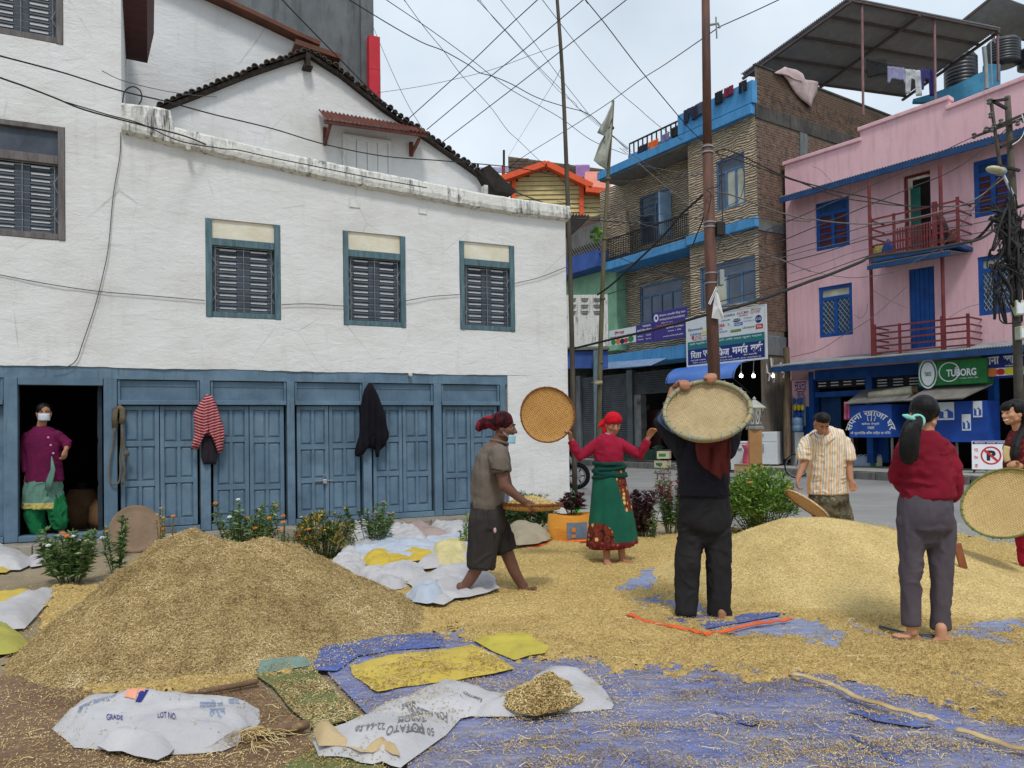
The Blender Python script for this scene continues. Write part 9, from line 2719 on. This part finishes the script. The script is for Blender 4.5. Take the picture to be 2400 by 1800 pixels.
f.limb(c,[(1602,1056),(1572,1014,.01),(1556,990,.02),(1572,968,.06),(1590,950,.14)],[.075,.070,.066,.056,.048]);f.limb(c,[(1698,1056),(1714,1012,.06),(1716,985,.12),(1696,952,.18),(1678,932,.20)],[.075,.070,.064,.054,.048])
f.cloth("shirt",c,BLK,amp=.009,f=(7,7,4))
TRS=fabric("black_trousers",S(46,44,45),S(34,33,35),3)
c=MB()
f.rings(c,[(1650,1158,54,.13),(1650,1185,58,.145),(1650,1215,59,.15),(1650,1238,54,.135),(1650,1250,40,.10)],XS,rnd=True)
f.limb(c,[(1622,1215),(1616,1290),(1611,1350),(1608,1408),(1607,1438)],[.098,.086,.077,.073,.075]);f.limb(c,[(1680,1215),(1683,1290),(1684,1350),(1686,1410),(1688,1450)],[.098,.086,.077,.073,.075])
f.cloth("trousers",c,TRS,amp=.010,f=(7,7,3.4))
m=MB();m.tube([f.J(1650,1163)+Vector((f.k(55.5)*math.cos(a),.140*math.sin(a),0))for a in[i*math.pi/16 for i in range(33)]],[(.006,.018)]*33,6,cap=False);m.obj("belt",M_BLACK,f.t,world=True)
c=MB();c.ell(W(0,-.02,.04),.086,.10,.085);c.ell(W(0,-.06,.0),.07,.06,.07);f.cloth("hair",c,HAIR,.009,.002)
cloth_pts=[(1632,1026),(1712,1026),(1713,1062),(1709,1090),(1706,1116),(1698,1108),(1686,1123),(1672,1110),(1650,1097),(1635,1078),(1632,1050)]
m=MB();per=[]
for i in range(len(cloth_pts)):
 a,b=cloth_pts[i],cloth_pts[(i+1)%len(cloth_pts)]
 for t in range(4):per.append((a[0]+(b[0]-a[0])*t/4,a[1]+(b[1]-a[1])*t/4))
cx,cy=1674,1066;vs=[];n=len(per)
for r in range(7):
 for(x,y)in per:
  X,Yp=cx+(x-cx)*r/6,cy+(y-cy)*r/6
  vs.append(f.J(X,Yp,-.20+.018*math.sin((X-1632)*.17+Yp*.02)+.012*math.sin(X*.31)-.0005*(1650-X if X<1650 else 0)))
m.add(vs,[(r*n+i,r*n+(i+1)%n,(r+1)*n+(i+1)%n,(r+1)*n+i)for r in range(6)for i in range(n)])
f.sheet("shoulder_cloth",m,fabric("rust_maroon_cloth",S(110,46,40),S(88,36,33),4),.01)
tB=tray("large dusty tray raised overhead by the man in black",P(1657,968,5.36),(-.20,-.68,.70),.288,WEAVE_PALE,RIM_GN,.035,rimr=.015,dish=.012)
q=MB()
for i in range(5):
 q.tube(spline([f.J(1566+i,950+4*i,-.08),f.J(1548+2*i,972+3*i,-.1),f.J(1543+3*i,985+3*i,-.1),f.J(1560+2*i,1000+2*i,-.1),f.J(1580,1012+i,-.08)],4),.006,5)
mthing(q,"cord_loops",M("blue_cord",S(92,112,146),S(70,88,120),6),"loops of blue cord hanging from the raised tray's left edge","cord",smooth=True)
# 5. the stooping man in the striped shirt
Y5=9.0
f=Fig("person","stooping man in orange striped shirt holding a tray low behind the grain heap",Vector((P(1945,1276,Y5).x,Y5,0.0)),Y5,SKIN_B)
W=f.head(f.J(1926,992,-.22),(.02,-.75,-.72),(0,-.6,.8),.225)
f.limb(f.mb,[(1928,1003,-.12),(1932,1014,-.06),(1936,1030,.02)],[.058,.062,.08])
f.rings(f.mb,[(1934,1024,42,.10,.0),(1938,1070,44,.13,.04),(1942,1120,42,.135,.08),(1943,1160,43,.14,.10)],XS)
f.limb(f.mb,[(1925,1165,.1),(1928,1215,.05),(1927,1268,.08)],[.10,.07,.045]);f.limb(f.mb,[(1962,1165,.1),(1978,1215,.05),(1982,1268,.08)],[.10,.07,.045])
f.foot(f.J(1927,1266,.06),f.J(1925,1276,-.12));f.foot(f.J(1982,1266,.06),f.J(1986,1276,-.12))
w1=f.J(1870,1122,-.12);f.limb(f.mb,[(1896,1038),(1883,1088,-.04),w1],[.048,.043,.030]);f.hand(w1,f.J(1866,1148,-.14)-w1,(.7,-.3,0),(0,-1,0),.8,.185)
w2=f.J(1994,1126,-.1);f.limb(f.mb,[(1974,1038),(1989,1088,-.03),w2],[.048,.043,.030]);f.hand(w2,f.J(2003,1160,-.18)-w2,(-.5,-.8,0),(.6,-.6,0),.45,.185)
f.finish(.0075)
k=Nodes("striped_cotton_shirt",.9,.2);v=k.vec()
xw=k.math('ADD',k.sep(v,0),k.math('MULTIPLY',k.noise(v,3,2),.015))
t=k.math('FRACT',k.math('MULTIPLY',k.math('ADD',xw,5.0),11.5))
k.color(k.ramp(t,[(0,S(224,214,198)),(.16,S(226,178,122)),(.34,S(222,210,190)),(.50,S(166,164,166)),(.60,S(228,220,204)),(.74,S(230,196,148)),(.86,S(176,172,170)),(.92,S(230,222,208))],'CONSTANT'));k.bump(k.noise(v,14,4),.4,.012)
STRP=k.mat
c=MB()
f.rings(c,[(1931,1012,20,.09,-.05),(1932,1020,44,.13,-.01),(1935,1045,50,.155,.02),(1939,1085,47,.165,.05),(1942,1125,46,.165,.08),(1943,1154,48,.165,.09)],XS)
f.limb(c,[(1894,1036),(1885,1058,-.02),(1883,1078,-.03)],[.078,.078,.078]);f.limb(c,[(1976,1036),(1985,1058,-.02),(1988,1078,-.03)],[.078,.078,.076])
f.cloth("striped_shirt",c,STRP,amp=.010,f=(7,7,4))
m=MB()
for sx in(-1,1):m.add([f.J(1931+sx*2,1044,-.17),f.J(1931+sx*22,1014,-.13),f.J(1931+sx*30,1022,-.15),f.J(1931+sx*14,1034,-.18)],[(0,1,2,3)])
f.sheet("collar",m,STRP,.008)
c=MB();f.rings(c,[(1943,1148,42,.14,.09),(1944,1175,46,.16,.09),(1945,1190,44,.15,.09)],XS,rnd=True);f.limb(c,[(1925,1175,.09),(1928,1215,.05),(1928,1258,.07)],[.112,.098,.09]);f.limb(c,[(1964,1175,.09),(1977,1215,.05),(1981,1258,.07)],[.112,.098,.09])
k=Nodes("mottled_camouflage",.9,.2);v=k.vec();k.color(k.ramp(k.noise(v,9,3,.5),[(.38,S(70,66,54)),(.46,S(104,98,80)),(.56,S(86,84,70)),(.64,S(126,118,98))],'CONSTANT'));k.bump(k.noise(v,14,3),.4,.01)
f.cloth("camouflage_trousers",c,k.mat,amp=.012,f=(8,8,3))
c=MB();c.ell(W(0,-.015,.056),.081,.102,.074);c.ell(W(0,.03,.085),.058,.05,.04);c.ell(W(0,-.075,.0),.072,.05,.07);f.cloth("hair",c,HAIR,.009,.003,(20,20,20))
m=MB();m.grid(lambda a,b:W(.05*math.cos(math.pi*(1-a)),.02+.06*math.sin(math.pi*a),-.14+.03*b),12,4);f.sheet("face_mask",m,M_MASKW,.004)
tray("pale tray tilted edge on in the stooping man's hand",P(1893,1182,8.75),(-.62,-.06,-.78),.27,weave_mat("striped_tray_weave",S(184,140,108),S(216,182,146),S(232,206,174),90),RIM_TAN,.015,rimr=.009,dish=.006)
# 6. the woman with the ponytail
Y6=4.92
f=Fig("person","barefoot woman with long ponytail in dark red sweater and grey trousers",Vector((P(2168,1506,Y6).x,Y6,0.03)),Y6,SKIN_C)
W=f.head(f.J(2166,970),(.50,.86,-.05),(0,0,1),.215)
f.limb(f.mb,[(2170,992),(2170,1012),(2168,1040)],[.048,.050,.07])
f.rings(f.mb,[(2168,1040,30,.07),(2168,1080,44,.09),(2170,1140,46,.10),(2170,1190,48,.10)],XS)
f.limb(f.mb,[(2140,1215),(2138,1350),(2138,1480)],[.058,.044,.034]);f.limb(f.mb,[(2203,1215),(2207,1350),(2206,1485)],[.058,.044,.034])
f.foot(f.J(2138,1482,.02),f.J(2104,1490,.02));f.foot(f.J(2206,1490,-.06),f.J(2246,1505,-.06))
w1=f.J(2128,1128,.22);f.limb(f.mb,[(2125,1060),(2108,1118,.05),w1],[.038,.038,.027]);f.hand(w1,Vector((1,.2,0)),(0,1,0),(0,0,1),.5,.17)
w2=f.J(2200,1150,.20);f.limb(f.mb,[(2212,1060),(2231,1130,.02),w2],[.038,.038,.027]);f.hand(w2,Vector((-1,.2,.1)),(0,1,0),(0,0,1),.5,.17)
f.finish(.007)
SWT=fabric("dark_red_sweater",S(136,26,46),S(112,20,38),4)
c=MB()
f.rings(c,[(2172,1012,18,.065),(2170,1020,34,.085),(2168,1032,52,.105),(2168,1050,57,.12),(2168,1085,58,.13),(2170,1120,58,.13),(2171,1150,59,.135),(2172,1166,58,.13)],XS)
f.limb(c,[(2124,1058),(2112,1088,.01),(2108,1118,.04),(2118,1138,.16)],[.058,.056,.054,.05]);f.limb(c,[(2213,1058),(2226,1090,.0),(2231,1130,.01),(2228,1156,.03),(2208,1156,.15)],[.058,.057,.057,.055,.05])
f.cloth("sweater",c,SWT,amp=.010,f=(6,6,5))
GRT=fabric("slate_trousers",S(92,84,92),S(76,70,78),3)
c=MB()
f.rings(c,[(2172,1160,56,.125),(2171,1185,60,.138),(2170,1215,62,.142),(2170,1236,59,.13),(2170,1250,44,.10)],XS,rnd=True)
f.limb(c,[(2138,1220),(2137,1290),(2135,1360),(2136,1420),(2136,1464)],[.092,.074,.060,.056,.054]);f.limb(c,[(2203,1220),(2207,1290),(2207,1360),(2205,1420),(2204,1474)],[.092,.078,.062,.057,.054])
f.cloth("trousers",c,GRT,amp=.006,f=(8,8,3))
c=MB();c.ell(W(0,-.016,.040),.081,.100,.084);c.ell(W(0,-.045,-.005),.068,.055,.06)
for sx in(-1,1):c.ell(W(sx*.058,.0,.02),.024,.056,.055)
f.cloth("hair",c,HAIR,.008,.002)
c=MB();c.tube(spline([f.J(2152,985,-.12),f.J(2138,1002,-.16),f.J(2132,1035,-.17),f.J(2130,1062,-.16),f.J(2128,1084,-.155)],4),[(f.k(10),.028)]+[(f.k(15+8*math.sin(i/4.5)),.032)for i in range(11)]+[(f.k(22),.03),(f.k(20),.028),(f.k(17),.024),(f.k(13),.02),(f.k(7),.012)],14,side=XS,rnd=True)
for i in range(16):c.tube([f.J(2112+i*2.6,1066,-.165),f.J(2110+i*2.5,1085+random.uniform(-6,8),-.165)],[.008,.003],6)
f.cloth("ponytail",c,HAIR,.008,.004,(26,26,3))
m=MB();m.tube([f.J(2152,985,-.13)+Vector((.034*math.cos(a),.01*math.sin(a),.03*math.sin(a)))for a in[i*math.pi/8 for i in range(17)]],.012,8,cap=False);m.tube([f.J(2142,982,-.16),f.J(2126,976,-.17),f.J(2116,973,-.17)],[(.012,.009),(.016,.006),(.006,.004)],8,rnd=True);m.obj("hair_tie",fabric("mint_scrunchie",S(140,212,196),S(118,192,178),9),f.t,world=True,smooth=True)
m=MB();m.tube([f.J(2170,1019)+Vector((.062*math.cos(a),.062*math.sin(a),.012*math.sin(a)))for a in[i*math.pi/8 for i in range(17)]],.010,8,cap=False);m.obj("neckband",SWT,f.t,world=True,smooth=True)
YP_=min((abs(P(2259,1332,5+i*.02).z-gh(*P(2259,1332,5+i*.02)[:2])),5+i*.02)for i in range(100))[1]
q=MB();q.bar(P(2243,1274,YP_),P(2259,1334,YP_),.024,.06,Vector((0,1,0)))
mthing(q,"wooden_paddle",M("red_brown_wood",S(150,92,62),S(122,72,48),5,stretch=(4,4,1)),"reddish wooden paddle standing in the grain beside the ponytailed woman","paddle",bevel=.006)
# 7. the smiling girl at the right edge
Y7=6.9
f=Fig("person","smiling girl with long black hair in rust red top at the right edge",Vector((P(2412,1352,Y7).x,Y7,0.02)),Y7,SKIN_C)
W=f.head(f.J(2374,968),(-1,-.18,-.02),(0,0,1),.215)
f.limb(f.mb,[(2382,985),(2388,1008),(2394,1036)],[.046,.048,.07])
f.rings(f.mb,[(2398,1038,20,.10),(2404,1070,28,.14),(2406,1120,30,.14),(2408,1165,34,.16)],YS)
f.limb(f.mb,[(2404,1170,-.07),(2406,1260,-.07),(2408,1335,-.07)],[.09,.058,.036]);f.limb(f.mb,[(2412,1170,.08),(2414,1260,.08),(2416,1335,.08)],[.09,.058,.036])
f.foot(f.J(2406,1336,-.07),f.J(2374,1350,-.10));f.foot(f.J(2416,1332,.08),f.J(2388,1344,.06))
w1=f.J(2384,1094,-.28);f.limb(f.mb,[(2400,1050,-.15),(2408,1088,-.235),w1],[.036,.036,.027]);f.hand(w1,f.J(2366,1082,-.32)-w1,(-.2,-.6,-.6),(-.3,0,1),.7,.17)
w2=f.J(2420,1130,-.1);f.limb(f.mb,[(2402,1050,.15),(2422,1090,.1),w2],[.036,.036,.027]);f.hand(w2,Vector((-.3,-.6,-.5)),(-.4,-.2,0),(0,0,1),.5,.17)
f.finish(.0075)
k=Nodes("rust_printed_cotton",.9,.2);v=k.vec();k.color(k.ramp(k.vor(v,34),[(.1,S(150,70,52)),(.35,S(112,40,38)),(.7,S(88,30,32))]));k.bump(k.noise(v,14,3),.4,.01)
c=MB();f.rings(c,[(2388,1008,13,.065),(2391,1018,22,.11),(2395,1030,32,.16),(2402,1055,38,.195),(2406,1100,40,.19),(2408,1150,42,.185),(2410,1205,46,.20)],YS)
f.limb(c,[(2400,1048,-.155),(2408,1086,-.235),(2396,1092,-.27)],[.068,.058,.045]);f.limb(c,[(2402,1050,.15),(2422,1090,.1),(2421,1118,-.05)],[.060,.056,.045])
f.cloth("tunic",c,k.mat,amp=.009,f=(8,8,4))
c=MB();f.limb(c,[(2408,1190,-.07),(2408,1260,-.07),(2408,1322,-.07)],[.11,.085,.06]);f.limb(c,[(2414,1190,.08),(2414,1260,.08),(2416,1322,.08)],[.11,.085,.06]);f.cloth("trousers",c,fabric("red_leggings",S(166,30,56),S(140,24,46),4),amp=.009)
c=MB();c.ell(W(0,-.03,.04),.086,.098,.088);c.ell(W(0,-.07,-.04),.078,.055,.09);c.tube([W(0,.045,.09),W(0,.082,.055),W(0,.088,.030)],[(.06,.02),(.06,.016),(.055,.008)],12,side=W(1,0,0)-W(0,0,0),rnd=True)
c.tube(spline([W(-.07,-.05,-.02),W(-.075,-.045,-.12),f.J(2384,1030,-.20),f.J(2378,1060,-.26),f.J(2374,1086,-.27)],3),[(.03,.045)]*9+[(.028,.036)]*2+[(.02,.028),(.01,.014)],10,rnd=True)
c.tube([W(.04,-.09,-.02),W(.04,-.10,-.14),W(.03,-.11,-.30)],[(.06,.04),(.06,.035),(.03,.02)],10,rnd=True)
f.cloth("hair",c,HAIR,.009,.003,(22,22,3))
m=MB();m.ell(W(-.076,.005,-.052),.006,.006,.008);m.obj("earring",M("gold",S(222,178,80),rough=.25,metal=.8),f.t,world=True,smooth=True)
m=MB();m.tube([W(-.03,.076,-.058),W(-.012,.088,-.064),W(.012,.088,-.064),W(.03,.076,-.058)],[.003,.005,.005,.003],6);m.obj("teeth",INK_WHITE,f.t,world=True,smooth=True)
m=MB();m.tube(spline([f.J(2360,1046,-.26),f.J(2358,1066,-.27),f.J(2362,1082,-.27)],4),[(.03,.01)]*9,8,side=XS);m.obj("shawl_edge",fabric("cream_shawl",S(206,180,130),S(184,158,112),5),f.t,world=True,smooth=True)
tray("yellow woven tray with green rim held by the smiling girl at the right edge",P(2356,1181,6.45),(-.66,-.52,.54),.325,WEAVE_YEL,M("olive_rim",S(124,132,72),S(104,110,58),6),.02,rimr=.010,dish=.02)
# clothes and strap hung on the doors
def hang(label,outline,d,mat,thick=.05,cat="garment",folds=.35,name="hung_garment",inner=None):
 pts=[]
 for i in range(len(outline)):
  a,b=outline[i],outline[(i+1)%len(outline)]
  for t in range(5):pts.append((a[0]+(b[0]-a[0])*t/5,a[1]+(b[1]-a[1])*t/5))
 cx=sum(p[0]for p in outline)/len(outline);cy=sum(p[1]for p in outline)/len(outline)
 m=MB();n=len(pts);vs=[];nr=9
 for r in range(nr+1):
  g=r/nr
  for(x,y)in pts:
   X,Yp=cx+(x-cx)*g,cy+(y-cy)*g
   u,z=FH.L(X,Yp,d)
   y_=d-thick*math.sqrt(max(0,1-g**3))-folds*thick*math.sin(X*.42+.25*math.sin(Yp*.07))*(.4+.6*min(1,(Yp-outline[0][1])/90.0))
   vs.append(FH.W(u,y_,z))
 m.add(vs,[(r*n+i,r*n+(i+1)%n,(r+1)*n+(i+1)%n,(r+1)*n+i)for r in range(nr)for i in range(n)])
 o=mthing(m,name,mat,label,cat,smooth=True);s_=o.modifiers.new("t",'SOLIDIFY');s_.thickness=.012
 return o
z8=lambda*pp:[(x/3.16,800+y/3.16)for x,y in pp]
k=Nodes("red_white_stripes",.9,.2);v=k.vec()
t=k.math('FRACT',k.math('MULTIPLY',k.math('ADD',k.sep(v,2),k.math('MULTIPLY',k.math('ABSOLUTE',k.math('ADD',k.sep(v,0),.02)),-.35)),26.0))
k.color(k.ramp(t,[(0,S(138,28,44)),(.64,S(190,152,150))],'CONSTANT'));k.bump(k.noise(v,18,3),.4,.01)
hang("red and white striped sweater hanging on the blue post",z8((1530,392),(1570,400),(1600,450),(1625,540),(1655,620),(1662,690),(1650,825),(1615,828),(1612,760),(1560,700),(1500,690),(1490,740),(1465,802),(1412,798),(1440,690),(1436,580),(1430,540),(1480,450)),-.05,k.mat,.06)
hang("dark cloth hanging out under the striped sweater",z8((1500,700),(1560,705),(1608,770),(1612,860),(1600,912),(1560,908),(1510,912),(1490,860),(1492,760)),-.03,cmat("dark_purple_cloth",S(40,34,42)),.03,"cloth",name="hung_cloth")
hang("black jacket hanging on the blue post by the padlocked doors",b1((835,148),(858,152),(890,210),(930,300),(960,400),(985,520),(985,560),(950,620),(912,660),(908,700),(888,700),(885,650),(860,632),(805,640),(795,680),(775,696),(738,696),(732,660),(760,540),(775,330),(800,200)),-.05,fabric("black_wool",S(24,22,30),S(16,15,20),5),.07)
q=MB()
def wp(x,y,d=-.03):u,z=FH.L(x,y,d);return FH.W(u,d,z)
q.tube([wp(*p)for p in z8((852,640),(848,560),(856,500),(880,482),(905,500),(908,560),(900,610))],[(.035,.006)]*7,6,side=Vector((FH.M.col[0][0],FH.M.col[0][1],0)))
q.tube(spline([wp(*p)for p in z8((850,640),(838,740),(820,880),(808,980),(818,1040),(850,1060),(882,1040),(892,960),(890,860),(900,760),(902,620))],4),.012,6)
q.tube(spline([wp(*p,-.045)for p in z8((905,640),(915,760),(935,830),(915,880),(925,960),(905,1060))],4),.014,6);q.ell(wp(*z8((938,832))[0],-.05),.035,.03,.04)
mthing(q,"carrying_strap",M("worn_strap",S(116,104,84),S(86,78,64),6,30,.4,.005),"worn carrying strap and rope hanging on the blue post by the doorway","strap",smooth=True)
# plants
def leaf_mat(name,stops):
 k=Nodes(name,.55,.3)
 k.color(k.ramp(k.attr("rnd"),stops))
 k.b.inputs['Subsurface Weight'].default_value=0.0
 return k.mat
LEAF_G=leaf_mat("garden_green_leaf",[(0,S(46,66,40)),(.5,S(94,124,70)),(1,S(150,170,108))])
LEAF_D=leaf_mat("dark_green_leaf",[(0,S(34,52,32)),(.5,S(62,90,50)),(1,S(104,130,70))])
LEAF_L=leaf_mat("fresh_green_leaf",[(0,S(62,92,38)),(.5,S(104,146,56)),(1,S(158,184,92))])
LEAF_P=leaf_mat("purple_leaf",[(0,S(40,26,32)),(.5,S(74,46,54)),(1,S(112,74,78))])
LEAF_Y=leaf_mat("dry_yellow_leaf",[(0,S(120,104,48)),(.5,S(166,142,66)),(1,S(200,178,92))])
LEAF_M=leaf_mat("magenta_plume",[(0,S(120,50,70)),(.5,S(170,84,100)),(1,S(206,130,140))])
M_STEM=M("plant_stem",S(92,104,62),S(74,82,50),6)
PETAL={n:M(n+"_petal",c,c2,9,rough=.6)for n,c,c2 in(("orange",S(240,148,24),S(224,116,16)),("white",S(232,234,230),S(214,218,214)),("yellow",S(232,196,52),S(214,170,36)),("violet",S(178,128,190),S(156,104,170)),("paleblue",S(190,210,232),S(170,194,222)))}
def leaves_obj(name,parent,L,mat,base):
 n=len(L)
 vs,rn=[],[]
 for p,d,u,l,w in L:
  s=d.cross(u);s.normalize();nn=s.cross(d)
  droop=-Vector((0,0,1))*l*.12
  vs+=[p,p+d*l*.45+s*w*.5+nn*w*.14,p+d*l+droop,p+d*l*.45-s*w*.5+nn*w*.14]
  r=min(1,max(0,random.gauss(.5,.24)));rn+=[r]*4
 me=bpy.data.meshes.new(name)
 me.from_pydata([tuple(v-base)for v in vs],[],[(4*i,4*i+1,4*i+2,4*i+3)for i in range(n)])
 a=me.attributes.new("rnd",'FLOAT','POINT');a.data.foreach_set('value',rn)
 return link(name,me,parent,mat,kind='stuff')
def rdir(zmin=-.2,zmax=1.0):
 a=random.uniform(0,6.283);z=random.uniform(zmin,zmax);r=math.sqrt(max(0,1-min(1,z*z)))
 return Vector((r*math.cos(a),r*math.sin(a),z)).normalized()
def plant(label,base,w,h,nst,leaves,mat,ll,lw,name="flowering_plant",cat="plant",flowers=(),lean=.5,bush=False,extra=None,depth=.8,tip=0.0,bare=.12):
 base=Vector(base);t=thing(name,label,cat,base)
 L,X=[],[];tops=[];st=MB()
 if bush:
  k=0
  while k<leaves:
   v=rdir(-.25,1.0);r=random.random()**.38
   q=Vector((v.x*w/2*r,v.y*w/2*depth*r,h*.42+v.z*h*.58*r))
   if noise.noise(Vector((q.x*6,q.y*6,q.z*6))+base)<-.12 or q.z<0:k+=.34;continue
   k+=1
   d=(v*.6+rdir(-.2,1)).normalized()
   (X if extra and random.random()<extra[1]*max(0,r*1.3-.3)else L).append((base+q,d,Vector((0,0,1))+rdir()*.6,ll*random.uniform(.6,1.3),lw*random.uniform(.7,1.3)))
   if r>.93:tops.append(base+q)
  leaves=leaves//4
 for i in range(nst):
  a=random.uniform(0,6.283);rr=math.sqrt(random.random())
  tx,ty=math.cos(a)*rr*w/2,math.sin(a)*rr*w/2*depth
  hh=h*(random.uniform(.55,1.0)if not bush else(1-.42*rr*rr)*random.uniform(.78,1.02))
  b0=base+Vector((tx*.35,ty*.35,0));top=base+Vector((tx,ty,hh));mid=b0.lerp(top,.5)+Vector((tx*.1,ty*.1,hh*.08))
  pts=spline([b0,mid,top],5)
  st.tube(pts,[.006-.0035*k/(len(pts)-1)for k in range(len(pts))],5)
  tops.append(top)
  nl=leaves//nst
  for k in range(nl):
   f=bare+(1-bare)*((k+random.random())/nl)
   j=min(len(pts)-2,int(f*(len(pts)-1)));p=pts[j].lerp(pts[j+1],f*(len(pts)-1)-j)
   d=rdir(-.15,.9)
   if bush:p=p+rdir(-.6,.8)*random.uniform(0,.07)
   (X if extra and random.random()<extra[1]*(f>.55)else L).append((p,d,Vector((0,0,1))+rdir()*.5,ll*random.uniform(.6,1.25)*(1-.35*f),lw*random.uniform(.7,1.2)*(1-.3*f)))
  for k in range(5):L.append((top-Vector((0,0,.01)),rdir(.2,1.0),Vector((0,0,1))+rdir()*.5,ll*.55,lw*.6))
 st.obj("stem",M_STEM,t,world=True)
 leaves_obj("foliage",t,L,mat,base)
 if X:leaves_obj("dry_foliage",t,X,extra[0],base)
 for col,n,r in flowers:
  tt=random.sample(tops,min(n,len(tops)))if n<=len(tops)else[random.choice(tops)for _ in range(n)]
  for p in tt:
   if bush:p=p+rdir(-.3,.6)*.05
   p=p+Vector((0,random.uniform(-.06,0),random.uniform(0,.03)))
   m=MB();c=Vector((0,-.35,1)).normalized()
   A,B=frame_axes(c)
   for ring_,(rr,k_,zz)in enumerate(((r,9,.0),(r*.65,7,r*.25))):
    for i in range(k_):
     a=2*math.pi*(i+.5*ring_)/k_;dv=A*math.cos(a)+B*math.sin(a);sv=c.cross(dv)
     m.add([p+c*zz,p+dv*rr*.6+sv*rr*.33+c*(zz+r*.12),p+dv*rr+c*(zz+r*.02),p+dv*rr*.6-sv*rr*.33+c*(zz+r*.12)],[(0,1,2,3)])
   m.ell(p+c*r*.3,r*.3,r*.3,r*.25,None,8,5)
   m.obj("flower",PETAL[col],t,world=True,fix=False)
 return t
def at(px,Y):return Vector((P(px,1000,Y).x,Y,0.0))
def hp(px,py,Y):return P(px,py,Y).z
plant("leafy plant with white and orange blooms at the chaff heap's left side",at(165,7.4),.62,.52,24,1150,LEAF_G,.115,.042,flowers=(("white",5,.028),("orange",2,.030)),name="flowering_plant")
plant("leafy sprig with a white bloom right of the threshold behind the heap",at(272,7.9),.30,.58,10,330,LEAF_G,.095,.032,flowers=(("white",1,.028),("orange",1,.022)))
plant("small feathery marigold sprig before the brown disc",at(384,8.1),.24,hp(384,1190,8.1),9,200,LEAF_Y,.06,.012,flowers=(("orange",2,.026),("yellow",3,.016)),bare=.6)
plant("tall zinnia clump with orange flowers between the heap's two peaks",at(580,8.3),.72,hp(560,1172,8.3),30,1300,LEAF_G,.10,.034,flowers=(("white",3,.026),("orange",5,.026)),bare=.25)
plant("orange marigold plant right of the zinnia clump",at(668,8.35),.30,hp(668,1205,8.35),12,380,LEAF_G,.055,.012,flowers=(("orange",4,.028),),bare=.3)
plant("dense feathery marigold bush going yellow beside the white sacks",at(758,8.5),.66,hp(758,1200,8.5),40,3000,LEAF_D,.06,.016,bush=True,name="marigold_bush",cat="bush",extra=(LEAF_Y,.45),flowers=(("yellow",6,.016),("orange",2,.020)))
plant("plant with violet flowers on the step before the third pair of doors",at(868,9.1),.62,hp(868,1178,9.1),18,760,LEAF_G,.10,.036,flowers=(("violet",6,.026),("yellow",2,.016)),bare=.4)
plant("small young plant among the sacks left of the walking man",at(1084,9.0),.16,hp(1084,1206,9.0),5,90,LEAF_L,.08,.030,bare=.4)
plant("thick grassy plant against the white wall behind the carried tray",at(1240,10.6),.72,hp(1240,1166,10.6),44,1500,LEAF_D,.12,.026,bush=True,name="leafy_plant")
plant("tufted plant with upright leaves against the white pier above the tray",at(1245,11.0),.42,hp(1245,1150,11.0),16,420,LEAF_G,.13,.018,name="leafy_plant",bare=.5)
p_=plant("dark purple leaved plant growing in the orange bag",Vector((pb.x+.02,pb.y+.02,h_*.0+.33)),.40,.26,14,240,LEAF_P,.14,.06,name="purple_plant",bare=.3)
plant("tall dark purple coleus behind the green skirt",at(1500,9.9),.36,hp(1490,1150,9.9),16,640,LEAF_P,.14,.06,name="purple_plant")
plant("thin shrub with reddish feathery plumes left of the man in black",at(1570,10.1),.42,hp(1565,1085,10.1),24,1300,LEAF_G,.10,.034,name="celosia_shrub",cat="shrub",extra=(LEAF_M,.55),bare=.15)
plant("low green shoots between the purple coleus and the shrub",at(1522,9.8),.20,hp(1522,1198,9.8),7,130,LEAF_G,.08,.028)
plant("large rounded marigold hedge right of the man in black",at(1778,10.0),.96,hp(1775,1092,10.0),60,5200,LEAF_L,.075,.022,bush=True,name="marigold_bush",cat="bush",flowers=(("orange",9,.026),("paleblue",6,.022)))
plant("leafy green bush half hidden behind the man in black",at(1690,10.2),.52,hp(1690,1120,10.2),40,1700,LEAF_G,.08,.024,bush=True,name="leafy_bush",cat="bush",flowers=(("orange",2,.024),("paleblue",4,.02)))
q=MB();a=P(1336,1185,11.4);q.add([a,a+Vector((.12,-.02,-.12)),a+Vector((.06,.05,.22)),a+Vector((.18,.03,-.04))],[(0,1,2),(1,3,2)])
o=mthing(q,"green_rag",cmat("bright_green_plastic",S(70,200,90)),"bright green plastic scrap by the white house corner","scrap");s_=o.modifiers.new("t",'SOLIDIFY');s_.thickness=.004
